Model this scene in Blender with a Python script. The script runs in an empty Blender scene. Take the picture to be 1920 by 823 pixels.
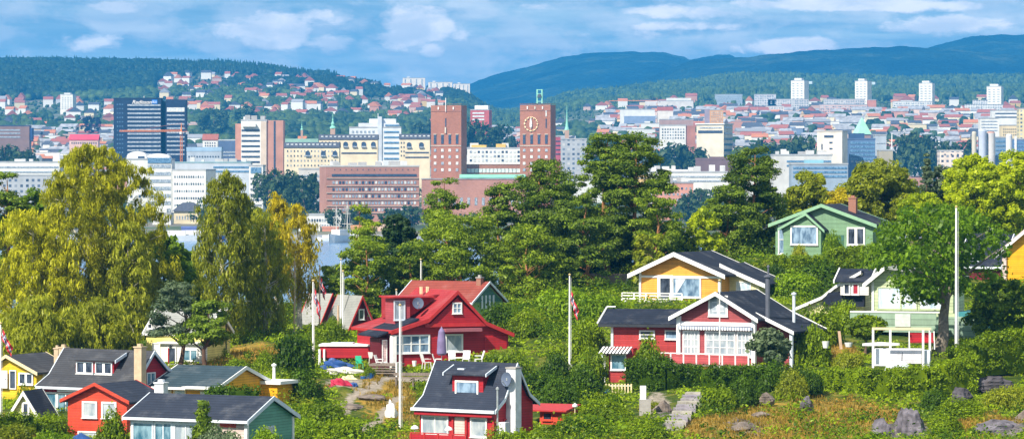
HAZE = 0.00008
import bpy, math, random
import numpy as np
R = math.radians
C = bpy.context.scene.collection
scn = bpy.context.scene
F = 7292.0; CX = 960.0; HY = 313.0; CAMZ = 35.0
def S(Y): return Y/F
def P(px, py, Y): return ((px-CX)*Y/F, Y, CAMZ+(HY-py)*Y/F)
def lin(r, g, b):
    f = lambda c: (c/255/12.92) if c/255 <= 0.04045 else ((c/255+0.055)/1.055)**2.4
    return (f(r), f(g), f(b), 1.0)
# ------------------------------------------------------------------ materials
MATS = {}
def newmat(name):
    m = bpy.data.materials.new(name); m.use_nodes = True
    nt = m.node_tree; b = nt.nodes['Principled BSDF']
    MATS[name] = m
    return m, nt, b
def N(nt, t, **kw):
    n = nt.nodes.new(t)
    for k, v in kw.items():
        if k.startswith('i_'): n.inputs[k[2:].replace('_', ' ')].default_value = v
        else: setattr(n, k, v)
    return n
def ramp(nt, stops, interp='LINEAR'):
    r = nt.nodes.new('ShaderNodeValToRGB'); r.color_ramp.interpolation = interp
    els = r.color_ramp.elements
    while len(els) < len(stops): els.new(0.5)
    for e, (p, c) in zip(els, stops): e.position = p; e.color = c
    return r
def mixc(nt, fac, a, b, mode='MIX'):
    m = nt.nodes.new('ShaderNodeMix'); m.data_type = 'RGBA'; m.blend_type = mode
    for s, v in ((0, fac), (6, a), (7, b)):
        if hasattr(v, 'links') or isinstance(v, bpy.types.NodeSocket): nt.links.new(v, m.inputs[s])
        else: m.inputs[s].default_value = v
    return m.outputs[2]
def mth(nt, op, a, b=None, c=None):
    m = nt.nodes.new('ShaderNodeMath'); m.operation = op
    for i, v in enumerate((a, b, c)):
        if v is None: continue
        if isinstance(v, bpy.types.NodeSocket): nt.links.new(v, m.inputs[i])
        else: m.inputs[i].default_value = v
    return m.outputs[0]
def plain(name, col, rough=0.6, spec=0.3, var=0.12, scale=3.0, metal=0.0):
    m, nt, b = newmat(name)
    tc = N(nt, 'ShaderNodeTexCoord'); no = N(nt, 'ShaderNodeTexNoise', i_Scale=scale, i_Detail=4.0)
    nt.links.new(tc.outputs['Object'], no.inputs['Vector'])
    lo = tuple(c*(1-var) for c in col[:3])+(1,); hi = tuple(min(1, c*(1+var)) for c in col[:3])+(1,)
    r = ramp(nt, [(0.3, lo), (0.7, hi)]); nt.links.new(no.outputs['Fac'], r.inputs[0])
    nt.links.new(r.outputs[0], b.inputs['Base Color'])
    b.inputs['Roughness'].default_value = rough; b.inputs['Metallic'].default_value = metal
    b.inputs['Specular IOR Level'].default_value = spec
    return m
def clad(name, col, pitch=0.2, vert=False, dark=0.6):
    """painted weatherboard: board joints, faint board-to-board change, weathering"""
    m, nt, b = newmat(name)
    tc = N(nt, 'ShaderNodeTexCoord'); sp = N(nt, 'ShaderNodeSeparateXYZ'); nt.links.new(tc.outputs['Object'], sp.inputs[0])
    ax = mth(nt, 'ADD', sp.outputs[0], sp.outputs[1]) if vert else sp.outputs[2]
    t = mth(nt, 'DIVIDE', ax, pitch); fr = mth(nt, 'FRACT', t); fl = mth(nt, 'FLOOR', t)
    line = mth(nt, 'LESS_THAN', fr, 0.16)
    wn = N(nt, 'ShaderNodeTexWhiteNoise', noise_dimensions='1D'); nt.links.new(fl, wn.inputs['W'])
    no = N(nt, 'ShaderNodeTexNoise', i_Scale=1.3, i_Detail=5.0); nt.links.new(tc.outputs['Object'], no.inputs['Vector'])
    mp2 = N(nt, 'ShaderNodeMapping'); mp2.inputs['Scale'].default_value = (4, 4, .5); nt.links.new(tc.outputs['Object'], mp2.inputs[0]); n2 = N(nt, 'ShaderNodeTexNoise', i_Scale=1.0, i_Detail=6.0, i_Roughness=.7); nt.links.new(mp2.outputs[0], n2.inputs['Vector'])
    k = mth(nt, 'ADD', mth(nt, 'MULTIPLY', wn.outputs['Value'], 0.2), mth(nt, 'ADD', mth(nt, 'MULTIPLY', no.outputs['Fac'], 0.45), mth(nt, 'MULTIPLY', n2.outputs['Fac'], .45)))
    k = mth(nt, 'ADD', k, 0.42); k = mth(nt, 'MULTIPLY', k, mth(nt, 'SUBTRACT', 1.0, mth(nt, 'MULTIPLY', line, 1-dark)))
    mx = mixc(nt, 1.0, col, (1, 1, 1, 1), 'MULTIPLY')
    vm = N(nt, 'ShaderNodeVectorMath', operation='SCALE'); nt.links.new(mx, vm.inputs[0]); nt.links.new(k, vm.inputs['Scale'])
    nt.links.new(vm.outputs[0], b.inputs['Base Color'])
    bu = N(nt, 'ShaderNodeBump', i_Strength=0.5, i_Distance=0.02); nt.links.new(fr, bu.inputs['Height']); nt.links.new(bu.outputs[0], b.inputs['Normal'])
    b.inputs['Roughness'].default_value = 0.55; b.inputs['Specular IOR Level'].default_value = 0.3
    return m
def roofing(name, col, pitch=0.3, dark=0.7, rough=0.75, spec=0.3):
    m, nt, b = newmat(name)
    tc = N(nt, 'ShaderNodeTexCoord'); sp = N(nt, 'ShaderNodeSeparateXYZ'); nt.links.new(tc.outputs['Object'], sp.inputs[0])
    fr = mth(nt, 'FRACT', mth(nt, 'DIVIDE', sp.outputs[2], pitch*0.5)); line = mth(nt, 'LESS_THAN', fr, 0.25)
    n1 = N(nt, 'ShaderNodeTexNoise', i_Scale=0.9, i_Detail=6.0, i_Roughness=0.65); nt.links.new(tc.outputs['Object'], n1.inputs['Vector'])
    n2 = N(nt, 'ShaderNodeTexNoise', i_Scale=14.0, i_Detail=2.0); nt.links.new(tc.outputs['Object'], n2.inputs['Vector'])
    k = mth(nt, 'ADD', mth(nt, 'MULTIPLY', n1.outputs['Fac'], 0.9), mth(nt, 'MULTIPLY', n2.outputs['Fac'], 0.5)); k = mth(nt, 'ADD', k, 0.3)
    k = mth(nt, 'MULTIPLY', k, mth(nt, 'SUBTRACT', 1.0, mth(nt, 'MULTIPLY', line, 1-dark)))
    n3 = N(nt, 'ShaderNodeTexNoise', i_Scale=.45, i_Detail=8.0, i_Roughness=.7); nt.links.new(tc.outputs['Object'], n3.inputs['Vector'])
    rr = ramp(nt, [(.5, tuple(col[:3])+(1,)), (.72, tuple(c*.7+.055 for c in col[:3])+(1,))]); nt.links.new(n3.outputs['Fac'], rr.inputs[0])
    vm = N(nt, 'ShaderNodeVectorMath', operation='SCALE'); nt.links.new(rr.outputs[0], vm.inputs[0]); nt.links.new(k, vm.inputs['Scale'])
    nt.links.new(vm.outputs[0], b.inputs['Base Color'])
    bu = N(nt, 'ShaderNodeBump', i_Strength=0.4, i_Distance=0.03); nt.links.new(n2.outputs['Fac'], bu.inputs['Height']); nt.links.new(bu.outputs[0], b.inputs['Normal'])
    b.inputs['Roughness'].default_value = rough; b.inputs['Specular IOR Level'].default_value = spec
    return m
def brick(name, col, mortar, sc=1.0):
    m, nt, b = newmat(name)
    tc = N(nt, 'ShaderNodeTexCoord'); sp = N(nt, 'ShaderNodeSeparateXYZ'); nt.links.new(tc.outputs['Object'], sp.inputs[0])
    cb = N(nt, 'ShaderNodeCombineXYZ'); nt.links.new(mth(nt, 'ADD', sp.outputs[0], sp.outputs[1]), cb.inputs[0]); nt.links.new(sp.outputs[2], cb.inputs[1])
    br = N(nt, 'ShaderNodeTexBrick', i_Scale=sc); nt.links.new(cb.outputs[0], br.inputs['Vector'])
    br.inputs['Color1'].default_value = col; br.inputs['Color2'].default_value = tuple(c*0.8 for c in col[:3])+(1,); br.inputs['Mortar'].default_value = mortar
    no = N(nt, 'ShaderNodeTexNoise', i_Scale=0.06, i_Detail=6.0); nt.links.new(tc.outputs['Object'], no.inputs['Vector'])
    r = ramp(nt, [(0.3, (.8, .8, .8, 1)), (0.7, (1.12, 1.12, 1.12, 1))]); nt.links.new(no.outputs['Fac'], r.inputs[0])
    nt.links.new(mixc(nt, 1.0, br.outputs['Color'], r.outputs[0], 'MULTIPLY'), b.inputs['Base Color'])
    b.inputs['Roughness'].default_value = 0.85
    return m
def glassy(name, lo, hi, rough=0.12):
    """window pane with what stands behind it (curtains, dark room): broad vertical variation"""
    m, nt, b = newmat(name)
    tc = N(nt, 'ShaderNodeTexCoord'); mp = N(nt, 'ShaderNodeMapping'); mp.inputs['Scale'].default_value = (1.4, 1.4, 0.6)
    nt.links.new(tc.outputs['Object'], mp.inputs[0])
    oi = N(nt, 'ShaderNodeObjectInfo'); nt.links.new(oi.outputs['Random'], mp.inputs['Location'])
    no = N(nt, 'ShaderNodeTexNoise', i_Scale=1.6, i_Detail=3.0); nt.links.new(mp.outputs[0], no.inputs['Vector'])
    r = ramp(nt, [(0.38, lo), (0.62, hi)]); nt.links.new(no.outputs['Fac'], r.inputs[0])
    nt.links.new(r.outputs[0], b.inputs['Base Color'])
    b.inputs['Roughness'].default_value = rough; b.inputs['Specular IOR Level'].default_value = 0.6
    return m
def foliage(name, dark, light, trans=0.35, nscale=0.5):
    m, nt, b = newmat(name)
    out = nt.nodes['Material Output']; nt.nodes.remove(b)
    ge = N(nt, 'ShaderNodeNewGeometry'); tc = N(nt, 'ShaderNodeTexCoord'); oi = N(nt, 'ShaderNodeObjectInfo')
    no = N(nt, 'ShaderNodeTexNoise', i_Scale=nscale, i_Detail=3.0); 
    va = N(nt, 'ShaderNodeVectorMath', operation='ADD'); nt.links.new(tc.outputs['Object'], va.inputs[0]); 
    v2 = N(nt, 'ShaderNodeVectorMath', operation='SCALE'); v2.inputs[0].default_value = (37, 11, 53); nt.links.new(oi.outputs['Random'], v2.inputs['Scale'])
    nt.links.new(v2.outputs[0], va.inputs[1]); nt.links.new(va.outputs[0], no.inputs['Vector'])
    k = mth(nt, 'ADD', mth(nt, 'MULTIPLY', ge.outputs['Random Per Island'], 0.5), mth(nt, 'MULTIPLY', no.outputs['Fac'], 0.9))
    k = mth(nt, 'ADD', k, mth(nt, 'MULTIPLY', mth(nt, 'SUBTRACT', oi.outputs['Random'], 0.5), 0.25))
    r = ramp(nt, [(0.35, dark), (1.0, light)]); nt.links.new(k, r.inputs[0])
    d = N(nt, 'ShaderNodeBsdfDiffuse'); t = N(nt, 'ShaderNodeBsdfTranslucent'); g = N(nt, 'ShaderNodeBsdfGlossy', i_Roughness=0.45)
    nt.links.new(r.outputs[0], d.inputs[0])
    tcx = mixc(nt, 0.5, r.outputs[0], (light[0]*1.4, light[1]*1.5, light[2]*0.5, 1)); nt.links.new(tcx, t.inputs[0])
    g.inputs[0].default_value = (.8, .85, .8, 1)
    m1 = N(nt, 'ShaderNodeMixShader', i_Fac=trans); nt.links.new(d.outputs[0], m1.inputs[1]); nt.links.new(t.outputs[0], m1.inputs[2])
    m2 = N(nt, 'ShaderNodeMixShader', i_Fac=0.012); nt.links.new(m1.outputs[0], m2.inputs[1]); nt.links.new(g.outputs[0], m2.inputs[2])
    nt.links.new(m2.outputs[0], out.inputs['Surface'])
    return m
# ------------------------------------------------------------------ meshes
class MB:
    def __init__(s): s.v = []; s.f = []; s.m = []
    def add(s, vs, fs, mi=0):
        o = len(s.v); s.v += [tuple(x) for x in vs]; s.f += [tuple(i+o for i in f) for f in fs]; s.m += [mi]*len(fs); return s
    def box(s, x0, x1, y0, y1, z0, z1, mi=0):
        return s.add([(x0,y0,z0),(x1,y0,z0),(x1,y1,z0),(x0,y1,z0),(x0,y0,z1),(x1,y0,z1),(x1,y1,z1),(x0,y1,z1)],
                     [(0,3,2,1),(4,5,6,7),(0,1,5,4),(1,2,6,5),(2,3,7,6),(3,0,4,7)], mi)
    def tube(s, pts, rs, n=8, mi=0, caps=True):
        pts = [np.array(p, float) for p in pts]; rings = []; vs = []; fs = []
        for i, p in enumerate(pts):
            a = pts[max(0, i-1)]; b = pts[min(len(pts)-1, i+1)]; d = b-a; d /= (np.linalg.norm(d)+1e-9)
            h = np.array((0, 0, 1.0)) if abs(d[2]) < 0.9 else np.array((1.0, 0, 0)); u = np.cross(d, h); u /= np.linalg.norm(u); w = np.cross(d, u)
            for k in range(n):
                t = 2*math.pi*k/n; vs.append(tuple(p+rs[i]*(math.cos(t)*u+math.sin(t)*w)))
        for i in range(len(pts)-1):
            for k in range(n):
                k2 = (k+1) % n; fs.append((i*n+k, i*n+k2, (i+1)*n+k2, (i+1)*n+k))
        if caps: fs.append(tuple(range(n))[::-1]); fs.append(tuple((len(pts)-1)*n+k for k in range(n)))
        return s.add(vs, fs, mi)
    def prism(s, axis, poly, a0, a1, mi=0):
        """poly: (b,z) points; axis 'u' extrudes along x (b is y), axis 'v' along y (b is x)"""
        n = len(poly)
        g = (lambda a, b, z: (a, b, z)) if axis == 'u' else (lambda a, b, z: (b, a, z))
        vs = [g(a0, b, z) for b, z in poly]+[g(a1, b, z) for b, z in poly]
        fs = [tuple(range(n)), tuple(range(2*n-1, n-1, -1))]+[(i, (i+1) % n+0, (i+1) % n+n, i+n) for i in range(n)]
        return s.add(vs, fs, mi)
    def strip(s, axis, pts, t, a0, a1, mi=0):
        """a roof sheet of thickness t following the profile pts [(b,z)...] (top side)"""
        return s.prism(axis, list(pts)+[(b, z-t) for b, z in reversed(pts)], a0, a1, mi)
    def beam(s, p, q, w, mi=0): return s.tube([p, q], [w*0.7, w*0.7], 4, mi)
    def lathe(s, prof, n=12, c=(0, 0, 0), mi=0):
        vs = []; fs = []
        for r, z in prof:
            for k in range(n): t = 2*math.pi*k/n; vs.append((c[0]+r*math.cos(t), c[1]+r*math.sin(t), c[2]+z))
        for i in range(len(prof)-1):
            for k in range(n): k2 = (k+1) % n; fs.append((i*n+k, i*n+k2, (i+1)*n+k2, (i+1)*n+k))
        fs.append(tuple(range(n))[::-1]); fs.append(tuple((len(prof)-1)*n+k for k in range(n)))
        return s.add(vs, fs, mi)
    def mesh(s, name, mats):
        me = bpy.data.meshes.new(name); me.from_pydata(s.v, [], s.f)
        import bmesh
        bm = bmesh.new(); bm.from_mesh(me); bmesh.ops.recalc_face_normals(bm, faces=bm.faces); bm.to_mesh(me); bm.free()
        for m in (mats if isinstance(mats, (list, tuple)) else [mats]): me.materials.append(m)
        if len(me.materials) > 1: me.polygons.foreach_set('material_index', s.m)
        me.update(); return me
    def build(s, name, mats, parent=None, **kw):
        o = bpy.data.objects.new(name, s.mesh(name, mats)); C.objects.link(o)
        if parent: o.parent = parent
        for k, v in kw.items(): tag1(o, k, v)
        return o
def tag1(o, k, v):
    if k in ('loc',): o.location = v
    elif k == 'rz': o.rotation_euler.z = v
    elif v is not None: o[{'cat': 'category'}.get(k, k)] = v
def thing(name, label, cat, loc, rz=0, group=None):
    o = bpy.data.objects.new(name, None); C.objects.link(o); o.location = loc; o.rotation_euler = (0, 0, rz)
    o.empty_display_size = 0.5
    o['label'] = label; o['category'] = cat
    if group: o['group'] = group
    return o
def tag(o, label, cat, group=None):
    o['label'] = label; o['category'] = cat
    if group: o['group'] = group
    return o
def npmesh(name, verts, faces, mat, smooth=False, mi=None):
    """verts (n,3) array, faces (m,k) array"""
    me = bpy.data.meshes.new(name); k = faces.shape[1]
    me.vertices.add(len(verts)); me.vertices.foreach_set('co', np.ascontiguousarray(verts, dtype=np.float32).ravel())
    me.loops.add(faces.size); me.loops.foreach_set('vertex_index', np.ascontiguousarray(faces, dtype=np.int32).ravel())
    me.polygons.add(len(faces)); me.polygons.foreach_set('loop_start', np.arange(0, faces.size, k, dtype=np.int32))
    me.polygons.foreach_set('loop_total', np.full(len(faces), k, dtype=np.int32))
    for m in (mat if isinstance(mat, (list, tuple)) else [mat]): me.materials.append(m)
    if mi is not None: me.polygons.foreach_set('material_index', np.ascontiguousarray(mi, dtype=np.int32))
    me.update(calc_edges=True)
    if smooth: me.polygons.foreach_set('use_smooth', [True]*len(faces))
    return me
def link(name, me, parent=None, loc=None, **kw):
    o = bpy.data.objects.new(name, me); C.objects.link(o)
    if parent: o.parent = parent
    if loc is not None: o.location = loc
    for k, v in kw.items(): tag1(o, k, v)
    return o
# value noise helper
def vnoise(x, y, seed=0):
    x = np.asarray(x, float); y = np.asarray(y, float)
    xi = np.floor(x).astype(np.int64); yi = np.floor(y).astype(np.int64); fx = x-xi; fy = y-yi
    fx = fx*fx*(3-2*fx); fy = fy*fy*(3-2*fy)
    def h(a, b):
        n = (a*374761393+b*668265263+seed*1442695041) & 0xFFFFFFFF
        n = ((n ^ (n >> 13))*1274126177) & 0xFFFFFFFF
        return ((n ^ (n >> 16)) & 0xFFFF)/65535.0
    return (h(xi, yi)*(1-fx)+h(xi+1, yi)*fx)*(1-fy)+(h(xi, yi+1)*(1-fx)+h(xi+1, yi+1)*fx)*fy
def fbm(x, y, oct=4, seed=0):
    s = 0; a = 0.5; t = 0
    for i in range(oct): s = s+a*vnoise(np.asarray(x)*2**i, np.asarray(y)*2**i, seed+i*17); t += a; a *= 0.5
    return s/t
# ------------------------------------------------------------------ camera, sky, sun
cam = bpy.data.objects.new('camera', bpy.data.cameras.new('camera')); C.objects.link(cam); scn.camera = cam
cam.location = (0, 0, CAMZ); cam.rotation_euler = (R(90), 0, 0)
cam.data.sensor_width = 36; cam.data.lens = F/1920*36; cam.data.shift_y = -(411.5-HY)/1920
cam.data.clip_start = 1; cam.data.clip_end = 60000
SUN_EL, SUN_AZ = 43, 217      # azimuth clockwise from +Y (view direction): the sun stands behind the camera's left shoulder
scn.view_settings.view_transform = 'Standard'; scn.view_settings.look = 'None'; scn.view_settings.gamma = 1
scn.view_settings.use_curve_mapping = False
scn.view_settings.exposure = 0.66
su = bpy.data.lights.new('sun', 'SUN'); su.energy = 5.0; su.angle = R(0.5); su.color = (1.0, 0.915, 0.78)
so = bpy.data.objects.new('sun', su); C.objects.link(so)
from mathutils import Vector
sdir = Vector((math.sin(R(SUN_AZ))*math.cos(R(SUN_EL)), math.cos(R(SUN_AZ))*math.cos(R(SUN_EL)), math.sin(R(SUN_EL))))
so.rotation_euler = sdir.to_track_quat('Z', 'Y').to_euler(); so.location = (-200, -100, 300)
w = bpy.data.worlds.new('World'); scn.world = w; w.use_nodes = True; nt = w.node_tree; bg = nt.nodes['Background']
tc = N(nt, 'ShaderNodeTexCoord')
sky = N(nt, 'ShaderNodeTexSky', sky_type='NISHITA', sun_disc=False, sun_elevation=R(SUN_EL), sun_rotation=R(SUN_AZ), air_density=1.0, dust_density=0.2, ozone_density=2.0)
lift = N(nt, 'ShaderNodeVectorMath', operation='ADD'); lift.inputs[1].default_value = (0, 0, 0.2); nt.links.new(tc.outputs['Generated'], lift.inputs[0])
nm = N(nt, 'ShaderNodeVectorMath', operation='NORMALIZE'); nt.links.new(lift.outputs[0], nm.inputs[0]); nt.links.new(nm.outputs[0], sky.inputs['Vector'])
# clouds: noise over the sky direction, banks stretched along the horizon
sp = N(nt, 'ShaderNodeSeparateXYZ'); nt.links.new(tc.outputs['Generated'], sp.inputs[0])
def cloud(sx, sz, off, lo, hi, det=6.0, rough=0.55, dist=0.4):
    mp = N(nt, 'ShaderNodeMapping'); mp.inputs['Scale'].default_value = (sx, sx, sz); mp.inputs['Location'].default_value = off
    nt.links.new(tc.outputs['Generated'], mp.inputs[0])
    no = N(nt, 'ShaderNodeTexNoise', i_Scale=1.0, i_Detail=det, i_Roughness=rough, i_Distortion=dist); nt.links.new(mp.outputs[0], no.inputs['Vector'])
    r = ramp(nt, [(lo, (0, 0, 0, 1)), (hi, (1, 1, 1, 1))], 'EASE'); nt.links.new(no.outputs['Fac'], r.inputs[0]); return r.outputs[0]
c1 = cloud(40, 95, (3.1, 0.0, 1.7), 0.41, 0.58, 8.0, .6, .15)
c2 = cloud(13, 150, (7.3, 2.0, 4.4), 0.40, 0.72, 4.0)
c3 = cloud(45, 110, (1.3, 5.0, 2.2), 0.38, 0.62)
skyb = mixc(nt, 1.0, sky.outputs[0], SKYTINT if 'SKYTINT' in globals() else (1.75, 1.80, 1.50, 1), 'MULTIPLY')
# cloud banks at their places in the sky: azimuth and elevation of each, broken up by noise
au = mth(nt, 'DIVIDE', sp.outputs[0], mth(nt, 'MAXIMUM', sp.outputs[1], 0.02)); av = mth(nt, 'DIVIDE', sp.outputs[2], mth(nt, 'MAXIMUM', sp.outputs[1], 0.02))
acc = None
for (a_, e_, ra, re_, amp) in [(-3.6, 2.0, .95, .36, 1.0), (-2.8, 2.2, .6, .22, .8), (-1.42, 2.05, .65, .40, 1.1), (-1.18, 1.72, .28, .2, .9), (-5.7, 2.35, .7, .16, .8), (-6.1, 1.83, 1.0, .22, .7), (-2.7, 1.8, .5, .22, .9), (4.1, 1.76, .9, .17, 1.2), (5.1, 2.38, 2.2, .13, 1.1), (2.6, 2.28, 1.5, .16, .8), (2.4, 2.06, 1.7, .12, .7), (6.6, 2.08, 1.1, .18, 1.0), (1.75, 1.95, 1.2, .13, .6), (.3, 2.35, .7, .14, .5), (-.7, 1.95, .5, .3, .6), (-4.2, 1.5, 1.2, .1, .5)]:
    du = mth(nt, 'DIVIDE', mth(nt, 'SUBTRACT', au, math.tan(R(a_))), math.tan(R(ra))); dv_ = mth(nt, 'DIVIDE', mth(nt, 'SUBTRACT', av, math.tan(R(e_))), math.tan(R(re_)))
    d2 = mth(nt, 'ADD', mth(nt, 'MULTIPLY', du, du), mth(nt, 'MULTIPLY', dv_, dv_)); gg = mth(nt, 'MULTIPLY', mth(nt, 'EXPONENT', mth(nt, 'MULTIPLY', d2, -1.0)), amp)
    acc = gg if acc is None else mth(nt, 'MAXIMUM', acc, gg)
def rawn(sx, sz, off, det, rough):
    mp = N(nt, 'ShaderNodeMapping'); mp.inputs['Scale'].default_value = (sx, sx, sz); mp.inputs['Location'].default_value = off; nt.links.new(tc.outputs['Generated'], mp.inputs[0])
    no = N(nt, 'ShaderNodeTexNoise', i_Scale=1.0, i_Detail=det, i_Roughness=rough, i_Distortion=.3); nt.links.new(mp.outputs[0], no.inputs['Vector']); return no.outputs['Fac']
nz = rawn(95, 210, (2.0, 1.0, 3.0), 8.0, .62)
bank = ramp(nt, [(.49, (0, 0, 0, 1)), (.68, (1, 1, 1, 1))], 'EASE'); nt.links.new(mth(nt, 'ADD', mth(nt, 'MULTIPLY', acc, .48), mth(nt, 'MULTIPLY', nz, .62)), bank.inputs[0])
haze1 = mixc(nt, mth(nt, 'MULTIPLY', c2, 0.75), skyb, (10.5, 12.6, 12.6, 1))
cl = mixc(nt, c3, (13.5, 13.4, 13.6, 1), (21, 19, 17.5, 1))
full = mixc(nt, mth(nt, 'MULTIPLY', mth(nt, 'MAXIMUM', mth(nt, 'MULTIPLY', c1, .45), bank.outputs[0]), 0.85), haze1, cl)
nt.links.new(full, bg.inputs[0]); bg.inputs[1].default_value = 0.055
# ------------------------------------------------------------------ terrain of the far shore
AZ = [-400, 0, 200, 400, 600, 750, 850, 950, 1100, 1250, 1400, 1650, 1920, 2300]
ROWS = [
 (1876, [460]*14), (1880, [436]*14), (1900, [434]*14), (2300, [402]*14), (3000, [352]*14), (4000, [300]*14),
 (5000, [262, 258, 250, 238, 240, 250, 258, 266, 250, 238, 234, 233, 236, 236]),
 (6000, [205, 205, 200, 190, 190, 198, 208, 236, 212, 202, 200, 198, 200, 200]),
 (6800, [160, 162, 158, 150, 158, 172, 182, 226, 200, 186, 182, 180, 182, 182]),
 (7400, [124, 126, 124, 132, 148, 165, 180, 222, 190, 178, 170, 172, 172, 172]),
 (7900, [122, 124, 128, 136, 152, 170, 190, 220, 182, 170, 160, 165, 164, 164]),
 (8500, [180, 180, 180, 180, 185, 195, 212, 214, 176, 158, 148, 154, 150, 150]),
 (9300, [240, 240, 240, 240, 240, 240, 240, 236, 200, 190, 185, 185, 185, 185])]
RY = np.array([r[0] for r in ROWS], float)
RZ = np.array([CAMZ+(HY-np.array(r[1], float))*r[0]/F for r in ROWS])
def gzf(x, y):
    """height of the far shore at world x, y"""
    x = np.asarray(x, float); y = np.asarray(y, float)
    a = np.clip(x/y*F+CX, AZ[0], AZ[-1]); i = np.clip(np.searchsorted(RY, y)-1, 0, len(RY)-2)
    ai = np.clip(np.searchsorted(AZ, a)-1, 0, len(AZ)-2); az = np.array(AZ, float)
    fa = (a-az[ai])/(az[ai+1]-az[ai]); fa = fa*fa*(3-2*fa)
    fy = np.clip((y-RY[i])/(RY[i+1]-RY[i]), 0, 1)
    z0 = RZ[i, ai]*(1-fa)+RZ[i, ai+1]*fa; z1 = RZ[i+1, ai]*(1-fa)+RZ[i+1, ai+1]*fa
    return z0*(1-fy)+z1*fy + np.clip((y-4500)/2500, 0, 1)*(fbm(x/260, y/260, 3, 5)-0.5)*22
def grid_terrain(name, mat, ys, azs, zf):
    Y, A = np.meshgrid(ys, azs, indexing='ij'); X = (A-CX)*Y/F; Z = zf(X, Y)
    v = np.stack([X, Y, Z], -1).reshape(-1, 3); n, m = Y.shape
    i = (np.arange(n-1)[:, None]*m+np.arange(m-1)[None]).ravel(); f = np.stack([i, i+1, i+m+1, i+m], 1)
    o = link(name, npmesh(name, v, f, mat, True)); o['kind'] = 'structure'; return o
m, nt, b = newmat('far ground')
tc = N(nt, 'ShaderNodeTexCoord'); n1 = N(nt, 'ShaderNodeTexNoise', i_Scale=0.012, i_Detail=6.0); nt.links.new(tc.outputs['Object'], n1.inputs['Vector'])
r = ramp(nt, [(0.38, (0.03, 0.055, 0.02, 1)), (0.5, (0.06, 0.1, 0.03, 1)), (0.6, (0.16, 0.15, 0.12, 1))]); nt.links.new(n1.outputs['Fac'], r.inputs[0]); nt.links.new(r.outputs[0], b.inputs['Base Color'])
b.inputs['Roughness'].default_value = 0.9
grid_terrain('far_shore_ground', m, np.concatenate([[1876.0, 1880.0], np.linspace(1900, 4500, 50), np.linspace(4560, 9300, 90)]), np.linspace(-1300, 3200, 300), gzf)
# far blue hills
HILLS = [
 ('far_hill_ridge', 12600, 2600, [(-500, 122), (-100, 116), (0, 112), (90, 110), (190, 118), (400, 150), (700, 190), (860, 172), (885, 156), (900, 150), (1000, 122), (1060, 107), (1120, 99), (1180, 97), (1245, 99), (1275, 106), (1292, 113), (1340, 104), (1370, 103), (1400, 120), (1700, 150), (2300, 160)]),
 ('long_hill_ridge', 10900, 1500, [(600, 240), (880, 230), (1040, 190), (1150, 160), (1225, 142), (1255, 128), (1300, 113), (1350, 111), (1430, 104), (1500, 97), (1560, 93), (1640, 89), (1700, 87), (1780, 92), (1850, 100), (1920, 104), (2300, 120)]),
 ('high_hill_ridge', 12000, 2200, [(1300, 240), (1500, 190), (1650, 140), (1722, 96), (1755, 85), (1790, 76), (1830, 69), (1870, 65), (1920, 66), (2000, 60), (2300, 100)])]
fm, fnt, fb = newmat('far forest')
tc = N(fnt, 'ShaderNodeTexCoord'); n1 = N(fnt, 'ShaderNodeTexNoise', i_Scale=0.0035, i_Detail=7.0, i_Roughness=0.7); fnt.links.new(tc.outputs['Object'], n1.inputs['Vector'])
r = ramp(fnt, [(0.42, (0.004, 0.012, 0.010, 1)), (0.54, (0.014, 0.032, 0.018, 1)), (0.64, (0.05, 0.07, 0.035, 1))]); fnt.links.new(n1.outputs['Fac'], r.inputs[0]); fnt.links.new(r.outputs[0], fb.inputs['Base Color'])
n2 = N(fnt, 'ShaderNodeTexNoise', i_Scale=0.05, i_Detail=5.0); fnt.links.new(tc.outputs['Object'], n2.inputs['Vector'])
bu = N(fnt, 'ShaderNodeBump', i_Strength=1.0, i_Distance=18.0); fnt.links.new(n2.outputs['Fac'], bu.inputs['Height']); fnt.links.new(bu.outputs[0], fb.inputs['Normal'])
fb.inputs['Roughness'].default_value = 0.95; fb.inputs['Specular IOR Level'].default_value = 0.0
for nme, yr, depth, prof in HILLS:
    pa = np.array([p[0] for p in prof], float); pz = np.array([CAMZ+(HY-p[1])*yr/F for p in prof])
    def zf(X, Y, pa=pa, pz=pz, yr=yr, depth=depth):
        A = X/Y*F+CX; top = np.interp(A, pa, pz)
        t = (Y-yr)/depth; sh = np.where(t < 0, 1-np.clip(-t, 0, 1)**1.35, 1-np.clip(t*1.2, 0, 1)**1.5)
        z = 20+(top-20)*sh + (fbm(X/420, Y/420, 4, 9)-0.5)*120*np.clip(-t*2.2, 0, 1)*sh
        return z+(fbm(X/35, Y/35, 3, 3)-0.5)*11
    grid_terrain(nme, fm, np.concatenate([np.linspace(yr-depth, yr, 60), np.linspace(yr+40, yr+depth*0.8, 12)]), np.linspace(-1300 if pa[0] < 0 else pa[0], 3200, 900), zf)
# water
m, nt, b = newmat('fjord water')
tc = N(nt, 'ShaderNodeTexCoord'); mp = N(nt, 'ShaderNodeMapping'); mp.inputs['Scale'].default_value = (0.12, 0.5, 1); nt.links.new(tc.outputs['Object'], mp.inputs[0])
no = N(nt, 'ShaderNodeTexNoise', i_Scale=1.0, i_Detail=6.0); nt.links.new(mp.outputs[0], no.inputs['Vector'])
bu = N(nt, 'ShaderNodeBump', i_Strength=0.35, i_Distance=0.4); nt.links.new(no.outputs['Fac'], bu.inputs['Height']); nt.links.new(bu.outputs[0], b.inputs['Normal'])
b.inputs['Base Color'].default_value = (0.12, 0.24, 0.42, 1); b.inputs['Roughness'].default_value = 0.22
MB().add([(-2500, -600, 0), (2500, -600, 0), (2500, 1960, 0), (-2500, 1960, 0)], [(0, 1, 2, 3)]).build('water', m, kind='structure')
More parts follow.
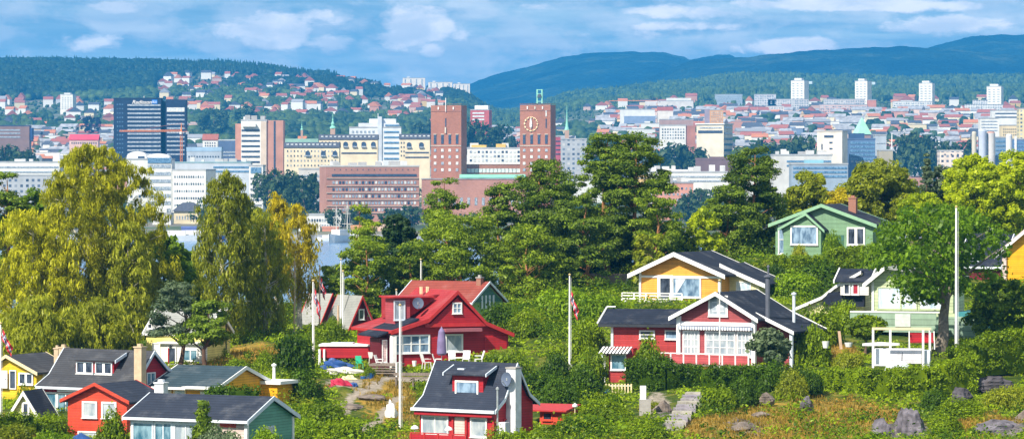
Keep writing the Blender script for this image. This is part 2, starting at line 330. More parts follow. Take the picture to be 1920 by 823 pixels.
# haze
if HAZE > 0:
    m = bpy.data.materials.new('air haze'); m.use_nodes = True; nt = m.node_tree; nt.nodes.remove(nt.nodes['Principled BSDF'])
    v = N(nt, 'ShaderNodeVolumePrincipled'); v.inputs['Color'].default_value = (0.05, 0.42, 1.0, 1); v.inputs['Density'].default_value = HAZE; v.inputs['Anisotropy'].default_value = 0.0
    nt.links.new(v.outputs[0], nt.nodes['Material Output'].inputs['Volume'])
    MB().box(-4200, 4200, -700, 16000, -5, 480).build('haze', m, kind='stuff')
# ------------------------------------------------------------------ vegetation makers
def unit(a): return a/np.maximum(np.linalg.norm(a, axis=-1, keepdims=True), 1e-9)
def cards(pos, nrm, size, aspect=1.0, rg=None, hang=0.0):
    """quads: pos (n,3), nrm (n,3), size (n,)"""
    n = len(pos); nrm = unit(nrm); r = unit(rg.normal(size=(n, 3)))
    if hang > 0: r = unit(r*(1-hang)+np.array([0, 0, -1.0])*hang*2)
    t = r-(r*nrm).sum(-1, keepdims=True)*nrm; t = unit(t); b = np.cross(nrm, t); s = size[:, None]
    a = s*t; c = s*b*aspect
    v = np.stack([pos-a-c*.55, pos-a*.1-c, pos+a+c*.1, pos+a*.2+c], 1).reshape(-1, 3)
    return v, np.arange(n*4).reshape(n, 4)
def clump_leaves(cen, rad, per, lsize, rg, aspect=.8, hang=0.0, up=0.25, shell=.55, flat=None):
    """cen (k,3), rad (k,3) or (k,), per leaves per clump"""
    k = len(cen); rad = np.asarray(rad, float); rad = rad if rad.ndim == 2 else np.repeat(rad[:, None], 3, 1)
    d = unit(rg.normal(size=(k, per, 3))); q = shell+(1-shell)*rg.random((k, per, 1))
    q *= 1+.25*rg.normal(size=(k, per, 1))*.5
    p = cen[:, None]+d*q*rad[:, None]
    n = d*.9+rg.normal(size=d.shape)*.45+np.array([0, 0, up])
    s = lsize*(.5+1.25*rg.random(k*per)**2)
    return cards(p.reshape(-1, 3), n.reshape(-1, 3), s, aspect, rg, hang)
def join(parts):
    vs = []; fs = []; o = 0
    for v, f in parts: vs.append(v); fs.append(f+o); o += len(v)
    return np.concatenate(vs), np.concatenate(fs)
def crown_cloud(rg, n, prof, R0, H, z0, inner=.35, squash=1.0, jit=.12, lean=(0, 0)):
    """clump centres on/in a crown whose radius follows prof(t), t=0 bottom..1 top"""
    t = rg.random(n); 
    w = np.array([prof(x) for x in t]); keep = rg.random(n) < np.clip(w/max(w.max(), 1e-6), .12, 1)+.1; t = t[keep]; w = w[keep]; n = len(t)
    a = rg.random(n)*2*math.pi; rr = np.where(rg.random(n) < inner, np.sqrt(rg.random(n))*.8, .82+.22*rg.random(n))
    lobe = 1+.22*np.sin(a*3+rg.random()*6)+jit*rg.normal(size=n)
    r = R0*w*rr*lobe
    return np.stack([r*np.cos(a)+lean[0]*t*H, r*np.sin(a)*squash+lean[1]*t*H, z0+t*H+rg.normal(size=n)*.15], 1), t
def trunk_mesh(H, r0, rg, cen, nl=10, birch=False, bend=.04, start=.25, thick=.35):
    m = MB(); pts = []; rs = []; n = 7; off = np.zeros(2)
    for i in range(n):
        pts.append((off[0], off[1], H*i/(n-1)*.93-(.3 if i == 0 else 0))); rs.append(max(.03, r0*(1.25 if i == 0 else 1)*(1-.88*i/(n-1)))); off = off+rg.normal(size=2)*H*bend*.5
    m.tube(pts, rs, 8)
    idx = rg.choice(len(cen), min(nl, len(cen)), replace=False)
    for i in idx:
        c = cen[i]; tz = np.clip(c[2]-np.hypot(c[0], c[1])*(.55), H*start*.6, H*.85); f = tz/(H*.93)*(n-1); a = int(min(n-2, max(0, f))); fr = f-a
        p0 = np.array(pts[a])*(1-fr)+np.array(pts[a+1])*fr; mid = (p0+c)/2+np.array([0, 0, .08*np.linalg.norm(c-p0)])+rg.normal(size=3)*.15
        rb = max(.03, rs[a]*thick); m.tube([p0, mid, c], [rb, rb*.6, rb*.2], 5, caps=False)
    return m
TREES = 0
def plant_tree(name, label, x, y, z, crown, trunk, group=None, cat='tree', rz=0, extra=None):
    t = thing(name, label, cat, (x, y, z), rz, group)
    if trunk is not None:
        o = link('trunk', trunk[0] if isinstance(trunk, tuple) else trunk, t)
    link('crown', crown, t)
    return t
F_ = {}
F_['birch'] = foliage('birch leaves', (0.10, 0.115, 0.004, 1), (0.58, 0.56, 0.02, 1), .4)
F_['birchg'] = foliage('green birch leaves', (0.07, 0.095, 0.006, 1), (0.44, 0.46, 0.03, 1), .4)
F_['ybirch'] = foliage('yellow birch leaves', (0.20, 0.19, 0.006, 1), (0.62, 0.50, 0.012, 1), .4)
F_['pine'] = foliage('pine needles', (0.016, 0.044, 0.006, 1), (0.20, 0.29, 0.02, 1), .25)
F_['pineb'] = foliage('pine needles bright', (0.032, 0.075, 0.006, 1), (0.31, 0.41, 0.02, 1), .3)
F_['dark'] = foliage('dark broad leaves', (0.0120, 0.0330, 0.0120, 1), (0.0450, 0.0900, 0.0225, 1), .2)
F_['mid'] = foliage('green broad leaves', (0.045, 0.10, 0.004, 1), (0.25, 0.38, 0.008, 1), .35)
F_['lime'] = foliage('lime broad leaves', (0.16, 0.24, 0.004, 1), (0.56, 0.62, 0.012, 1), .4)
F_['ygreen'] = foliage('yellow green leaves', (0.0800, 0.1200, 0.0080, 1), (0.3520, 0.3840, 0.0192, 1), .4)
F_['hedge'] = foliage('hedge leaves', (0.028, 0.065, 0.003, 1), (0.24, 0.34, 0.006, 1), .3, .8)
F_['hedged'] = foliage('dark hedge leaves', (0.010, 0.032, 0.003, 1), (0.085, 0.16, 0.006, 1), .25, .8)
F_['maple'] = foliage('dark maple leaves', (0.03, 0.08, 0.004, 1), (0.20, 0.34, 0.010, 1), .4)
F_['clip'] = foliage('clipped hedge leaves', (0.03, 0.07, 0.003, 1), (0.29, 0.40, 0.006, 1), .3, .8)
F_['grey'] = foliage('grey green leaves', (0.0450, 0.0750, 0.0450, 1), (0.1800, 0.2400, 0.1200, 1), .3)
F_['city'] = foliage('city tree leaves', (0.018, 0.045, 0.018, 1), (0.075, 0.12, 0.035, 1), .2, .08)
F_['copper'] = foliage('copper beech leaves', (0.012, 0.010, 0.022, 1), (0.035, 0.025, 0.04, 1), .1)
M_BARK = plain('brown bark', (0.16, 0.11, 0.075), .9, .1, .35, 6); M_PBARK = plain('pine bark', (0.36, 0.17, 0.08), .9, .1, .35, 5)
M_BBARK = plain('birch bark', (0.55, 0.50, 0.40), .8, .1, .45, 4)
round_prof = lambda t: math.sqrt(max(0, 1-(2*t-1)**2))**.8
egg_prof = lambda t: (math.sqrt(max(0, 1-((t-.32)/.69)**2)) if t > .32 else .82+.55*t)
# ------------------------------------------------------------------ the city across the water
rng = random.Random(7); nrg = np.random.default_rng(7)
def objcol(name, windows=False, rough=0.8, vmin=0.75):
    m, nt, b = newmat(name)
    oi = N(nt, 'ShaderNodeObjectInfo'); tc = N(nt, 'ShaderNodeTexCoord')
    no = N(nt, 'ShaderNodeTexNoise', i_Scale=0.15, i_Detail=5.0); nt.links.new(tc.outputs['Object'], no.inputs['Vector'])
    r = ramp(nt, [(0.3, (vmin, vmin, vmin, 1)), (0.7, (1, 1, 1, 1))]); nt.links.new(no.outputs['Fac'], r.inputs[0])
    col = mixc(nt, 1.0, oi.outputs['Color'], r.outputs[0], 'MULTIPLY')
    if windows:
        sp = N(nt, 'ShaderNodeSeparateXYZ'); nt.links.new(tc.outputs['Object'], sp.inputs[0])
        ge = N(nt, 'ShaderNodeNewGeometry'); sn = N(nt, 'ShaderNodeSeparateXYZ'); nt.links.new(ge.outputs['Normal'], sn.inputs[0])
        xy = mth(nt, 'ADD', sp.outputs[0], sp.outputs[1])
        hx = mth(nt, 'DIVIDE', xy, 3.4); hz = mth(nt, 'DIVIDE', sp.outputs[2], 3.3)
        fx = mth(nt, 'FRACT', hx); fz = mth(nt, 'FRACT', hz)
        a = mth(nt, 'MULTIPLY', mth(nt, 'GREATER_THAN', fx, 0.3), mth(nt, 'LESS_THAN', fx, 0.78))
        c = mth(nt, 'MULTIPLY', mth(nt, 'GREATER_THAN', fz, 0.32), mth(nt, 'LESS_THAN', fz, 0.8))
        k = mth(nt, 'MULTIPLY', mth(nt, 'MULTIPLY', a, c), mth(nt, 'LESS_THAN', mth(nt, 'ABSOLUTE', sn.outputs[2]), 0.5))
        cb = N(nt, 'ShaderNodeCombineXYZ'); nt.links.new(mth(nt, 'FLOOR', hx), cb.inputs[0]); nt.links.new(mth(nt, 'FLOOR', hz), cb.inputs[1])
        wn = N(nt, 'ShaderNodeTexWhiteNoise', noise_dimensions='3D'); nt.links.new(cb.outputs[0], wn.inputs['Vector'])
        rw = ramp(nt, [(0.0, (0.03, 0.05, 0.09, 1)), (0.7, (0.12, 0.16, 0.24, 1)), (1.0, (0.5, 0.5, 0.5, 1))]); nt.links.new(wn.outputs['Value'], rw.inputs[0])
        col = mixc(nt, k, col, rw.outputs[0])
    nt.links.new(col, b.inputs['Base Color']); b.inputs['Roughness'].default_value = rough; b.inputs['Specular IOR Level'].default_value = 0.2
    return m
M_W = objcol('city render'); M_WW = objcol('city render with windows', True)
M_RR = roofing('city red tile', (0.34, 0.11, 0.08)); M_RD = roofing('city dark roof', (0.07, 0.08, 0.11)); M_RO = roofing('city orange tile', (0.5, 0.19, 0.09)); M_RG = plain('city flat roof', (0.30, 0.31, 0.34), var=0.3, scale=0.2)
M_CU = plain('verdigris copper', (0.24, 0.56, 0.44), scale=0.2)
M_WD = glassy('city dark window', (0.02, 0.035, 0.07, 1), (0.06, 0.09, 0.15, 1)); M_WB = glassy('city blue glass', (0.05, 0.12, 0.24, 1), (0.16, 0.30, 0.46, 1))
M_WL = glassy('city bright window', (0.45, 0.5, 0.55, 1), (0.75, 0.75, 0.72, 1)); M_WM = glassy('city mid window', (0.16, 0.2, 0.28, 1), (0.45, 0.5, 0.55, 1))
M_BR = brick('red city brick', (0.35, 0.13, 0.08, 1), (0.37, 0.21, 0.15, 1), 0.5); M_BP = brick('pinkish city brick', (0.44, 0.20, 0.155, 1), (0.46, 0.29, 0.23, 1), 0.5)
M_ST = plain('pale stone', (0.55, 0.52, 0.45), scale=0.3); M_OR = plain('crane orange', (0.75, 0.25, 0.05), scale=0.3); M_WH = plain('white city metal', (0.75, 0.75, 0.75), scale=0.3)
WHT = (.78, .78, .76, 1); CRM = (.72, .62, .42, 1); YEL = (.75, .5, .12, 1); GRY = (.42, .45, .5, 1); PNK = (.52, .27, .21, 1); BLU = (.12, .2, .36, 1); RED = (.5, .11, .1, 1); NAV = (.02, .04, .09, 1)
OCC = []   # azimuth/top table of the hand placed blocks
FOOT = []  # x, y, radius
class Blk:
    """block on the far shore: front face between azimuths x0..x1, top at ptop, distance Y; side px of its right (or left) flank show"""
    def __init__(s, name, label, cat, x0, x1, ptop, Y, side=0, dm=16, col=WHT, mat=None, group=None, base=None, roofcol=(.4, .42, .45, 1), roof=True, par=0.9):
        s.S = S(Y); th = math.asin(min(0.9, abs(side)*s.S/dm)) if side else 0; s.th = -th if side >= 0 else th
        X = (x0-CX)*s.S; z0 = float(gzf(X, Y))-1.5 if base is None else CAMZ+(HY-base)*s.S
        s.z0 = z0; s.w = (x1-x0)*s.S/math.cos(th); s.d = dm; s.h = CAMZ+(HY-ptop)*s.S-z0
        s.root = thing(name, label, cat, (X, Y, z0), s.th, group); s.col = col; s.x0 = x0; s.x1 = x1; s.cos = math.cos(th); s.ptop = ptop
        OCC.append((x0-max(0, -side), x1+max(0, side), ptop, Y)); FOOT.append((X+s.w/2, Y+dm/2, s.w/2+6))
        s.wall = MB().box(0, s.w, 0, dm, 0, s.h).build('wall', mat or M_W, s.root); s.wall.color = col
        if roof:
            r = MB().box(-.2, s.w+.2, -.2, dm+.2, s.h+.01, s.h+par).build('roof', M_W, s.root); r.color = roofcol
    def u(s, px): return (px-s.x0)*s.S/s.cos
    def z(s, py): return CAMZ+(HY-py)*s.S-s.z0
    def box(s, name, x0, x1, y0, y1, v0, v1, mat, col=None):
        o = MB().box(s.u(x0), s.u(x1), v0, v1, s.z(y1), s.z(y0)).build(name, mat, s.root)
        if col: o.color = col
        return o
    def bands(s, x0, x1, ys, hpx, mat=M_WD, proud=0.25):
        me = None
        for y in ys:
            if me is None: me = MB().box(0, s.u(x1)-s.u(x0), -proud, 0.1, -hpx*s.S, 0).mesh('window_band', mat)
            o = link('window_band', me, s.root, (s.u(x0), 0, s.z(y)))
    def punch(s, x0, x1, nx, y0, y1, ny, wpx, hpx, mats=(M_WD,), side=False, proud=0.2, name='window'):
        mes = [MB().box(-wpx*s.S/2, wpx*s.S/2, -proud, 0.1, -hpx*s.S/2, hpx*s.S/2).mesh('window', m) for m in mats]
        rest = MB(); k = getattr(s, 'k', 0)
        for j in range(ny):
            for i in range(nx):
                u = s.u(x0+(x1-x0)*(i+.5)/nx); z = s.z(y0+(y1-y0)*(j+.5)/ny); mi = rng.randrange(len(mats))
                if k < 100: link(name, mes[mi], s.root, (u, 0, z))
                else: rest.box(u-wpx*s.S/2, u+wpx*s.S/2, -proud, .1, z-hpx*s.S/2, z+hpx*s.S/2, mi)
                k += 1
        s.k = k
        if rest.v: rest.build('window_rest', list(mats), s.root, kind='stuff')
    def sidebands(s, n, frac=0.45, mat=M_WD, zlo=0.0):
        for i in range(n):
            z = s.h*(zlo+(1-zlo)*(i+.5)/n); hh = s.h*(1-zlo)/n*frac/2
            MB().box(s.w-.05, s.w+.2, 1, s.d-1, z-hh, z+hh).build('window_band', mat, s.root)
    def clutter(s, n, seed=1, hmax=3.0):
        r = random.Random(seed)
        for i in range(n):
            w = r.uniform(2, 6); u = r.uniform(1, max(1.5, s.w-w-1)); v = r.uniform(1, s.d*.6); h = r.uniform(1.2, hmax)
            o = MB().box(u, u+w, v, v+4, s.h+.9, s.h+.9+h).build('roof_housing', M_W, s.root); g = r.uniform(.35, .8); o.color = (g, g, g, 1)

def yrange(a, b, n): return [a+(b-a)*i/(n-1) for i in range(n)]
# --- dark blue hotel tower
b = Blk('hotel_tower', 'tall dark blue glass hotel tower with white rooftop sign, taller than everything around it', 'hotel', 213, 302, 186, 2900, 0, 18, NAV, roofcol=NAV)
b.bands(239, 301, yrange(196, 288, 13), 3.2, M_WM); b.punch(218, 232, 3, 192, 290, 12, 2.2, 2.4, (M_WB,))
o = b.box('rear_wing', 302, 311, 190, 330, 4, 18, M_W, (.012, .025, .06, 1)); o = b.box('wing', 311, 348, 187, 330, 0.02, 17, M_W, NAV)  # recess between the slabs: its shade is put into a darker navy
mw = MB().box(0, b.u(346)-b.u(313), -.3, .1, -3.0*b.S, 0).mesh('window_band', M_WM)
for y in yrange(215, 288, 10): link('window_band', mw, b.root, (b.u(313), 0, b.z(y)))
b.box('reflecting_window', 313, 346, 202, 210, -.3, .1, M_WL)  # pale window: the reflection is put into its colour
def text(body, size, mat, parent, loc, name='sign_lettering', ext=0.05, rot=(R(90), 0, 0), shear=0, width=None):
    cu = bpy.data.curves.new(name, 'FONT'); cu.body = body; cu.size = size; cu.extrude = ext; cu.shear = shear; cu.offset = size*0.012
    t = bpy.data.objects.new(name, cu); C.objects.link(t); bpy.context.view_layer.update()
    me = bpy.data.meshes.new_from_object(t.evaluated_get(bpy.context.evaluated_depsgraph_get())); bpy.data.objects.remove(t)
    if width:
        xs = [v.co.x for v in me.vertices]; k = width/(max(xs)-min(xs))
        for v in me.vertices: v.co.x = (v.co.x-min(xs))*k
    me.materials.clear(); me.materials.append(mat); o = link(name, me, parent, loc); o.rotation_euler = rot; return o
text('Radisson', 9.5*b.S, M_WH, b.root, (b.u(248), -.35, b.z(195)), shear=0.3, width=37*b.S, ext=.3)
bl = b.box('sign_box', 285, 295, 187.5, 195, -.35, .1, plain('sign blue', (.02, .2, .75)))
text('BLU', 5.6*b.S, M_WH, b.root, (b.u(286.2), -.42, b.z(193.4)), width=7.6*b.S, ext=.06)
b.box('roof_mast', 268, 269, 180, 186, 6, 7, M_WH)
# --- cranes
def crane(label, xm, ytop, ybot, xj0, yj, Y, th=2.6, hook=None):
    s = S(Y); X = (xm-CX)*s; z0 = CAMZ+(HY-ybot)*s; zt = CAMZ+(HY-ytop)*s; zj = CAMZ+(HY-yj)*s; L = (xj0-xm)*s; sg = 1 if L > 0 else -1
    r = thing('tower_crane', label, 'crane', (X, Y, z0)); w = th*s/1.6
    m = MB()
    for a in (-w/2, w/2):
        for c in (-w/2, w/2): m.beam((a, c, 0), (a, c, zj-z0), w*.17)
    n = int((zj-z0)/w/1.0)
    for i in range(n):
        za = i*(zj-z0)/n; zb = (i+1)*(zj-z0)/n; sgn = 1 if i % 2 else -1
        m.beam((-w/2*sgn, -w/2, za), (w/2*sgn, -w/2, zb), w*.12); m.beam((w/2, -w/2*sgn, za), (w/2, w/2*sgn, zb), w*.12)
    m.build('mast', M_OR, r)
    j = MB(); h = w*.8; zz = zj-z0
    for c in (-w*.4, w*.4): j.beam((-sg*w*3.2, c, zz), (L, c, zz), w*.17)
    j.beam((0, 0, zz+h), (L, 0, zz+h*.7), w*.17); n = int(abs(L)/w/1.1)
    for i in range(n): j.beam((L*i/n, -w*.4, zz), (L*(i+.5)/n, 0, zz+h), w*.12); j.beam((L*(i+.5)/n, 0, zz+h), (L*(i+1)/n, -w*.4, zz), w*.12)
    j.build('jib', M_OR, r)
    MB().tube([(0, 0, zz), (0, 0, zt-z0)], [w*.4, w*.15], 4).build('tower_head', M_OR, r)
    MB().box(-sg*w*3.2-w*.8, -sg*w*3.2+w*.8, -w*.5, w*.5, zz-w*1.4, zz).build('counterweight', M_RG, r)
    MB().box(-w*.9, w*.2, -w*1.3, -w*.55, zz-w*1.4, zz-.1*w).build('cab', M_WH, r)
    k = MB()
    k.beam((0, 0, zt-z0), (L*.72, 0, zz+h*.8), w*.05); k.beam((0, 0, zt-z0), (-sg*w*3.2, 0, zz), w*.05); k.build('stay_cable', M_OR, r)
crane('orange tower crane with long jib reaching left across the dark hotel tower', 340, 231, 318, 224, 247, 2700, 5.6)
crane('thin far orange crane above white long blocks right of the clock tower', 1232, 184, 246, 1142, 190, 5600, 2.6)
# --- waterfront, left
b = Blk('office_building', 'white office block with glass middle bay and domed white penthouses, below the dark hotel', 'office block', 238, 322, 300, 2330, 0, 22, WHT)
b.bands(277, 320, yrange(309, 432, 10), 6.5, M_WM); b.punch(242, 274, 4, 312, 440, 8, 4, 5, (M_WM, M_WD, M_WL)); b.box('glass_bay', 277, 321, 296, 306, -.5, .1, M_WB)
def domed(b, x0, x1, y0, y1, v0, v1):
    n = 8; pts = [(b.u(x0), b.z(y1))]+[(b.u(x0)+(b.u(x1)-b.u(x0))*(.5-.5*math.cos(math.pi*i/n)), b.z(y1)+(b.z(y0)-b.z(y1))*math.sin(math.pi*i/n)**.7) for i in range(1, n)]+[(b.u(x1), b.z(y1))]
    MB().prism('v', pts, v0, v1).build('curved_penthouse', M_WH, b.root)
domed(b, 236, 275, 284, 300, 2, 16); domed(b, 272, 318, 288, 300, 4, 18); b.box('penthouse_window', 258, 270, 293, 297, 1.6, 2.2, M_WD)
b = Blk('office_building', 'plain white office block with rows of square dark windows between glass bay and birches', 'office block', 323, 387, 320, 2330, 14, 20, WHT)
b.punch(326, 384, 13, 325, 405, 6, 2.4, 4.2, (M_WD, M_WD, M_WM))
b = Blk('office_building', 'long low white office with two ribbon windows at the left edge above the birch', 'office block', -40, 112, 305, 2700, 0, 18, WHT); b.bands(-35, 110, [312, 321], 3.4, M_WM); b.clutter(5, 3, 2)
b = Blk('warehouse', 'low grey quayside hall behind the big birch', 'warehouse', -30, 130, 330, 2300, 0, 25, GRY, M_WW)
b = Blk('harbour_house', 'cream harbour house with slate grey hipped roof between the two tall birches', 'house', 326, 372, 396, 2060, 0, 16, CRM, roof=False); b.punch(329, 370, 8, 399, 436, 2, 2.2, 7, (M_WM,))
sb = b; MB().add([(-1, -1, sb.h), (sb.w+1, -1, sb.h), (sb.w+1, 17, sb.h), (-1, 17, sb.h), (4, 6, sb.h+4.5), (sb.w-3, 6, sb.h+4.5), (sb.w-3, 10, sb.h+4.5), (4, 10, sb.h+4.5)], [(0, 1, 5, 4), (1, 2, 6, 5), (2, 3, 7, 6), (3, 0, 4, 7), (4, 5, 6, 7), (0, 3, 2, 1)]).build('roof', M_RD, b.root)
b = Blk('harbour_house', 'small white quayside building by the water left of the cream harbour house', 'house', 286, 320, 402, 2040, 0, 14, WHT); b.punch(289, 318, 5, 408, 440, 3, 2.6, 4, (M_WD, M_WM)); b.box('wing', 293, 312, 392, 401, 2, 12, M_W, WHT)
# --- white and pink high-rise
b = Blk('high_rise', 'white banded high-rise with plain pink end wall and dark vertical slot', 'high-rise', 452, 500, 227, 2600, 0, 22, WHT)
b.bands(453, 487, yrange(243, 312, 8), 3.4, M_WD); b.box('end_wall', 500, 531, 226, 375, 1, 22, M_W, PNK); b.box('stair_slot', 513, 516.5, 227, 370, .8, 1.2, M_WD); b.box('side_wall', 489, 499.5, 228, 350, -.3, .1, M_W, (.66, .55, .46, 1)); b.clutter(6, 8, 3); b.box('setback', 455, 480, 232, 238, -3, .1, M_W, WHT); b.box('lower_wing', 440, 455, 232, 300, 6, 20, M_W, PNK)
b = Blk('office_building', 'narrow white office end with dark square windows beside the pale birch', 'office block', 467, 493, 312, 2320, 2, 16, WHT); b.punch(469, 491, 6, 330, 400, 7, 2.2, 3.6, (M_WD,)); b.box('glass_box', 470, 490, 314, 325, -.3, .1, M_WB)
# --- cream block with arches
def cream(label, x0, x1, ptop, Y, side, bays, rows, group='cream blocks with arched balconies'):
    b = Blk('hotel_building', label, 'hotel', x0, x1, ptop, Y, side, 18, (.80, .69, .50, 1), roof=False, group=group)
    MB().strip('u', [(-.5, b.h), (3.5, b.h+3.2), (14, b.h+3.2), (18.5, b.h)], .4, -.3, b.w+.3).build('mansard_roof', M_RD, b.root)
    for i in range(int((x1-x0)/8)):
        MB().box(0, 1.6, 0, 3, 0, 1.8).build('roof_dormer', M_WL, b.root, loc=(b.u(x0+4+i*8), 1.2, b.h+.4))
    for bx in bays:
        for yy in rows:
            r = 4.4*b.S; me = MB().prism('v', [(-r, -5*b.S), (r, -5*b.S)]+[(r*math.cos(t*math.pi/8), r*.9*math.sin(t*math.pi/8)) for t in range(0, 9)], -.3, .1).mesh('arched_balcony', M_WD)
            link('arched_balcony', me, b.root, (b.u(bx), 0, b.z(yy)))
            MB().box(b.u(bx-4.6), b.u(bx+4.6), -1.2, -.35, b.z(yy+6.5), b.z(yy+4.2)).build('balcony_rail', M_WM, b.root)
    return b
b = cream('lower front cream hotel wing with arched balconies right of the pink end wall', 533, 636, 276, 2560, 0, [577, 606, 628], [287])
b.punch(536, 632, 15, 279, 315, 4, 2, 3.2, (M_WD, M_WM))
b = cream('upper cream hotel wing with four arched balconies behind the brick office', 598, 708, 261, 2720, 0, [648, 665, 682, 700], [270])
b.punch(601, 640, 6, 264, 285, 3, 2, 3.2, (M_WD,)); b.bands(640, 706, [286], 2.6)
b = cream('cream hotel wing with arches left of the left brick tower', 749, 806, 260, 2700, 0, [767, 790], [271])
b.bands(760, 804, [285, 294], 2.4); b.punch(750, 760, 2, 264, 296, 4, 2, 3.2, (M_WD,))
b = Blk('office_building', 'low pale block with mint green barrel roof behind the lower cream wing', 'office block', 531, 596, 268, 2900, 0, 16, (.66, .7, .66, 1), roofcol=(.3, .5, .42, 1), par=3.0)
# --- stepped white modern block
b = Blk('apartment_building', 'white stepped modern block with blue balcony bands and rooftop terraces, behind the cream hotel', 'apartment block', 655, 752, 240, 3000, 0, 20, (.72, .75, .8, 1))
b.box('upper_storey', 672, 748, 231, 240, 1, 18, M_W, (.7, .73, .8, 1)); b.box('top_storey', 692, 742, 223, 231, 3, 17, M_W, (.74, .77, .84, 1)); b.box('lift_shaft', 708, 716, 219, 320, -1, 3, M_W, (.62, .66, .74, 1))
mw = MB().box(0, b.u(748)-b.u(720), -.4, .1, -3.2*b.S, 0).mesh('window_band', M_WB)
for y in yrange(246, 296, 6): link('window_band', mw, b.root, (b.u(720), 0, b.z(y)))
b.bands(722, 748, [234], 2.6, M_WB, -0.6); b.punch(658, 704, 6, 243, 262, 2, 4, 4.5, (M_WM,)); b.box('roof_mast', 708, 709, 213, 222, 3, 3.8, M_WH)
# --- brick office on the quay
b = Blk('brick_office', 'wide pinkish brick office block with six rows of closely spaced windows on the waterfront', 'office block', 611, 785, 313, 2070, -15, 18, PNK, M_BP, roofcol=(.6, .6, .6, 1))
b.bands(622, 780, [326.5], 4.4, M_WD)
b.punch(622, 780, 26, 336, 400, 5, 4.2, 5.4, (M_WM, M_WM, M_WL, M_WD)); b.punch(622, 780, 15, 317, 320, 1, 1.6, 2.0, (M_WD,)); b.clutter(9, 4, 2.4)
for y in (329, 343, 356, 369, 381, 394): b.box('sill_course', 612, 784, y+5.3, y+6.1, -.5, .05, M_ST)
b = Blk('office_building', 'low white building glimpsed at the foot of the brick office block', 'office block', 575, 640, 404, 2000, 0, 12, WHT); b.punch(578, 636, 12, 408, 428, 2, 3, 5, (M_WM, M_WD))
b = Blk('office_building', 'grey white building with flat balconies behind the brick office and round green trees', 'office block', 560, 604, 318, 2250, 0, 16, (.6, .58, .56, 1)); b.bands(563, 600, yrange(328, 395, 8), 4, M_WM)
# --- city hall
hall = thing('town_hall', 'red brick town hall with two square towers, the right one carrying a clock', 'town hall', (*P(808, 0, 2150)[:2], float(gzf(-45, 2150))-1))
Yh = 2150; s = S(Yh); HX, HZ0 = hall.location.x, hall.location.z
hu = lambda px: (px-808)*s; hz = lambda py: CAMZ+(HY-py)*s-HZ0
th = R(-17); tw = 57*s/math.cos(th); td = 10*s/math.sin(-th)
def tower(x0, ptop, clock):
    e = MB().box(0, tw, 0, td, 0, hz(ptop)); t = e.build('tower', M_BR, hall); t.location = (hu(x0), 0, 0); t.rotation_euler.z = th
    uu = lambda px: (px-x0)*s/math.cos(th)
    def sub(name, x_0, x_1, y0, y1, mat, v0=-.25, v1=.05): return MB().box(uu(x_0), uu(x_1), v0, v1, hz(y1), hz(y0)).build(name, mat, t)
    MB().box(-.25, tw+.25, -.25, td+.25, hz(ptop+1)+.9, hz(ptop)+.7).build('parapet', M_BP, t)
    for i in range(4):
        c = x0+8+i*13.8; sub('tall_window', c-2.4, c+2.4, 253, 270, M_WD)
        MB().box(uu(c-2.9), uu(c+2.9), -.5, 0, hz(252.8), hz(251.6)).build('window_frame', M_ST, t)
        for j in range(4):
            y = 282+j*12.2; sub('window', c-2.3, c+2.3, y-2.6, y+2.6, M_WL if (i+j) % 3 else M_WM)
    sub('string_course', x0, x0+57, 273, 274, M_ST, -.35); sub('string_course', x0, x0+57, ptop+10, ptop+10.8, M_BP, -.3)
    for i in (1, 2, 3): sub('lamp_bracket', x0+14.2*i-1, x0+14.2*i+1, ptop+3, ptop+8, M_WH if i != 2 else M_ST, -.5)
    if clock:
        cl = MB().lathe([(0.01, -.1), (6.5*s*.2, -.1), (6.5*s*.2, .1)], 12); cx, cz = uu(x0+21), hz(233); rr = 13*s
        ring = MB()
        for k in range(12):
            a = 2*math.pi*k/12; ring.tube([(cx+rr*math.sin(a)*.88, -.35, cz+rr*math.cos(a)*.88), (cx+rr*math.sin(a)*1.06, -.35, cz+rr*math.cos(a)*1.06)], [.5, .5], 4)
        for k in range(48):
            a = 2*math.pi*k/48; a2 = 2*math.pi*(k+1)/48
            if k % 2: ring.tube([(cx+rr*math.sin(a), -.3, cz+rr*math.cos(a)), (cx+rr*math.sin(a2), -.3, cz+rr*math.cos(a2))], [.28, .28], 4)
        g = plain('clock gold', (.85, .68, .42), scale=.2); r_ = ring.build('clock_face', g, t)
        MB().tube([(cx, -.4, cz-2.6), (cx, -.4, cz), (cx, -.4, cz+rr*.86)], [.25, .8, .2], 6).build('clock_hand', M_WH, r_)
        MB().tube([(cx, -.5, cz-1.6), (cx-.25, -.5, cz+rr*.55)], [.75, .35], 6).build('clock_hand', M_WH, r_)
        sub('side_slit', x0+48, x0+50, 208, 219, M_WL); sub('side_slit', x0+48, x0+50, 223, 240, M_WD)
        fr = MB(); ux0, ux1 = uu(x0+30), uu(x0+39)
        for ux in (ux0, ux1): fr.box(ux-.35, ux+.35, 2, 3, hz(ptop), hz(168))
        for py in (168.5, 176, 184, 190): fr.box(ux0, ux1, 2.02, 2.98, hz(py+1), hz(py-.2))
        fr.build('bell_frame', M_CU, t); MB().lathe([(1.6, 0), (1.3, 1.2), (.5, 2)], 8, ((ux0+ux1)/2, 2.5, hz(183))).build('bell', M_RD, t)
    else:
        sub('balcony_slit', x0+27, x0+29, 222, 238, M_WD); sub('statue', x0+26.8, x0+29.2, 239, 250, M_ST, -.9); sub('flag_mast', x0+28, x0+29, 184, 210, M_WH, -.8, -.3)
tower(808, 198, False); tower(975, 197, True)
c_ = MB().box(hu(866), hu(985), 8, 30, 0, hz(309)).build('link_block', M_BR, hall)
mw = MB().box(-1.4, 1.4, -.2, .1, -1.1, 1.1).mesh('window', M_WL)
for i in range(15): link('window', mw, c_, (hu(872+i*7.1), 8, hz(320)))
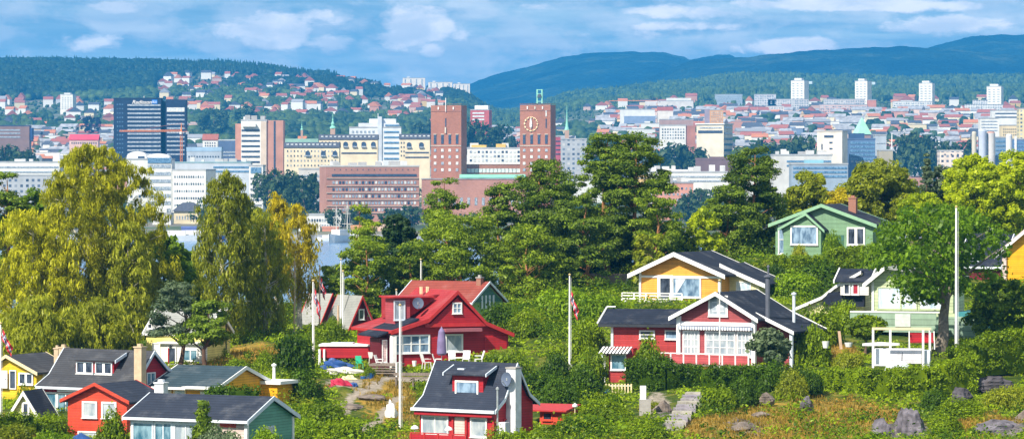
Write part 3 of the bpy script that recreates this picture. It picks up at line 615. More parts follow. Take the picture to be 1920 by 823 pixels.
MB().box(hu(866), hu(985), 7.7, 30.3, hz(309), hz(308)).build('roof', M_BP, c_)
MB().strip('u', [(-16, hz(332)), (-6, hz(327)), (4, hz(328)), (8, hz(330))], .5, hu(862), hu(985)).build('copper_roof', M_CU, hall)
f_ = MB().box(hu(792), hu(985), -18, -.6, 0, hz(335)).build('front_block', M_BP, hall)
MB().box(hu(791), hu(986), -18.3, -.6, hz(336), hz(334.5)).build('roof', M_RG, f_)
for i in range(14): MB().box(hu(796+i*13.5), hu(801+i*13.5), -18.2, -17.9, hz(384), hz(370)).build('window', M_WM, f_)
FOOT += [(HX+25, 2150, 50)]; OCC += [(790, 985, 335, 2150), (975, 1045, 197, 2150), (808, 880, 197, 2150)]
# --- between and right of the towers
b = Blk('apartment_building', 'white apartment block with dark balconies seen between the two brick towers', 'apartment block', 876, 978, 279, 2600, 0, 16, WHT); b.punch(879, 976, 13, 281, 305, 3, 4, 4, (M_WD, M_WM, M_WL)); b.box('penthouse', 884, 912, 272, 279, 2, 12, M_W, YEL); b.box('penthouse', 930, 948, 270, 279, 2, 12, M_W, YEL); b.clutter(3, 5)
b = Blk('office_building', 'pinkish red office with white window bands far behind between the brick towers', 'office block', 882, 917, 207, 3900, 5, 16, RED); b.bands(886, 908, [211, 217, 223], 3, M_WL); b.box('penthouse', 889, 914, 198, 206, 3, 12, M_W, WHT)
b = Blk('apartment_building', 'magenta pink block just right of the clock tower', 'apartment block', 1041, 1051, 257, 2600, 0, 14, (.45, .1, .14, 1)); b.bands(1042, 1051, [264, 272, 280, 288], 2)
b = Blk('office_building', 'grey white low block right of the clock tower below the mint spire', 'office block', 1052, 1100, 262, 2700, 0, 16, GRY, M_WW)
b = Blk('office_building', 'white office with rows of dark windows above the tall pines, right of the clock tower', 'office block', 1238, 1286, 236, 3400, 0, 16, WHT); b.punch(1240, 1284, 9, 240, 262, 4, 2.6, 2.6, (M_WD, M_WM)); b.box('brick_wing', 1286, 1304, 236, 300, 1, 14, M_W, (.45, .2, .15, 1))
b = Blk('concrete_tower', 'bulky cream windowless tower block with blue side above dark brown hall', 'tower block', 1306, 1356, 234, 2900, 20, 24, (.74, .68, .56, 1)); b.box('louvre_band', 1309, 1354, 245, 250, -.3, .1, M_WD); b.box('louvre_band', 1312, 1352, 239, 241, -.3, .1, M_WM); b.box('roof_edge', 1304, 1358, 231.5, 234, -.8, 24, M_W, WHT); b.sidebands(12, .4, M_WB)
b = Blk('warehouse', 'dark brown hall at the foot of the bulky cream tower block', 'hall', 1304, 1380, 299, 2700, 22, 30, (.17, .11, .12, 1), roofcol=(.2, .13, .14, 1)); b.box('raised_part', 1330, 1378, 294, 300, 2, 20, M_W, (.16, .10, .11, 1))
b = Blk('office_building', 'salmon pink office block with square windows between the tall pines', 'office block', 1225, 1300, 344, 2150, 0, 18, (.62, .30, .23, 1), roofcol=(.3, .3, .33, 1)); b.punch(1228, 1298, 9, 348, 402, 5, 3.4, 4, (M_WD, M_WM)); b.clutter(5, 9)
b = Blk('office_building', 'long white flat roofed block behind the salmon pink office', 'office block', 1215, 1365, 324, 2380, 0, 20, (.72, .72, .7, 1)); b.bands(1218, 1362, [330, 338], 3, M_WM); b.clutter(12, 11, 4); b.box('round_housing', 1243, 1290, 318, 325, 1, 14, M_W, WHT)
b = Blk('office_building', 'white cube office with small central windows beside blue glass wing', 'office block', 1532, 1578, 248, 2500, 15, 20, (.8, .74, .66, 1), roofcol=(.6, .55, .5, 1)); b.punch(1555, 1560, 1, 262, 296, 3, 6, 3, (M_WD,)); b.box('window', 1545, 1562, 254, 258, -.3, .1, M_WD); b.box('slot_window', 1540, 1542, 270, 288, -.3, .1, M_WD)
b = Blk('office_building', 'dark blue glass office wing right of the white cube office', 'office block', 1592, 1641, 262, 2530, 0, 20, BLU, roofcol=(.1, .16, .3, 1)); b.bands(1594, 1640, yrange(266, 296, 5), 4.4, M_WB); b.box('upper_part', 1595, 1622, 250, 262, 4, 18, M_W, (.05, .1, .2, 1)); b.punch(1594, 1640, 6, 300, 306, 1, 4, 3, (M_WM,))
b = Blk('office_building', 'pale grey plain stair tower right of the dark blue glass wing', 'tower', 1641, 1662, 255, 2560, 0, 14, (.45, .52, .6, 1)); b.bands(1643, 1660, [268], 1.5, M_WM)
b = Blk('house_block', 'grey brown low block with mast behind the round green maple', 'office block', 1648, 1674, 283, 2450, 0, 14, (.42, .38, .3, 1)); b.box('mast', 1673, 1674.5, 250, 283, 5, 5.6, M_WH)
b = Blk('office_building', 'long grey white office with ribbon windows below the white cube office', 'office block', 1450, 1560, 292, 2330, 0, 24, (.62, .62, .62, 1)); b.bands(1475, 1558, [301, 309], 3.5, M_WB); b.clutter(8, 2, 3)
b = Blk('office_building', 'low blue grey glass office in front of the white cube office', 'office block', 1484, 1590, 309, 2200, 0, 20, (.32, .4, .5, 1)); b.bands(1487, 1588, [313, 321, 329], 4, M_WB); b.box('turquoise_hall', 1510, 1545, 300, 309, 3, 12, M_W, (.25, .5, .6, 1))
b = Blk('office_building', 'white and pink small office at the far right above bright green maple', 'office block', 1762, 1806, 284, 2600, 0, 16, (.8, .68, .6, 1), M_WW, roofcol=(.5, .5, .52, 1)); b.punch(1766, 1802, 3, 287, 293, 1, 3, 2.6, (M_WD,))
# cylinders right
for i, (x0, x1, yt, col, lab) in enumerate([(1822, 1831, 250, (.6, .55, .45, 1), 'thin cream silo at the left of the silo group'), (1834, 1850, 246, (.5, .55, .68, 1), 'blue grey silo beside the thin cream silo'), (1850, 1866, 250, (.62, .6, .6, 1), 'pale silo in the middle of the silo group'), (1886, 1898, 255, (.7, .7, .75, 1), 'pale round silo at the right of the silo group')]):
    Yc = 2620+i*3; sc = S(Yc); X = ((x0+x1)/2-CX)*sc; zb = float(gzf(X, Yc))-1; rr = (x1-x0)/2*sc; zt = CAMZ+(HY-yt)*sc
    t = thing('silo', lab, 'silo', (X, Yc, zb), 0, 'silos at the right above the maple'); o = MB().lathe([(rr, 0), (rr, zt-zb)], 20).build('drum', M_W, t); o.color = col; o = MB().lathe([(rr*.99, 0), (rr*.7, 1.2)], 20, (0, 0, zt-zb)).build('cap', M_W, t); o.color = (.5, .3, .25, 1) if i == 2 else col
b = Blk('office_building', 'blue glass office block between the silos at the far right', 'office block', 1866, 1888, 259, 2640, 0, 16, (.2, .3, .42, 1)); b.bands(1867, 1887, yrange(264, 296, 5), 3, M_WB)
b = Blk('office_building', 'blue glass office with curved white fin at the right edge', 'office block', 1898, 1935, 262, 2700, 0, 18, (.12, .2, .38, 1)); b.bands(1900, 1934, yrange(266, 300, 6), 3, M_WB); b.box('white_fin', 1902, 1906, 255, 310, -.6, .1, M_WH)
b = Blk('apartment_building', 'yellow cream high block cut by the right edge', 'apartment block', 1911, 1945, 205, 3300, 0, 16, (.8, .68, .38, 1), M_WW)
b = Blk('apartment_building', 'cream curved block left of the high yellow block at the right edge', 'apartment block', 1878, 1912, 236, 3350, 0, 16, (.78, .64, .40, 1)); b.punch(1880, 1910, 8, 240, 256, 3, 1.8, 2.2, (M_WD,))
b = Blk('apartment_building', 'white balcony block with bands above the silos at the right', 'apartment block', 1838, 1872, 223, 3500, 0, 16, WHT); b.bands(1840, 1870, yrange(227, 244, 4), 2, M_WM)
b = Blk('office_building', 'white office with dark top stripe near the right edge', 'office block', 1860, 1912, 208, 3900, 0, 16, WHT); b.bands(1866, 1910, [212, 219], 2.2, M_WD)
# four white point blocks
for x0, x1, pt, lab in [(1483, 1507, 152, 'leftmost white point block on the far slope, with blue shaded side'), (1603, 1625, 153, 'second white point block from the left, with a red roof at its foot'), (1723, 1747, 157, 'third white point block from the left, above a long white slab'), (1850, 1876, 163, 'rightmost white point block, near the right edge of the slope')]:
    sd = 7 if x0 > 1700 else 10
    b = Blk('tower_block', lab, 'tower block', x0, x1, pt, 5600, sd, 16, (.85, .82, .72, 1), group='white point blocks on the far slope')
    b.punch(x0+1, x1-1, 3, pt+3, pt+40, 8, 4.2, 1.4, (M_WM,)); b.box('gabled_top', x0+5, x1-6, pt-5, pt, 2, 10, M_W, WHT)
    if sd == 10: b.box('roof_housing', x1+2, x1+8, pt+1, pt+6, 12, 15, M_W, (.5, .62, .68, 1))
for x0, x1, pt, lab, sd, colr in [(1415, 1455, 178, 'grey stepped terrace housing left of the leftmost point block', 0, (.6, .6, .64, 1)), (1440, 1516, 187, 'wide grey white terrace block at the foot of the leftmost point block', 0, (.66, .64, .64, 1)), (1409, 1470, 200, 'lowest row of pale terrace housing left under the leftmost point block', 0, (.78, .7, .66, 1)),
        (1545, 1622, 187, 'wide grey terrace block at the foot of the second point block', 0, (.62, .6, .6, 1)), (1537, 1626, 197, 'lower pink and white terrace row under the second point block', 0, (.68, .5, .46, 1)), (1675, 1748, 191, 'long white slab at the foot of the third point block', 0, WHT), (1810, 1880, 197, 'white slab block at the foot of the rightmost point block', 0, WHT), (1825, 1852, 189, 'upper white slab left of the rightmost point block', 0, WHT)]:
    b = Blk('terrace_block', lab, 'terrace block', x0, x1, pt, 5560 if pt < 195 else 5400, 0, 12, colr, M_WW); 
    b.punch(x0+2, x1-2, max(4, int((x1-x0)/8)), pt+2, pt+9, 2, 3, 1.6, (M_WM, M_WL))
b = Blk('apartment_building', 'orange red gable block right of the second point block', 'apartment block', 1627, 1643, 188, 5500, 0, 12, (.62, .25, .16, 1))
b = Blk('office_building', 'grey slab with window bands on the wooded slope left of the point blocks', 'office block', 1341, 1392, 178, 6000, 0, 14, (.36, .44, .52, 1)); b.bands(1343, 1390, [181, 185, 189], 1.6, M_WM)
b = Blk('apartment_building', 'orange yellow windowed block above the bulky cream tower', 'apartment block', 1331, 1356, 207, 4600, 0, 14, (.72, .38, .14, 1)); b.punch(1333, 1355, 6, 209, 230, 5, 1.6, 2, (M_WL, M_WM)); b.box('grey_core', 1322, 1331, 205, 240, 2, 12, M_W, (.36, .3, .36, 1))
b = Blk('hall', 'long white hall over a blue grey podium under the thin far crane', 'hall', 1163, 1228, 206, 5000, 0, 20, WHT); b.box('blue_podium', 1170, 1229, 218, 232, -1, .2, M_W, (.25, .32, .48, 1))
b = Blk('hall', 'long pale hall with red end left of the point blocks under the forest', 'hall', 1210, 1300, 190, 5800, 0, 16, (.74, .7, .68, 1)); b.box('upper_part', 1250, 1296, 184, 190, 1, 14, M_W, WHT)
b = Blk('hall', 'reddish roofed white hall just right of the thin far crane', 'hall', 1233, 1262, 208, 5000, 0, 14, (.8, .74, .68, 1), roofcol=(.5, .14, .1, 1), par=5)
b = Blk('office_building', 'brownish flat block above the white office right of the clock tower', 'office block', 1237, 1300, 225, 4200, 0, 14, (.42, .28, .25, 1))
for x0, x1, pt, Yc, lab in [(755, 797, 147, 7300, 'leftmost long white slab block on the hill crest above the brick towers'), (803, 848, 155, 7200, 'middle white slab block on the hill crest above the brick towers'), (850, 881, 158, 6900, 'rightmost tall white slab block on the crest above the left brick tower')]:
    b = Blk('slab_block', lab, 'slab block', x0, x1, pt, Yc, 0, 14, (.82, .76, .68, 1), group='white slab blocks on the hill crest'); n = 4
    for i in range(n): b.box('dark_bay', x0+(x1-x0)*(i+.35)/n, x0+(x1-x0)*(i+.55)/n, pt+1.5, pt+22, -.5, .1, M_WM)
    b.box('roof_housing', x0+8, x0+13, pt-3, pt, 3, 8, M_W, WHT)
b = Blk('tower_block', 'lone white tower block among the trees left of the dark hotel', 'tower block', 113, 137, 178, 5700, 4, 18, (.82, .8, .72, 1)); b.punch(115, 136, 4, 182, 206, 7, 2, 1.6, (M_WM,)); b.box('lift_top', 119, 131, 174.5, 178, 3, 12, M_W, WHT)
b = Blk('apartment_building', 'dark brown and blue balcony block at the left edge', 'apartment block', -20, 55, 237, 3700, 0, 16, (.25, .16, .14, 1), roofcol=(.06, .07, .14, 1)); b.bands(-18, 38, [243, 249, 256], 2.6, M_WM); b.box('blue_wing', 38, 60, 240, 262, 1, 14, M_W, (.04, .08, .22, 1))
b = Blk('school_building', 'long building with bright pinkish red roof left of the dark hotel', 'school', 130, 184, 262, 3400, 0, 14, (.75, .5, .45, 1), roof=False); MB().strip('u', [(-.5, b.h), (7, b.h+4.6), (14.5, b.h)], .5, -.5, b.w+.5).build('roof', plain('crimson roof', (.55, .06, .10), scale=.1), b.root); b.punch(133, 182, 12, 265, 272, 1, 2, 3, (M_WD,))
b = Blk('apartment_building', 'white block with red gable roof just right of the orange crane', 'house', 380, 408, 262, 3100, 0, 12, WHT, roof=False); MB().strip('u', [(-.5, b.h), (6, b.h+4.5), (12.5, b.h)], .5, -.5, b.w+.5).build('roof', M_RR, b.root); b.punch(383, 405, 5, 266, 276, 2, 2, 2.6, (M_WD,))
b = Blk('office_building', 'dark blue office with stepped roof left of the banded high-rise', 'office block', 410, 452, 264, 2900, 0, 16, (.1, .15, .27, 1), roofcol=(.5, .55, .6, 1)); b.bands(412, 450, [284, 290], 3, M_WM)
b = Blk('office_building', 'pale blue grey long roof block between crane and banded high-rise', 'office block', 350, 415, 284, 2750, 0, 16, (.45, .52, .62, 1), roofcol=(.35, .5, .68, 1), par=3); b.punch(352, 412, 12, 291, 297, 1, 2.4, 3, (M_WD,))
b = Blk('office_building', 'low white blue block with mint roof edge below the orange crane', 'office block', 322, 470, 306, 2500, 0, 18, (.55, .6, .68, 1), roofcol=(.3, .45, .5, 1)); b.bands(400, 468, [312, 320], 3.4, M_WB); b.clutter(6, 21, 3)
# spires
def spire(label, x, ytip, ybase, Y, wpx, roof=None, style=0):
    sc = S(Y); X = (x-CX)*sc; zb = float(gzf(X, Y)); zr = CAMZ+(HY-ybase)*sc; zt = CAMZ+(HY-ytip)*sc; w = wpx*sc/2
    t = thing('church_tower', label, 'church tower', (X, Y, zb)); o = MB().box(-w, w, -w, w, 0, zr-zb).build('tower', M_W, t); o.color = (.5, .33, .24, 1)
    H = zt-zr
    if style: MB().lathe([(w*1.3, 0), (w*1.2, H*.08), (w*.55, H*.16), (w*.75, H*.28), (w*.3, H*.42), (w*.35, H*.5), (w*.15, H*.6), (.1, H)], 10, (0, 0, zr-zb)).build('spire', M_CU, t)
    else: MB().lathe([(w*1.2, 0), (w*.75, H*.12), (w*.35, H*.4), (.1, H)], 8, (0, 0, zr-zb)).build('spire', M_CU, t)
    b = MB().box(-w*4, w*4, 2, 16, 0, (zr-zb)*.75).build('nave', M_W, t); b.color = (.6, .45, .35, 1); MB().strip('u', [(1.5, (zr-zb)*.75), (9, (zr-zb)*.75+5), (16.5, (zr-zb)*.75)], .5, -w*4.2, w*4.2).build('roof', M_RO if x < 700 else M_RG, t); FOOT.append((X, Y, 30))
spire('taller mint green onion spire over red roofs beside the stepped white block', 624, 210, 241, 3300, 9, 1, 1); spire('small mint green spire left of the taller onion spire', 566, 225, 244, 3300, 4, 1, 1); spire('slender pale green steeple right of the clock tower', 1063, 197, 244, 3400, 8)
sc = S(3900); X = (1616-CX)*sc; t = thing('pyramid_roof_church', 'church with large pale green pyramid roof right of the white cube office', 'church', (X, 3900, float(gzf(X, 3900))), R(20)); zb = t.location.z; zr = CAMZ+(HY-252)*sc-zb
o = MB().box(-6.6, 6.6, -6.6, 6.6, 0, zr).build('wall', M_W, t); o.color = (.45, .3, .25, 1); MB().add([(-7.4, -7.4, zr), (7.4, -7.4, zr), (7.4, 7.4, zr), (-7.4, 7.4, zr), (-1.5, -1.5, zr+14), (1.5, -1.5, zr+14), (1.5, 1.5, zr+14), (-1.5, 1.5, zr+14), (0, 0, zr+17)], [(0, 1, 5, 4), (1, 2, 6, 5), (2, 3, 7, 6), (3, 0, 4, 7), (4, 5, 8), (5, 6, 8), (6, 7, 8), (7, 4, 8), (3, 2, 1, 0)]).build('pyramid_roof', plain('pale copper', (.36, .68, .5), scale=.2), t); FOOT.append((X, 3900, 20))
# quay and boats
MB().box(-2400, 2400, 1858, 1884, -3, 2.2).build('quay', M_RG, kind='structure')
def boat(label, x, Y, L, col, cabin=WHT, masts=0, H=2.6, group='boats along the far quay', rz=0):
    t = thing('sailing_ship' if masts else 'moored_boat', label, 'sailing ship' if masts else 'boat', ((x-CX)*S(Y), Y, 0), rz, group)
    n = 10; vs = []; fs = []
    for i in range(n+1):
        q = i/n; xx = (q-.5)*L; bw = L*.13*(1-abs(2*q-1)**2.5)+.15; sh = H*(1+.35*(2*q-1)**2)
        vs += [(xx, -bw, sh), (xx, -bw*.6, -.4), (xx, bw*.6, -.4), (xx, bw, sh)]
    for i in range(n):
        for k in range(3): fs.append((i*4+k, i*4+k+1, i*4+k+5, i*4+k+4))
        fs.append((i*4+3, i*4, i*4+4, i*4+7))
    o = MB().add(vs, fs).build('hull', M_W, t); o.color = col
    o = MB().box(-L*.25, L*.15, -L*.07, L*.07, H*.9, H*1.9).build('cabin', M_W, t); o.color = cabin
    for q in range(masts):
        xm = (-.22+.44*q/max(1, masts-1))*L if masts > 1 else 0; mh = 19-2*abs(q-1)
        mt = MB().tube([(xm, 0, H), (xm, 0, mh)], [.28, .12], 6).build('mast', M_ST, t)
        for k in (.45, .7, .85): MB().tube([(xm-.1, -3.2*(1.3-k), mh*k), (xm-.1, 3.2*(1.3-k), mh*k)], [.12, .12], 4).build('yard', M_ST, mt)
        rg = MB()
        for sg in (-1, 1): rg.tube([(xm, sg*2.2, H), (xm, 0, mh*.95)], [.07, .07], 3)
        rg.tube([(xm, 0, mh*.95), (L*.5, 0, H)], [.06, .06], 3); rg.build('rigging', M_ST, mt)
boat('white three masted sailing ship moored beyond the water', 641, 1800, 30, WHT, WHT, 2, 3.2, rz=R(70))
boat('dark blue hulled vessel moored between the birches', 372, 1845, 26, (.03, .06, .2, 1)); boat('small white motor boat at the quay left of the sailing ship', 613, 1846, 9, WHT, H=1.4); boat('orange workboat at the quay right of the sailing ship', 668, 1846, 11, (.7, .25, .08, 1), H=1.6); boat('white ferry with tall cabin by the white quayside building', 335, 1840, 22, WHT)
for i, (x0, x1, pt, col, lab) in enumerate([(604, 634, 428, (.62, .28, .2, 1), 'low orange quay shed left of the sailing ship'), (658, 700, 426, (.72, .34, .16, 1), 'orange roofed quay shed right of the sailing ship'), (340, 368, 428, (.15, .2, .5, 1), 'blue quay shed between the birches'), (560, 600, 424, WHT, 'white tent like quay shed behind the yellow birch'), (700, 760, 424, (.7, .5, .4, 1), 'pinkish quay shed behind dark oak')]):
    b = Blk('quay_shed', lab, 'shed', x0, x1, pt, 1900+i, 0, 8, col, roofcol=col)
# --- filler city blocks
FILL = []
SHAPES = {}
def fillmesh(kind, roofm):
    k = (kind, roofm.name)
    if k in SHAPES: return SHAPES[k]
    m = MB()
    if kind == 0: m.box(0, 1, 0, 1, 0, .86, 0).prism('u', [(-.04, .86), (.5, 1.15), (1.04, .86)], -.01, 1.01, 1)
    elif kind == 1: m.box(0, 1, 0, 1, 0, .95, 0).box(-.01, 1.01, -.02, 1.02, .95, 1.0, 1).box(.2, .5, .3, .7, 1.0, 1.14, 0)
    elif kind == 2: m.box(0, 1, 0, 1, 0, .7, 0).prism('v', [(-.06, .66), (.5, 1.15), (1.06, .66)], -.05, 1.05, 1)
    me = m.mesh('block', [M_WW, roofm]); SHAPES[k] = me; return me
PAL = [((.8, .8, .78, 1), 'white'), ((.78, .68, .46, 1), 'cream'), ((.75, .52, .2, 1), 'yellow'), ((.55, .28, .2, 1), 'brick red'), ((.45, .47, .52, 1), 'grey'), ((.6, .42, .36, 1), 'pink'), ((.2, .27, .4, 1), 'blue')]
RPAL = [(M_RR, 'red roof'), (M_RD, 'dark roof'), (M_RO, 'orange roof'), (M_RG, 'grey roof')]
def free(X, Y, r): return all((X-a)**2+(Y-b)**2 > (r+c)**2 for a, b, c in FOOT)
def filler(px, Y, w, d, h, ci, ri, kind, cls):
    X = (px-CX)*S(Y); z = float(gzf(X, Y))-1.0
    o = link('house' if cls == 'house' else 'city_block', fillmesh(kind, RPAL[ri][0]), None, (X-w/2, Y, z)); o.scale = (w, d, h+1.0); o.color = PAL[ci][0]; o.rotation_euler.z = R(rng.uniform(-25, 15)); o['category'] = cls if cls == 'house' else 'city block'
    FOOT.append((X, Y, w*.6)); FILL.append((o, px, HY-(z+h-CAMZ)/S(Y), cls, PAL[ci][1], RPAL[ri][1], kind, w, h, Y))
rows = [(2800, 14, 24, .5), (3050, 13, 24, .55), (3300, 13, 24, .6), (3550, 12, 24, .6), (3800, 12, 24, .65), (4050, 12, 24, .65), (4300, 11, 24, .65), (4550, 11, 22, .65), (4800, 11, 22, .65), (2600, 15, 22, .4)]
for Y0, hm, wm, dens in rows:
    px = -5+rng.uniform(0, 20)
    while px < 1925:
        w = rng.uniform(.6, 1.6)*wm; wpx = w/S(Y0)
        Y = Y0+rng.uniform(-70, 70); X = (px+wpx/2-CX)*S(Y)
        wood = (350 < px < 880 and Y0 > 4100) or (Y0 > 4400 and 1000 < px < 1150)
        if not wood and rng.random() < dens and free(X, Y, w*.55) and len(FILL) < 290:
            right = px > 1100
            ci = rng.choices(range(7), [6, 3, 1.2, 2.2 if right else 1.5, 2, 1.6, .8])[0]; ri = rng.choices(range(4), [2.2, 2.4, 1.8 if right else 1, 3.5])[0]; kind = rng.choices([0, 1], [2.2, 2])[0]
            if kind == 1: ri = 3
            filler(px+wpx/2, Y, w, rng.uniform(11, 15), hm*rng.uniform(.7, 1.25), ci, ri, kind, 'block')
        px += wpx*rng.uniform(.9, 1.25)
# --- hillside houses
def hillside(n, x0, x1, y0, y1, dens_fn, seed):
    r = random.Random(seed); k = 0; tries = 0
    while k < n and tries < n*60:
        tries += 1; px = r.uniform(x0, x1); Y = r.uniform(y0, y1); X = (px-CX)*S(Y)
        if r.random() > dens_fn(px, Y): continue
        if not free(X, Y, 12): continue
        ci = r.choices(range(7), [8, 2.4, 1, .9, .3, 1.2, 0])[0]; ri = r.choices(range(4), [4.2, 2, 1.8, .5])[0]
        filler(px, Y, r.uniform(10, 19), r.uniform(9, 12), r.uniform(9, 14), ci, ri, r.choice([0, 2]), 'house'); k += 1
def pyof(px, Y): return HY-(float(gzf((px-CX)*S(Y), Y))-CAMZ)/S(Y)
def d_left(px, Y):
    py = pyof(px, Y); t = 140+(px-300)*.035
    return 1.0 if (py > t and 300 < px < 830) else (0.5 if py > 190 else 0.03)
hillside(190, 290, 840, 5200, 7200, d_left, 3)
hillside(36, 0, 215, 4900, 6300, lambda a, b: 1, 5)
hillside(80, 1050, 1910, 4900, 6300, lambda px, Y: 1 if px > 1380 else .5, 6)
hillside(6, 880, 1020, 4200, 5000, lambda a, b: 1, 8)
# ------------------------------------------------------------------ trees of the city and its hills
rg = np.random.default_rng(11)
def lowcrown(kind, rg):
    """unit crown, base at z=0: 0 broad, 1 spruce"""
    if kind == 1:
        n = 6; vs = []; fs = []
        for lvl, (z0, z1, r) in enumerate([(0.05, .55, .42), (.35, 1.0, .3)]):
            o = len(vs)
            for k in range(n): a = 2*math.pi*k/n+lvl; vs.append((r*math.cos(a)*(.8+.4*rg.random()), r*math.sin(a)*(.8+.4*rg.random()), z0))
            vs.append((0, 0, z1))
            for k in range(n): fs.append((o+k, o+(k+1) % n, o+n))
        return np.array(vs), np.array(fs)
    g = (1+5**.5)/2; v = np.array([(-1, g, 0), (1, g, 0), (-1, -g, 0), (1, -g, 0), (0, -1, g), (0, 1, g), (0, -1, -g), (0, 1, -g), (g, 0, -1), (g, 0, 1), (-g, 0, -1), (-g, 0, 1)], float)/math.hypot(1, g)
    f = np.array([(0,11,5),(0,5,1),(0,1,7),(0,7,10),(0,10,11),(1,5,9),(5,11,4),(11,10,2),(10,7,6),(7,1,8),(3,9,4),(3,4,2),(3,2,6),(3,6,8),(3,8,9),(4,9,5),(2,4,11),(6,2,10),(8,6,7),(9,8,1)])
    v = v*(.75+.5*rg.random((12, 1))); v[:, :2] *= .55; v[:, 2] = v[:, 2]*.5+.5; return v, f
def forest(name, xy, hts, kinds, matname, seed=1, **tags):
    rg = np.random.default_rng(seed); protos = [lowcrown(k, rg) for k in (0, 0, 0, 0, 1, 1, 1)]
    pv = []; pf = []; off = 0; Z = gzf(xy[:, 0], xy[:, 1])
    which = np.where(kinds == 1, rg.integers(4, 7, len(xy)), rg.integers(0, 4, len(xy)))
    for w_, (v, f) in enumerate(protos):
        ix = np.where(which == w_)[0]
        if not len(ix): continue
        a = rg.random(len(ix))*6.28; h = hts[ix][:, None]; ca = np.cos(a)[:, None]; sa = np.sin(a)[:, None]
        wd = h*(.9 if w_ < 4 else .55)*(.8+.5*rg.random((len(ix), 1)))
        x = (v[None, :, 0]*ca-v[None, :, 1]*sa)*wd+xy[ix, 0][:, None]; y = (v[None, :, 0]*sa+v[None, :, 1]*ca)*wd+xy[ix, 1][:, None]; z = v[None, :, 2]*h+Z[ix][:, None]-h*.08
        V = np.stack([x, y, z], -1).reshape(-1, 3); Fc = (f[None]+(np.arange(len(ix))*len(v))[:, None, None]).reshape(-1, 3)
        pv.append(V); pf.append(Fc+off); off += len(V)
    o = link(name, npmesh(name, np.concatenate(pv), np.concatenate(pf), F_[matname]), kind='stuff'); return o
F_['hill'] = foliage('hill forest', (0.012, 0.034, 0.014, 1), (0.085, 0.14, 0.03, 1), .12, .012)
F_['hillc'] = foliage('conifer hill forest', (0.008, 0.022, 0.012, 1), (0.03, 0.062, 0.022, 1), .1, .012)
FT = np.array([f[:2] for f in FOOT]); FR = np.array([f[2] for f in FOOT])
def scatter(n, a0, a1, y0, y1, keep=None, clear=3.0, front=26):
    A = rg.uniform(a0, a1, n); Y = np.sqrt(rg.uniform(y0**2, y1**2, n)); X = (A-CX)*Y/F
    ok = np.ones(n, bool)
    if keep is not None: ok &= rg.random(n) < keep(A, Y)
    X, Y, A = X[ok], Y[ok], A[ok]
    dx = X[:, None]-FT[None, :, 0]; dy = FT[None, :, 1]-Y[:, None]
    bad = ((np.abs(dx) < FR[None]+clear) & (dy > -FR[None]-clear) & (dy < FR[None]+front)).any(1)
    return np.stack([X[~bad], Y[~bad]], 1), A[~bad]
# left forested hill
xy, A = scatter(25000, -430, 900, 5000, 8050, lambda A, Y: np.where((A > 880), .3, 1.0))
py = HY-(gzf(xy[:, 0], xy[:, 1])-CAMZ)*F/xy[:, 1]
con = (rg.random(len(xy)) < np.where((A > 330) & (xy[:, 1] > 7000), .75, .25)).astype(int)
h = rg.uniform(9, 17, len(xy))*np.where(con == 1, 1.25, 1)
resid = ((A > 290) & (A < 830) & (py > 138+(A-300)*.035) & (py < 222)) | ((A < 215) & (py > 190) & (py < 245))
wave = vnoise(xy[:, 0]/90, xy[:, 1]/260, 4)
h = np.where(resid, np.where(wave > .62, h*.85, h*.36), h); h = np.where(~resid & (A < 300), h*1.1, h)
keep = ~(resid & (wave < .62) & (rg.random(len(xy)) < .6)); xy, A, con, h, py = xy[keep], A[keep], con[keep], h[keep], py[keep]
m1 = xy[:, 1] < 6300
forest('hillside_trees', xy[m1], h[m1], con[m1], 'hill', 1); forest('hilltop_forest', xy[~m1], h[~m1], con[~m1], 'hillc', 2)
# right wooded ridge
xy, A = scatter(15000, 880, 2250, 5200, 8750, lambda A, Y: np.where(Y > 6300, 1.0, .55))
con = (rg.random(len(xy)) < .5).astype(int); h = rg.uniform(9, 16, len(xy))*np.where(con == 1, 1.2, 1); h = np.where(xy[:, 1] < 6300, h*np.where(vnoise(xy[:, 0]/90, xy[:, 1]/260, 4) > .62, .8, .36), h)
forest('ridge_forest', xy, h, con, 'hill', 3)
# trees among the city blocks
xy, A = scatter(7000, -60, 2000, 3000, 5200, lambda A, Y: np.where((A > 340) & (A < 880) & (Y > 4100), 1.0, np.where((A > 1000) & (A < 1180) & (Y > 4000), .7, .20)), 2, 18)
forest('city_trees', xy, rg.uniform(9, 15, len(xy)), np.zeros(len(xy), int), 'hill', 4)
def cardforest(name, xy, hts, matname, seed, per=45):
    g = np.random.default_rng(seed); n = len(xy); Z = gzf(xy[:, 0], xy[:, 1]); base = np.stack([xy[:, 0], xy[:, 1], Z], 1)
    k = 7; off = g.normal(size=(n, k, 3))*np.array([.24, .24, .16]); cen = base[:, None]+(off+np.array([0, 0, .55]))*hts[:, None, None]
    v, f = clump_leaves(cen.reshape(-1, 3), np.repeat(hts*.26, k), per, .55, g, shell=.5)
    return link(name, npmesh(name, v, f, F_[matname]), kind='stuff')
xy, A = scatter(700, -60, 2000, 1930, 3000, lambda A, Y: .6, 2, 6)
cardforest('street_trees', xy, rg.uniform(6, 11, len(xy)), 'city', 5)
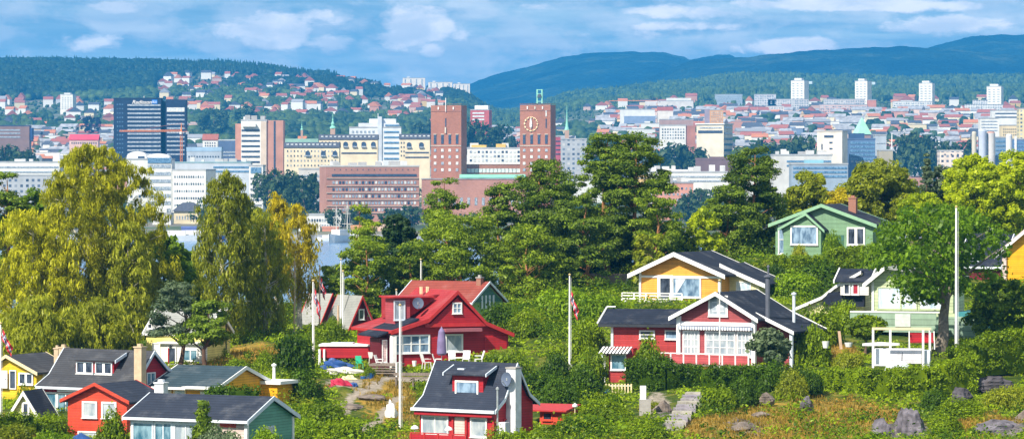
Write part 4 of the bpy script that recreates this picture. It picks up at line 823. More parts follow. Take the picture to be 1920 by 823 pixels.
# single large trees one can pick out
def citytree(seed, mat='city', rr=7.5, H=14):
    g = np.random.default_rng(seed); cen, t = crown_cloud(g, 60, round_prof, rr, H*.85, H*.12, .3)
    v, f = clump_leaves(cen, 1.3+1.1*g.random(len(cen)), 26, .75, g); me = npmesh('city tree crown', v, f, F_[mat]); return me, trunk_mesh(H, .35, g, cen, 4).mesh('city tree trunk', M_BARK)
CT = [citytree(i) for i in range(4)]
for px, ptop, Yc, lab, wd in [(545, 322, 2200, 'large blue green tree left of the brick office block, leftmost of a clump', 14), (572, 326, 2150, 'rounded blue green tree touching the brick office block', 13), (515, 318, 2280, 'dull green tree beside the narrow white office end', 10), (632, 396, 1960, 'small green quay tree left of the ship masts', 8), (672, 388, 1960, 'quay tree directly right of the ship masts', 9), (735, 392, 1980, 'blue grey tree at the foot of the brick office block', 9), (768, 384, 2000, 'pale green tree at the right foot of the brick office block', 10),
        (1130, 252, 3000, 'blue green tree above the tall pines at the top', 12), (1270, 270, 2900, 'leftmost round tree of the grove behind the salmon office', 15), (1295, 272, 2900, 'middle round tree of the grove left of the bulky cream tower', 13), (1235, 276, 2900, 'low round tree at the left end of the grove right of the pines', 15), (1430, 262, 2900, 'broad tree left of the white cube office', 17), (1480, 258, 3000, 'second broad tree left of the white cube office', 17), (1510, 252, 3000, 'darker tree touching the left side of the white cube office', 14), (1405, 270, 2800, 'low tree just right of the bulky cream tower', 13),
        (1700, 250, 3100, 'dark round tree right of the grey stair tower', 14), (1722, 252, 3100, 'second dark round tree right of the grey stair tower', 13), (1750, 262, 3000, 'green tree above the small white and pink office', 12), (1805, 262, 2900, 'green tree left of the silo group', 12), (900, 228, 3500, 'tree in front of the pinkish red office between the brick towers', 12), (925, 232, 3500, 'lower tree between the brick towers', 11), (1310, 350, 2050, 'pale green tree in front of the salmon pink office', 16), (1330, 372, 2020, 'bluish conical tree by the salmon pink office', 12), (40, 280, 2900, 'blue green tree at the left edge of the city', 16), (10, 274, 2950, 'leftmost tree at the city edge', 14), (795, 225, 4400, 'dark pointed tree just left of the left brick tower', 14), (470, 196, 4700, 'large tree on the wooded rise above the banded high-rise', 16), (400, 204, 4600, 'large tree on the wooded rise right of the dark hotel', 18)]:
    X = (px-CX)*S(Yc); z = float(gzf(X, Yc)); zt = CAMZ+(HY-ptop)*S(Yc); k = max(.7, (zt-z)/14.5); me, tr = CT[rg.integers(0, 4)]
    t = plant_tree('city_tree', lab, X, Yc, z-.2, me, tr, 'large trees of the city', rz=rg.random()*6); t.scale = (k*.6+wd*.04, k*.6+wd*.04, k)
me, tr = citytree(9, 'copper', 9, 15); X = (171-CX)*S(4700); t = plant_tree('city_tree', 'dark purple copper beech left of the dark hotel tower', X, 4700, float(gzf(X, 4700))+8, me, tr, None); t.scale = (1.5, 1.5, 1.4)

# the rest of the city: roofs and walls too many and too small to single out
g = np.random.default_rng(21); n = 1500; A = g.uniform(-20, 1940, n); Y = np.sqrt(g.uniform(3000**2, 5600**2, n))
ok = ~((A > 345) & (A < 880) & (Y > 4050)) & ~((A < 220) & (Y > 5000)) & ~((A > 990) & (A < 1120) & (Y > 4200)); A, Y = A[ok], Y[ok]; X = (A-CX)*Y/F
dx = np.abs(X[:, None]-FT[None, :, 0]); dy = np.abs(Y[:, None]-FT[None, :, 1]); ok = ~((dx < FR[None]*.9) & (dy < FR[None]*.9)).any(1); X, Y = X[ok], Y[ok]; n = len(X)
w_ = g.uniform(8, 26, n); d_ = g.uniform(8, 14, n); h_ = g.uniform(7, 14, n)+1; z_ = gzf(X, Y)-1; rot = g.uniform(-.5, .3, n)
bv = np.array([(-.5,-.5,0),(.5,-.5,0),(.5,.5,0),(-.5,.5,0),(-.5,-.5,.8),(.5,-.5,.8),(.5,.5,.8),(-.5,.5,.8),(-.52,-.56,.8),(.52,-.56,.8),(.52,.56,.8),(-.52,.56,.8),(-.52,0,1.1),(.52,0,1.1)])
bf = np.array([(0,1,5,4),(1,2,6,5),(2,3,7,6),(3,0,4,7),(8,9,13,12),(10,11,12,13),(9,10,13,13),(11,8,12,12)])
wl = bv[None, :, 0]*w_[:, None]; dl = bv[None, :, 1]*d_[:, None]
V = np.stack([wl*np.cos(rot)[:, None]-dl*np.sin(rot)[:, None]+X[:, None], wl*np.sin(rot)[:, None]+dl*np.cos(rot)[:, None]+Y[:, None], bv[None, :, 2]*h_[:, None]+z_[:, None]], -1).reshape(-1, 3)
me = bpy.data.meshes.new('distant_buildings'); quads = []; 
fl = []
for q in bf.tolist(): fl.append([q[0], q[1], q[2]] if q[2] == q[3] else q)
allf = []; mi = []; mats = []
walls = [(.8,.8,.78),(.8,.8,.78),(.76,.68,.5),(.7,.5,.28),(.5,.26,.2),(.5,.52,.56),(.62,.46,.4)]
for i, c in enumerate(walls): mats.append(plain('distant wall %s' % 'abcdefg'[i], c, scale=.1, var=.25))
mats += [M_RR, M_RD, M_RO, M_RG]
for i in range(n):
    wm = int(g.integers(0, len(walls))); rm = len(walls)+int(g.choice(4, p=[.17, .22, .13, .48]))
    for j, q in enumerate(fl): allf.append([a+i*14 for a in q]); mi.append(rm if j in (4, 5) else wm)
me.from_pydata(V.tolist(), [], allf)
for m_ in mats: me.materials.append(m_)
me.polygons.foreach_set('material_index', mi); me.update()
link('distant_buildings', me, kind='stuff')
# ------------------------------------------------------------------ the near island: a hillside through measured ground points
GP = [(-150, 800, 285), (0, 790, 285), (0, 715, 330), (50, 752, 312), (150, 830, 288), (300, 870, 268), (500, 858, 268), (0, 880, 262), (-150, 880, 262), (200, 690, 338), (330, 684, 345), (450, 662, 346), (480, 708, 318), (430, 760, 292),
      (590, 612, 378), (680, 620, 372), (620, 655, 345), (650, 696, 333), (700, 770, 305), (600, 790, 296), (740, 828, 288), (730, 700, 330), (830, 694, 330), (955, 688, 330), (880, 838, 282), (1000, 800, 288), (1060, 662, 332), (1060, 740, 308), (1150, 742, 310), (1150, 748, 326), (1185, 738, 325), (1220, 700, 322), (1340, 684, 325), (1480, 668, 328),
      (1250, 562, 370), (1420, 562, 370), (1330, 600, 352), (1450, 482, 402), (1550, 482, 402), (1660, 474, 402), (1600, 560, 366), (1500, 600, 350), (1600, 650, 335), (1700, 650, 335), (1830, 640, 340), (1700, 690, 324), (1600, 692, 322), (1500, 700, 318), (1900, 560, 380), (1850, 520, 392), (1920, 640, 335), (1925, 534, 372), (1960, 534, 376), (2050, 640, 335), (2050, 520, 392),
      (1500, 748, 304), (1700, 752, 304), (1700, 775, 300), (1300, 745, 304), (1290, 800, 290), (1440, 800, 288), (1640, 815, 284), (1800, 812, 284), (1920, 800, 286), (1860, 740, 306), (2050, 800, 286),
      (170, 645, 362), (0, 640, 362), (-150, 640, 362), (440, 630, 368), (520, 622, 370), (700, 575, 395), (850, 560, 398), (960, 545, 402), (1100, 535, 405), (1200, 510, 408), (1320, 495, 412), (1450, 462, 420), (1650, 450, 425), (1850, 455, 425), (2050, 455, 425),
      (0, 900, 250), (400, 900, 250), (800, 900, 262), (1200, 880, 262), (1600, 880, 262), (2000, 880, 262), (-150, 950, 235), (500, 1000, 235), (1000, 1000, 235), (1500, 1000, 235), (2050, 1000, 235)]
gp = [(*P(a, b, c)[:2], P(a, b, c)[2]) for a, b, c in GP]
for xx in (-75, -50, -20, 10, 40, 75):
    zb = 17 if xx < 0 else 24
    gp += [(xx, 445, zb-2), (xx, 480, 5), (xx, 500, -3), (xx, 215, 1), (xx, 205, -3)]
GPa = np.array(gp, float)
def _tps(d2): return d2*np.log(d2+1e-6)*.5
_n = len(GPa); _K = _tps(((GPa[:, None, :2]-GPa[None, :, :2])**2).sum(-1)/1e4)+np.eye(_n)*0.002
_Pm = np.concatenate([np.ones((_n, 1)), GPa[:, :2]/100], 1); _A = np.block([[_K, _Pm], [_Pm.T, np.zeros((3, 3))]])
_w = np.linalg.solve(_A, np.concatenate([GPa[:, 2], np.zeros(3)]))
def iz(x, y):
    x = np.asarray(x, float); y = np.asarray(y, float); sh = x.shape; q = np.stack([x.ravel(), y.ravel()], 1); out = []
    for i in range(0, len(q), 20000):
        c = q[i:i+20000]; out.append(_tps(((c[:, None]-GPa[None, :, :2])**2).sum(-1)/1e4)@_w[:_n]+_w[_n]+c@_w[_n+1:]/100)
    z = np.concatenate(out).reshape(sh); e = np.clip((np.abs(x)-74)/25, 0, 1); z = z*(1-e)-3*e
    return np.minimum(z, 30)
def iz1(x, y): return float(iz(np.array([x]), np.array([y]))[0])
def atp(px, Y): X = (px-CX)*S(Y); return X, Y, iz1(X, Y)
def pxa(x, y): return x/y*F+CX
def pya(x, y, z): return HY-(z-CAMZ)*F/y
ys = np.concatenate([np.linspace(205, 255, 18), np.linspace(257, 420, 190), np.linspace(422, 502, 36)]); xs = np.linspace(-99, 99, 300)
Yg, Xg = np.meshgrid(ys, xs, indexing='ij'); Zg = iz(Xg, Yg)
PXg = pxa(Xg, Yg); PYg = pya(Xg, Yg, Zg)
# rocky knolls at the right front, rough ground everywhere
rocky = np.exp(-(((PXg-1695)/75)**2+((Yg-285)/7)**2))+np.exp(-(((PXg-1890)/60)**2+((Yg-284)/6)**2))+.8*np.exp(-(((PXg-1400)/60)**2+((Yg-288)/8)**2))+.55*np.exp(-(((PXg-680)/70)**2+((Yg-318)/12)**2))+.7*np.exp(-(((PXg-1235)/50)**2+((Yg-296)/10)**2))
Zr = Zg+(fbm(Xg/1.3, Yg/2.6, 4, 2)-.5)*.55+(np.abs(fbm(Xg/2.2, Yg/3.5, 4, 8)-.5))*2.6*np.clip(rocky, 0, 1)
v = np.stack([Xg, Yg, Zr], -1).reshape(-1, 3); n_, m_ = Yg.shape
i_ = (np.arange(n_-1)[:, None]*m_+np.arange(m_-1)[None]).ravel(); f = np.stack([i_, i_+1, i_+m_+1, i_+m_], 1)
# what covers the ground: r dry grass, g rock, b bare path
def blob(cx, cy, rx, ry, a=1.0): return a*np.exp(-(((PXg-cx)/rx)**2+((PYg-cy)/ry)**2)**1.5)
dry = blob(480, 670, 90, 26)+blob(430, 680, 110, 22)+blob(1540, 780, 175, 34, .85)+blob(1640, 720, 120, 20, .5)+blob(1560, 665, 60, 18)+blob(1840, 800, 90, 22)+blob(720, 740, 60, 45, .8)+blob(1450, 815, 150, 22)+blob(560, 730, 60, 30, .5)+blob(20, 800, 60, 25)+blob(1360, 800, 90, 20, .8)+blob(760, 800, 50, 35, .5)
path = np.zeros_like(PXg)
def ppath(pts, w):
    global path
    for (x0, y0), (x1, y1) in zip(pts[:-1], pts[1:]):
        t = np.clip(((PXg-x0)*(x1-x0)+(PYg-y0)*(y1-y0))/((x1-x0)**2+(y1-y0)**2), 0, 1); d = np.hypot(PXg-x0-t*(x1-x0), (PYg-y0-t*(y1-y0))*1.5); path = np.maximum(path, np.clip(1.5-d/w, 0, 1))
ppath([(735, 700), (700, 730), (660, 745), (645, 770)], 9); ppath([(745, 745), (700, 795), (660, 815)], 9); ppath([(735, 712), (800, 712)], 8)
path = np.maximum(path, blob(645, 722, 45, 14, .75)); path = np.maximum(path, blob(1230, 760, 28, 26, .9))
me = npmesh('island_ground', v, f, None, True) if False else None
def attr(me, nm, arr):
    a = me.attributes.new(nm, 'FLOAT', 'POINT'); a.data.foreach_set('value', np.ascontiguousarray(arr, np.float32).ravel())
m, nt, b = newmat('island ground')
tc = N(nt, 'ShaderNodeTexCoord')
def noi(s, d=5.0, r=.6): q = N(nt, 'ShaderNodeTexNoise', i_Scale=s, i_Detail=d, i_Roughness=r); nt.links.new(tc.outputs['Object'], q.inputs['Vector']); return q.outputs['Fac']
def rmp(s, st): q = ramp(nt, st); nt.links.new(s, q.inputs[0]); return q.outputs[0]
def at(nm): q = N(nt, 'ShaderNodeAttribute', attribute_name=nm); return q.outputs['Fac']
green = rmp(noi(.5, 7), [(.32, (.02, .042, .006, 1)), (.5, (.055, .09, .010, 1)), (.7, (.20, .19, .035, 1))])
dryc = rmp(noi(.8, 8, .7), [(.3, (.10, .11, .02, 1)), (.45, (.22, .17, .04, 1)), (.6, (.42, .25, .04, 1)), (.75, (.15, .09, .05, 1))])
rockc = rmp(noi(1.2, 10, .7), [(.3, (.05, .045, .05, 1)), (.5, (.14, .125, .13, 1)), (.7, (.30, .26, .23, 1))])
pathc = rmp(noi(1.5, 6), [(.3, (.22, .19, .15, 1)), (.7, (.42, .36, .30, 1))])
jit = mth(nt, 'MULTIPLY', mth(nt, 'SUBTRACT', noi(1.6, 6), .5), 1.4)
def th(s, c, wd): return rmp(mth(nt, 'ADD', s, jit), [(c-wd, (0, 0, 0, 1)), (c+wd, (1, 1, 1, 1))])
col = mixc(nt, th(at('dry'), .42, .12), green, dryc); col = mixc(nt, th(at('rock'), .62, .08), col, rockc); col = mixc(nt, th(at('path'), .5, .15), col, pathc)
nt.links.new(col, b.inputs['Base Color']); b.inputs['Roughness'].default_value = .95; b.inputs['Specular IOR Level'].default_value = .1
bu = N(nt, 'ShaderNodeBump', i_Strength=1.0, i_Distance=.15); nt.links.new(noi(4.0, 8, .7), bu.inputs['Height']); nt.links.new(bu.outputs[0], b.inputs['Normal'])
me = npmesh('island_ground', v, f, m, True); attr(me, 'dry', dry); attr(me, 'rock', rocky*.95); attr(me, 'path', path)
link('island_ground', me, kind='structure')
# grass standing on the dry patches and low ground plants over the green ones
g = np.random.default_rng(5)
def sample_at(arr, x, y):
    ix = np.clip(np.searchsorted(xs, x)-1, 0, len(xs)-2); iy = np.clip(np.searchsorted(ys, y)-1, 0, len(ys)-2); return arr[iy, ix]
def bary(n, y0, y1, cond):
    Y = np.sqrt(g.uniform(y0**2, y1**2, n)); A = g.uniform(-30, 1950, n); X = (A-CX)*Y/F; k = cond(X, Y); X, Y = X[k], Y[k]; ix = np.clip(((X-xs[0])/(xs[1]-xs[0])).astype(int), 0, len(xs)-2); iy = np.clip(np.searchsorted(ys, Y)-1, 0, len(ys)-2)
    fx = (X-xs[ix])/(xs[ix+1]-xs[ix]); fy = (Y-ys[iy])/(ys[iy+1]-ys[iy]); Z = (Zr[iy, ix]*(1-fx)+Zr[iy, ix+1]*fx)*(1-fy)+(Zr[iy+1, ix]*(1-fx)+Zr[iy+1, ix+1]*fx)*fy
    return np.stack([X, Y, Z], 1)
F_['straw'] = foliage('straw grass', (.07, .07, .012, 1), (.46, .29, .05, 1), .4, .25)
pts = bary(120000, 262, 350, lambda X, Y: (sample_at(dry, X, Y)+(fbm(X/2, Y/3, 3, 1)-.5)*1.2 > .5) & (sample_at(path, X, Y) < .5) & (sample_at(rocky, X, Y) < .85))
hh = .12+.25*g.random(len(pts)); vv = []
base = pts; lean = g.normal(size=(len(pts), 3))*.25*hh[:, None]; lean[:, 2] = hh; w2 = g.normal(size=(len(pts), 3)); w2[:, 2] = 0; w2 = unit(w2)*.05
vv = np.stack([base-w2, base+w2, base+lean+w2*.2, base+lean-w2*.2], 1).reshape(-1, 3)
link('dry_grass', npmesh('dry_grass', vv, np.arange(len(vv)).reshape(-1, 4), F_['straw']), kind='stuff')
pts = bary(230000, 262, 400, lambda X, Y: (sample_at(dry, X, Y)+(fbm(X/2, Y/3, 3, 1)-.5)*1.2 < .5) & (sample_at(path, X, Y) < .3) & (sample_at(rocky, X, Y) < .6) & (fbm(X/3, Y/5, 3, 12) > .42))
pts[:, 2] += .05+.35*g.random(len(pts))*np.clip(fbm(pts[:, 0]/2.2, pts[:, 1]/4, 3, 30)*2.4-.6, .2, 1.5)
vv, ff = cards(pts, g.normal(size=pts.shape)*.6+np.array([0, -.3, .8]), .09+.07*g.random(len(pts)), .7, g)
link('ground_plants', npmesh('ground_plants', vv, ff, F_['clip']), kind='stuff')
# ------------------------------------------------------------------ island trees
def ztop(py, Y): return CAMZ+(HY-py)*S(Y)
def mk(name, label, px, Y, ptop, wpx, mat, bark=M_BARK, kind='broad', seed=1, dens=1.0, pbase=None, group=None, zlow=.12, prof=None, lean=(0, 0), n=None, tk=.022):
    g = np.random.default_rng(seed); X, _, z = atp(px, Y)
    if pbase is not None: z = min(z, ztop(pbase, Y)) if abs(z-ztop(pbase, Y)) < 3 else z
    H = ztop(ptop, Y)-z; R0 = wpx*S(Y)/2; m2 = F_[mat]
    if kind == 'broad':
        nn = n or int(dens*26*R0*math.sqrt(max(R0, H*.5))); cen, t = crown_cloud(g, nn, prof or round_prof, R0*.9, H*(1-zlow)*.95, H*zlow, .3, lean=lean)
        rad = (.55+.75*g.random(len(cen)))*max(.6, R0/5); v, f = clump_leaves(cen, np.stack([rad, rad, rad*.75], 1), int(130*dens), .155, g, up=.35, shell=.5)
        tr = trunk_mesh(H*.8, max(.12, H*tk), g, cen, 16, bend=.03 if tk < .03 else .06, thick=.35 if tk < .03 else .5)
    elif kind == 'birch':
        nn = n or int(dens*34*R0*math.sqrt(H)); cen, t = crown_cloud(g, nn, prof or egg_prof, R0*.92, H*(1-zlow)*.97, H*zlow, .35)
        rad = .45+.6*g.random(len(cen)); v, f = clump_leaves(cen, np.stack([rad*.8, rad*.8, rad*np.clip(1.7-1.2*t, .6, 1.6)], 1), int(105*dens), .21, g, .26, .85, up=.3, shell=.3)
        tr = trunk_mesh(H*.97, H*.022, g, cen, 44, bend=.03, start=.4, thick=.38)
    elif kind == 'pine':
        nn = n or int(dens*11*R0*math.sqrt(H)); pf = prof or (lambda t: .35+.65*math.sin(math.pi*min(1, .15+t*.85))**.8 if t < .97 else .3)
        cen, t = crown_cloud(g, nn, pf, R0*.85, H*(1-zlow)*.97, H*zlow, .22, lean=lean)
        rad = (.65+.8*g.random(len(cen)))*max(.7, min(1.3, R0/4.5)); v, f = clump_leaves(cen, np.stack([rad*1.15, rad*1.15, rad*.5], 1), int(250*dens), .13, g, .55, up=.5, shell=.35)
        tr = trunk_mesh(H, H*tk, g, cen, 30, bend=.035 if tk < .025 else .09, start=.3, thick=.3 if tk < .025 else .5)
    elif kind == 'spruce':
        nn = n or int(60*dens); t = g.random(nn)**1.2; a = g.random(nn)*6.28; r = R0*(1-t)*(.5+.5*g.random(nn)); cen = np.stack([r*np.cos(a), r*np.sin(a), H*(.05+.93*t)], 1)
        rad = .3+.6*(1-t); v, f = clump_leaves(cen, np.stack([rad*1.2, rad*1.2, rad*.5], 1), 90, .14, g, .5, up=.1, shell=.3); tr = trunk_mesh(H, H*.015, g, cen, 10, bend=.005)
    cr = npmesh(name+' crown', v, f, m2); tm = tr.mesh(name+' trunk', bark)
    return plant_tree(name, label, X, Y, z, cr, tm, group)
mk('birch_tree', 'huge olive gold weeping birch at the left, tallest tree on the left side', 172, 368, 264, 258, 'birch', M_BBARK, 'birch', 1, 1.08, 650, zlow=.03)
mk('birch_tree', 'lower left shoulder birch, olive gold, filling the left edge below the huge birch', 50, 362, 395, 200, 'birch', M_BBARK, 'birch', 2, .9, 662, zlow=.02)
mk('birch_tree', 'golden green birch at the lower right flank of the huge birch', 240, 364, 410, 110, 'birchg', M_BBARK, 'birch', 3, .9, 655, zlow=.02)
mk('birch_tree', 'pale olive birch with white trunk, second tall tree from the left', 424, 360, 318, 116, 'birchg', M_BBARK, 'birch', 4, .9, 632, zlow=.08)
mk('birch_tree', 'dark green weeping birch with hanging curtains right of the pale olive birch', 494, 366, 388, 98, 'birchg', M_BBARK, 'birch', 5, .8, 630, zlow=.06)
mk('birch_tree', 'bright yellow birch left of the water gap', 562, 372, 382, 66, 'ybirch', M_BBARK, 'birch', 6, .65, 620, zlow=.25)
mk('birch_tree', 'small yellow birch top between dark birch and bright yellow birch', 521, 382, 358, 46, 'ybirch', M_BBARK, 'birch', 7, .8, 610, zlow=.35)
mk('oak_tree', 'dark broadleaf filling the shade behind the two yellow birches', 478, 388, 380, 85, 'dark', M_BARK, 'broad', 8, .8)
mk('pine_tree', 'dark green pine cut by the left edge', 8, 392, 318, 105, 'pine', M_PBARK, 'pine', 9, 1.1)
mk('maple_tree', 'small bright green tree between left edge pine and huge birch', 62, 392, 345, 50, 'mid', M_BARK, 'broad', 10)
mk('maple_tree', 'green round tree between the huge birch and the pale olive birch', 300, 380, 436, 130, 'mid', M_BARK, 'broad', 11, 1.1)
mk('maple_tree', 'darker green bush tree in front of the water between the birches', 350, 386, 478, 70, 'mid', M_BARK, 'broad', 12)
t = mk('pine_tree', 'wind bent blue green pine with forked bare trunks over the cream cabin', 335, 335, 534, 128, 'grey', plain('dark pine bark', (.12, .07, .05), .9), 'pine', 13, .8, 672, zlow=.42, prof=lambda t: .9-.5*t, n=60, tk=.03, lean=(-.12, 0))
mk('pine_tree', 'lower twisted pine growing right beside the wind bent pine', 388, 333, 565, 105, 'pine', MATS['dark pine bark'], 'pine', 113, .8, 674, zlow=.4, prof=lambda t: .95-.5*t, n=52, tk=.035, lean=(.15, 0))
mk('oak_tree', 'low green hedge tree under the huge birch behind the red cabins', 180, 340, 560, 120, 'birchg', M_BARK, 'birch', 15, 1.1, 668, zlow=.0)
mk('oak_tree', 'green bushy tree at the foot of the huge birch near the left edge', 70, 336, 560, 150, 'birchg', M_BARK, 'birch', 16, 1.1, 676, zlow=.0)
mk('oak_tree', 'light green bushy tree just left of the cream cabin', 226, 340, 590, 66, 'birchg', M_BARK, 'birch', 17, 1.1, 672, zlow=.0)
# centre pines
mk('pine_tree', 'small pointed pine right of the ship masts', 685, 392, 372, 72, 'pineb', M_PBARK, 'pine', 20, 1.0, 560, zlow=.1)
mk('pine_tree', 'spreading bright pine below the small pointed pine, behind the A frame cabins', 690, 384, 445, 110, 'pineb', M_PBARK, 'pine', 21, 1.0, 600, zlow=.05)
mk('pine_tree', 'low bright pine filling the foot of the water gap behind the flagpoles', 618, 388, 500, 72, 'pineb', M_PBARK, 'pine', 61, 1.0, 600, zlow=.02)
mk('oak_tree', 'very dark round oak between the small pointed pine and the centre pines', 748, 400, 402, 85, 'dark', M_BARK, 'broad', 22, 1.3, zlow=.02)
mk('pine_tree', 'slim open pine standing in front of the left brick tower', 832, 396, 326, 85, 'pine', M_PBARK, 'pine', 23, .9, zlow=.1)
mk('pine_tree', 'wide bright pine above the red tiled roof', 862, 388, 388, 180, 'pineb', M_PBARK, 'pine', 24, 1.0, 565, zlow=.05)
mk('pine_tree', 'light green pine right above the purple parasol house', 775, 386, 450, 80, 'pineb', M_PBARK, 'pine', 25, 1.0, 570, zlow=.05)
mk('pine_tree', 'dense pine in front of the front block below the clock tower', 942, 398, 340, 100, 'pine', M_PBARK, 'pine', 26, 1.0, zlow=.1)
mk('pine_tree', 'tall bushy pine left of the tallest pine pair, under the clock tower', 1022, 396, 298, 150, 'pine', M_PBARK, 'pine', 27, 1.1, zlow=.08)
mk('pine_tree', 'tallest pine, left crown of the central pair', 1140, 402, 238, 120, 'pine', M_PBARK, 'pine', 28, 1.2, zlow=.12)
mk('pine_tree', 'second tallest pine, right crown of the central pair', 1192, 400, 244, 130, 'pine', M_PBARK, 'pine', 29, 1.2, zlow=.15)
mk('pine_tree', 'bright lower pine at the right foot of the tallest pines', 1230, 394, 358, 100, 'pineb', M_PBARK, 'pine', 30, .9, zlow=.1)
mk('pine_tree', 'dull green pine at the left foot of the tallest pines', 1098, 390, 350, 110, 'pine', M_PBARK, 'pine', 31, 1.0, zlow=.06)
mk('pine_tree', 'lower bright pine between clock tower pine and dull green pine', 985, 386, 420, 130, 'pineb', M_PBARK, 'pine', 32, 1.0, 560, zlow=.03)
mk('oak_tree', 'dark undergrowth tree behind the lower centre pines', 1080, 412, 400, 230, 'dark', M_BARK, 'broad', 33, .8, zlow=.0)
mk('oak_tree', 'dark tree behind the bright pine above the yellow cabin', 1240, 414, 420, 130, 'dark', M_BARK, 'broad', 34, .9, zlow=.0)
mk('lime_tree', 'small lime green tree at the left foot of the dark pine beside the green cabin', 1318, 398, 392, 70, 'lime', M_BARK, 'broad', 35, .9, zlow=.02)
mk('lime_tree', 'yellow green sapling above the yellow cabin roof', 1222, 384, 440, 62, 'ygreen', M_BARK, 'broad', 36, .8, zlow=.05)
mk('pine_tree', 'dark bushy pine left of the green cabin', 1408, 412, 276, 120, 'pine', M_PBARK, 'pine', 37, 1.3, zlow=.05)
mk('pine_tree', 'lower shoulder of dark pine touching the green cabin', 1365, 408, 350, 110, 'pine', M_PBARK, 'pine', 38, 1.1, zlow=.02)
mk('pine_tree', 'mid green pine just behind the left corner of the green cabin', 1440, 414, 345, 80, 'pineb', M_PBARK, 'pine', 39, 1.0, zlow=.03)
mk('maple_tree', 'yellow green maple behind the green cabin ridge', 1520, 428, 322, 110, 'ygreen', M_BARK, 'broad', 40, 1.1)
mk('maple_tree', 'rounded green maple behind the chimney of the green cabin', 1655, 428, 298, 135, 'ygreen', M_BARK, 'broad', 41, 1.2)
mk('maple_tree', 'small orange tinged tree just above the brick chimney', 1580, 424, 350, 50, 'ybirch', M_BARK, 'broad', 42, .9)
mk('spruce_tree', 'dark bluish spruce between two bright maples far right', 1738, 436, 286, 60, 'grey', M_BARK, 'spruce', 43, 1.6)
mk('spruce_tree', 'second bluish grey tree right of the dark spruce', 1765, 438, 300, 60, 'grey', M_BARK, 'broad', 44, 1.0)
mk('lime_tree', 'large lime yellow maple in the upper right, left crown', 1832, 420, 288, 130, 'lime', M_BARK, 'broad', 45, 1.2)
mk('lime_tree', 'large lime yellow maple at the right edge', 1905, 418, 280, 120, 'lime', M_BARK, 'broad', 46, 1.2)
mk('lime_tree', 'smaller lime yellow tree under the rounded maple', 1730, 416, 362, 80, 'lime', M_BARK, 'broad', 47, 1.0)
mk('maple_tree', 'green tree behind the white flagpole between lime maples', 1790, 412, 385, 90, 'mid', M_BARK, 'broad', 48, 1.0)
mk('maple_tree', 'big dark green maple with leaning grey trunk before the pale green house', 1756, 330, 378, 240, 'maple', plain('grey maple bark', (.20, .17, .14), .9, .1, .4, 4), 'broad', 49, .62, 652, zlow=.36, n=215, tk=.045)
mk('maple_tree', 'darker green tree right of the white flagpole by the right edge', 1880, 336, 520, 130, 'hedge', M_BARK, 'broad', 50, 1.0, 628, zlow=.05)
mk('bonsai_pine', 'small umbrella shaped green tree left of the pergola', 1622, 331, 598, 56, 'hedge', M_BARK, 'broad', 51, 1.4, 655, zlow=.55)
mk('spruce_tree', 'small dark spruce before the dark blue roofed cabin', 381, 263, 752, 44, 'pine', M_BARK, 'spruce', 52, 1.1, 850)
mk('thuja_tree', 'tall reddish green shrub tree at the right of the balcony house', 1443, 318, 615, 60, 'grey', M_BARK, 'broad', 53, 1.0, 690, zlow=.0)
# ------------------------------------------------------------------ bushes and hedges
BM_ = {}
def bushmesh(mat, k):
    if (mat, k) in BM_: return BM_[(mat, k)]
    g = np.random.default_rng(100+k); n = 42; d = unit(g.normal(size=(n, 3))); d[:, 2] = np.abs(d[:, 2])*.95; cen = d*np.array([.72, .72, .66])*(.75+.35*g.random((n, 1)))
    v, f = clump_leaves(cen, .26+.14*g.random(n), 260, .038, g, up=.4, shell=.6)
    v2, f2 = cards(unit(g.normal(size=(400, 3)))*np.array([.6, .6, .5]), unit(g.normal(size=(400, 3))), np.full(400, .16), 1, g); v2[:, 2] = np.abs(v2[:, 2])
    V, Fc = join([(v, f), (v2, f2)]); BM_[(mat, k)] = npmesh('bush foliage', V, Fc, F_[mat]); return BM_[(mat, k)]
def bush(label, px, Y, ptop, wpx, mat='hedge', pbase=None, group=None, k=None, nm='bush', dd=1.0):
    X, _, z = atp(px, Y)
    H = max(.5, ztop(ptop, Y)-z); o = link(nm, bushmesh(mat, (int(px*7+ptop) % 4) if k is None else k), None, (X, Y, z-.15)); o.scale = (wpx*S(Y)/2, wpx*S(Y)/2*dd, (H+.15)/.95); o.rotation_euler.z = (px*1.7) % 6.28
    o['label'] = label; o['category'] = nm.replace('_', ' ')
    if group: o['group'] = group
    return o
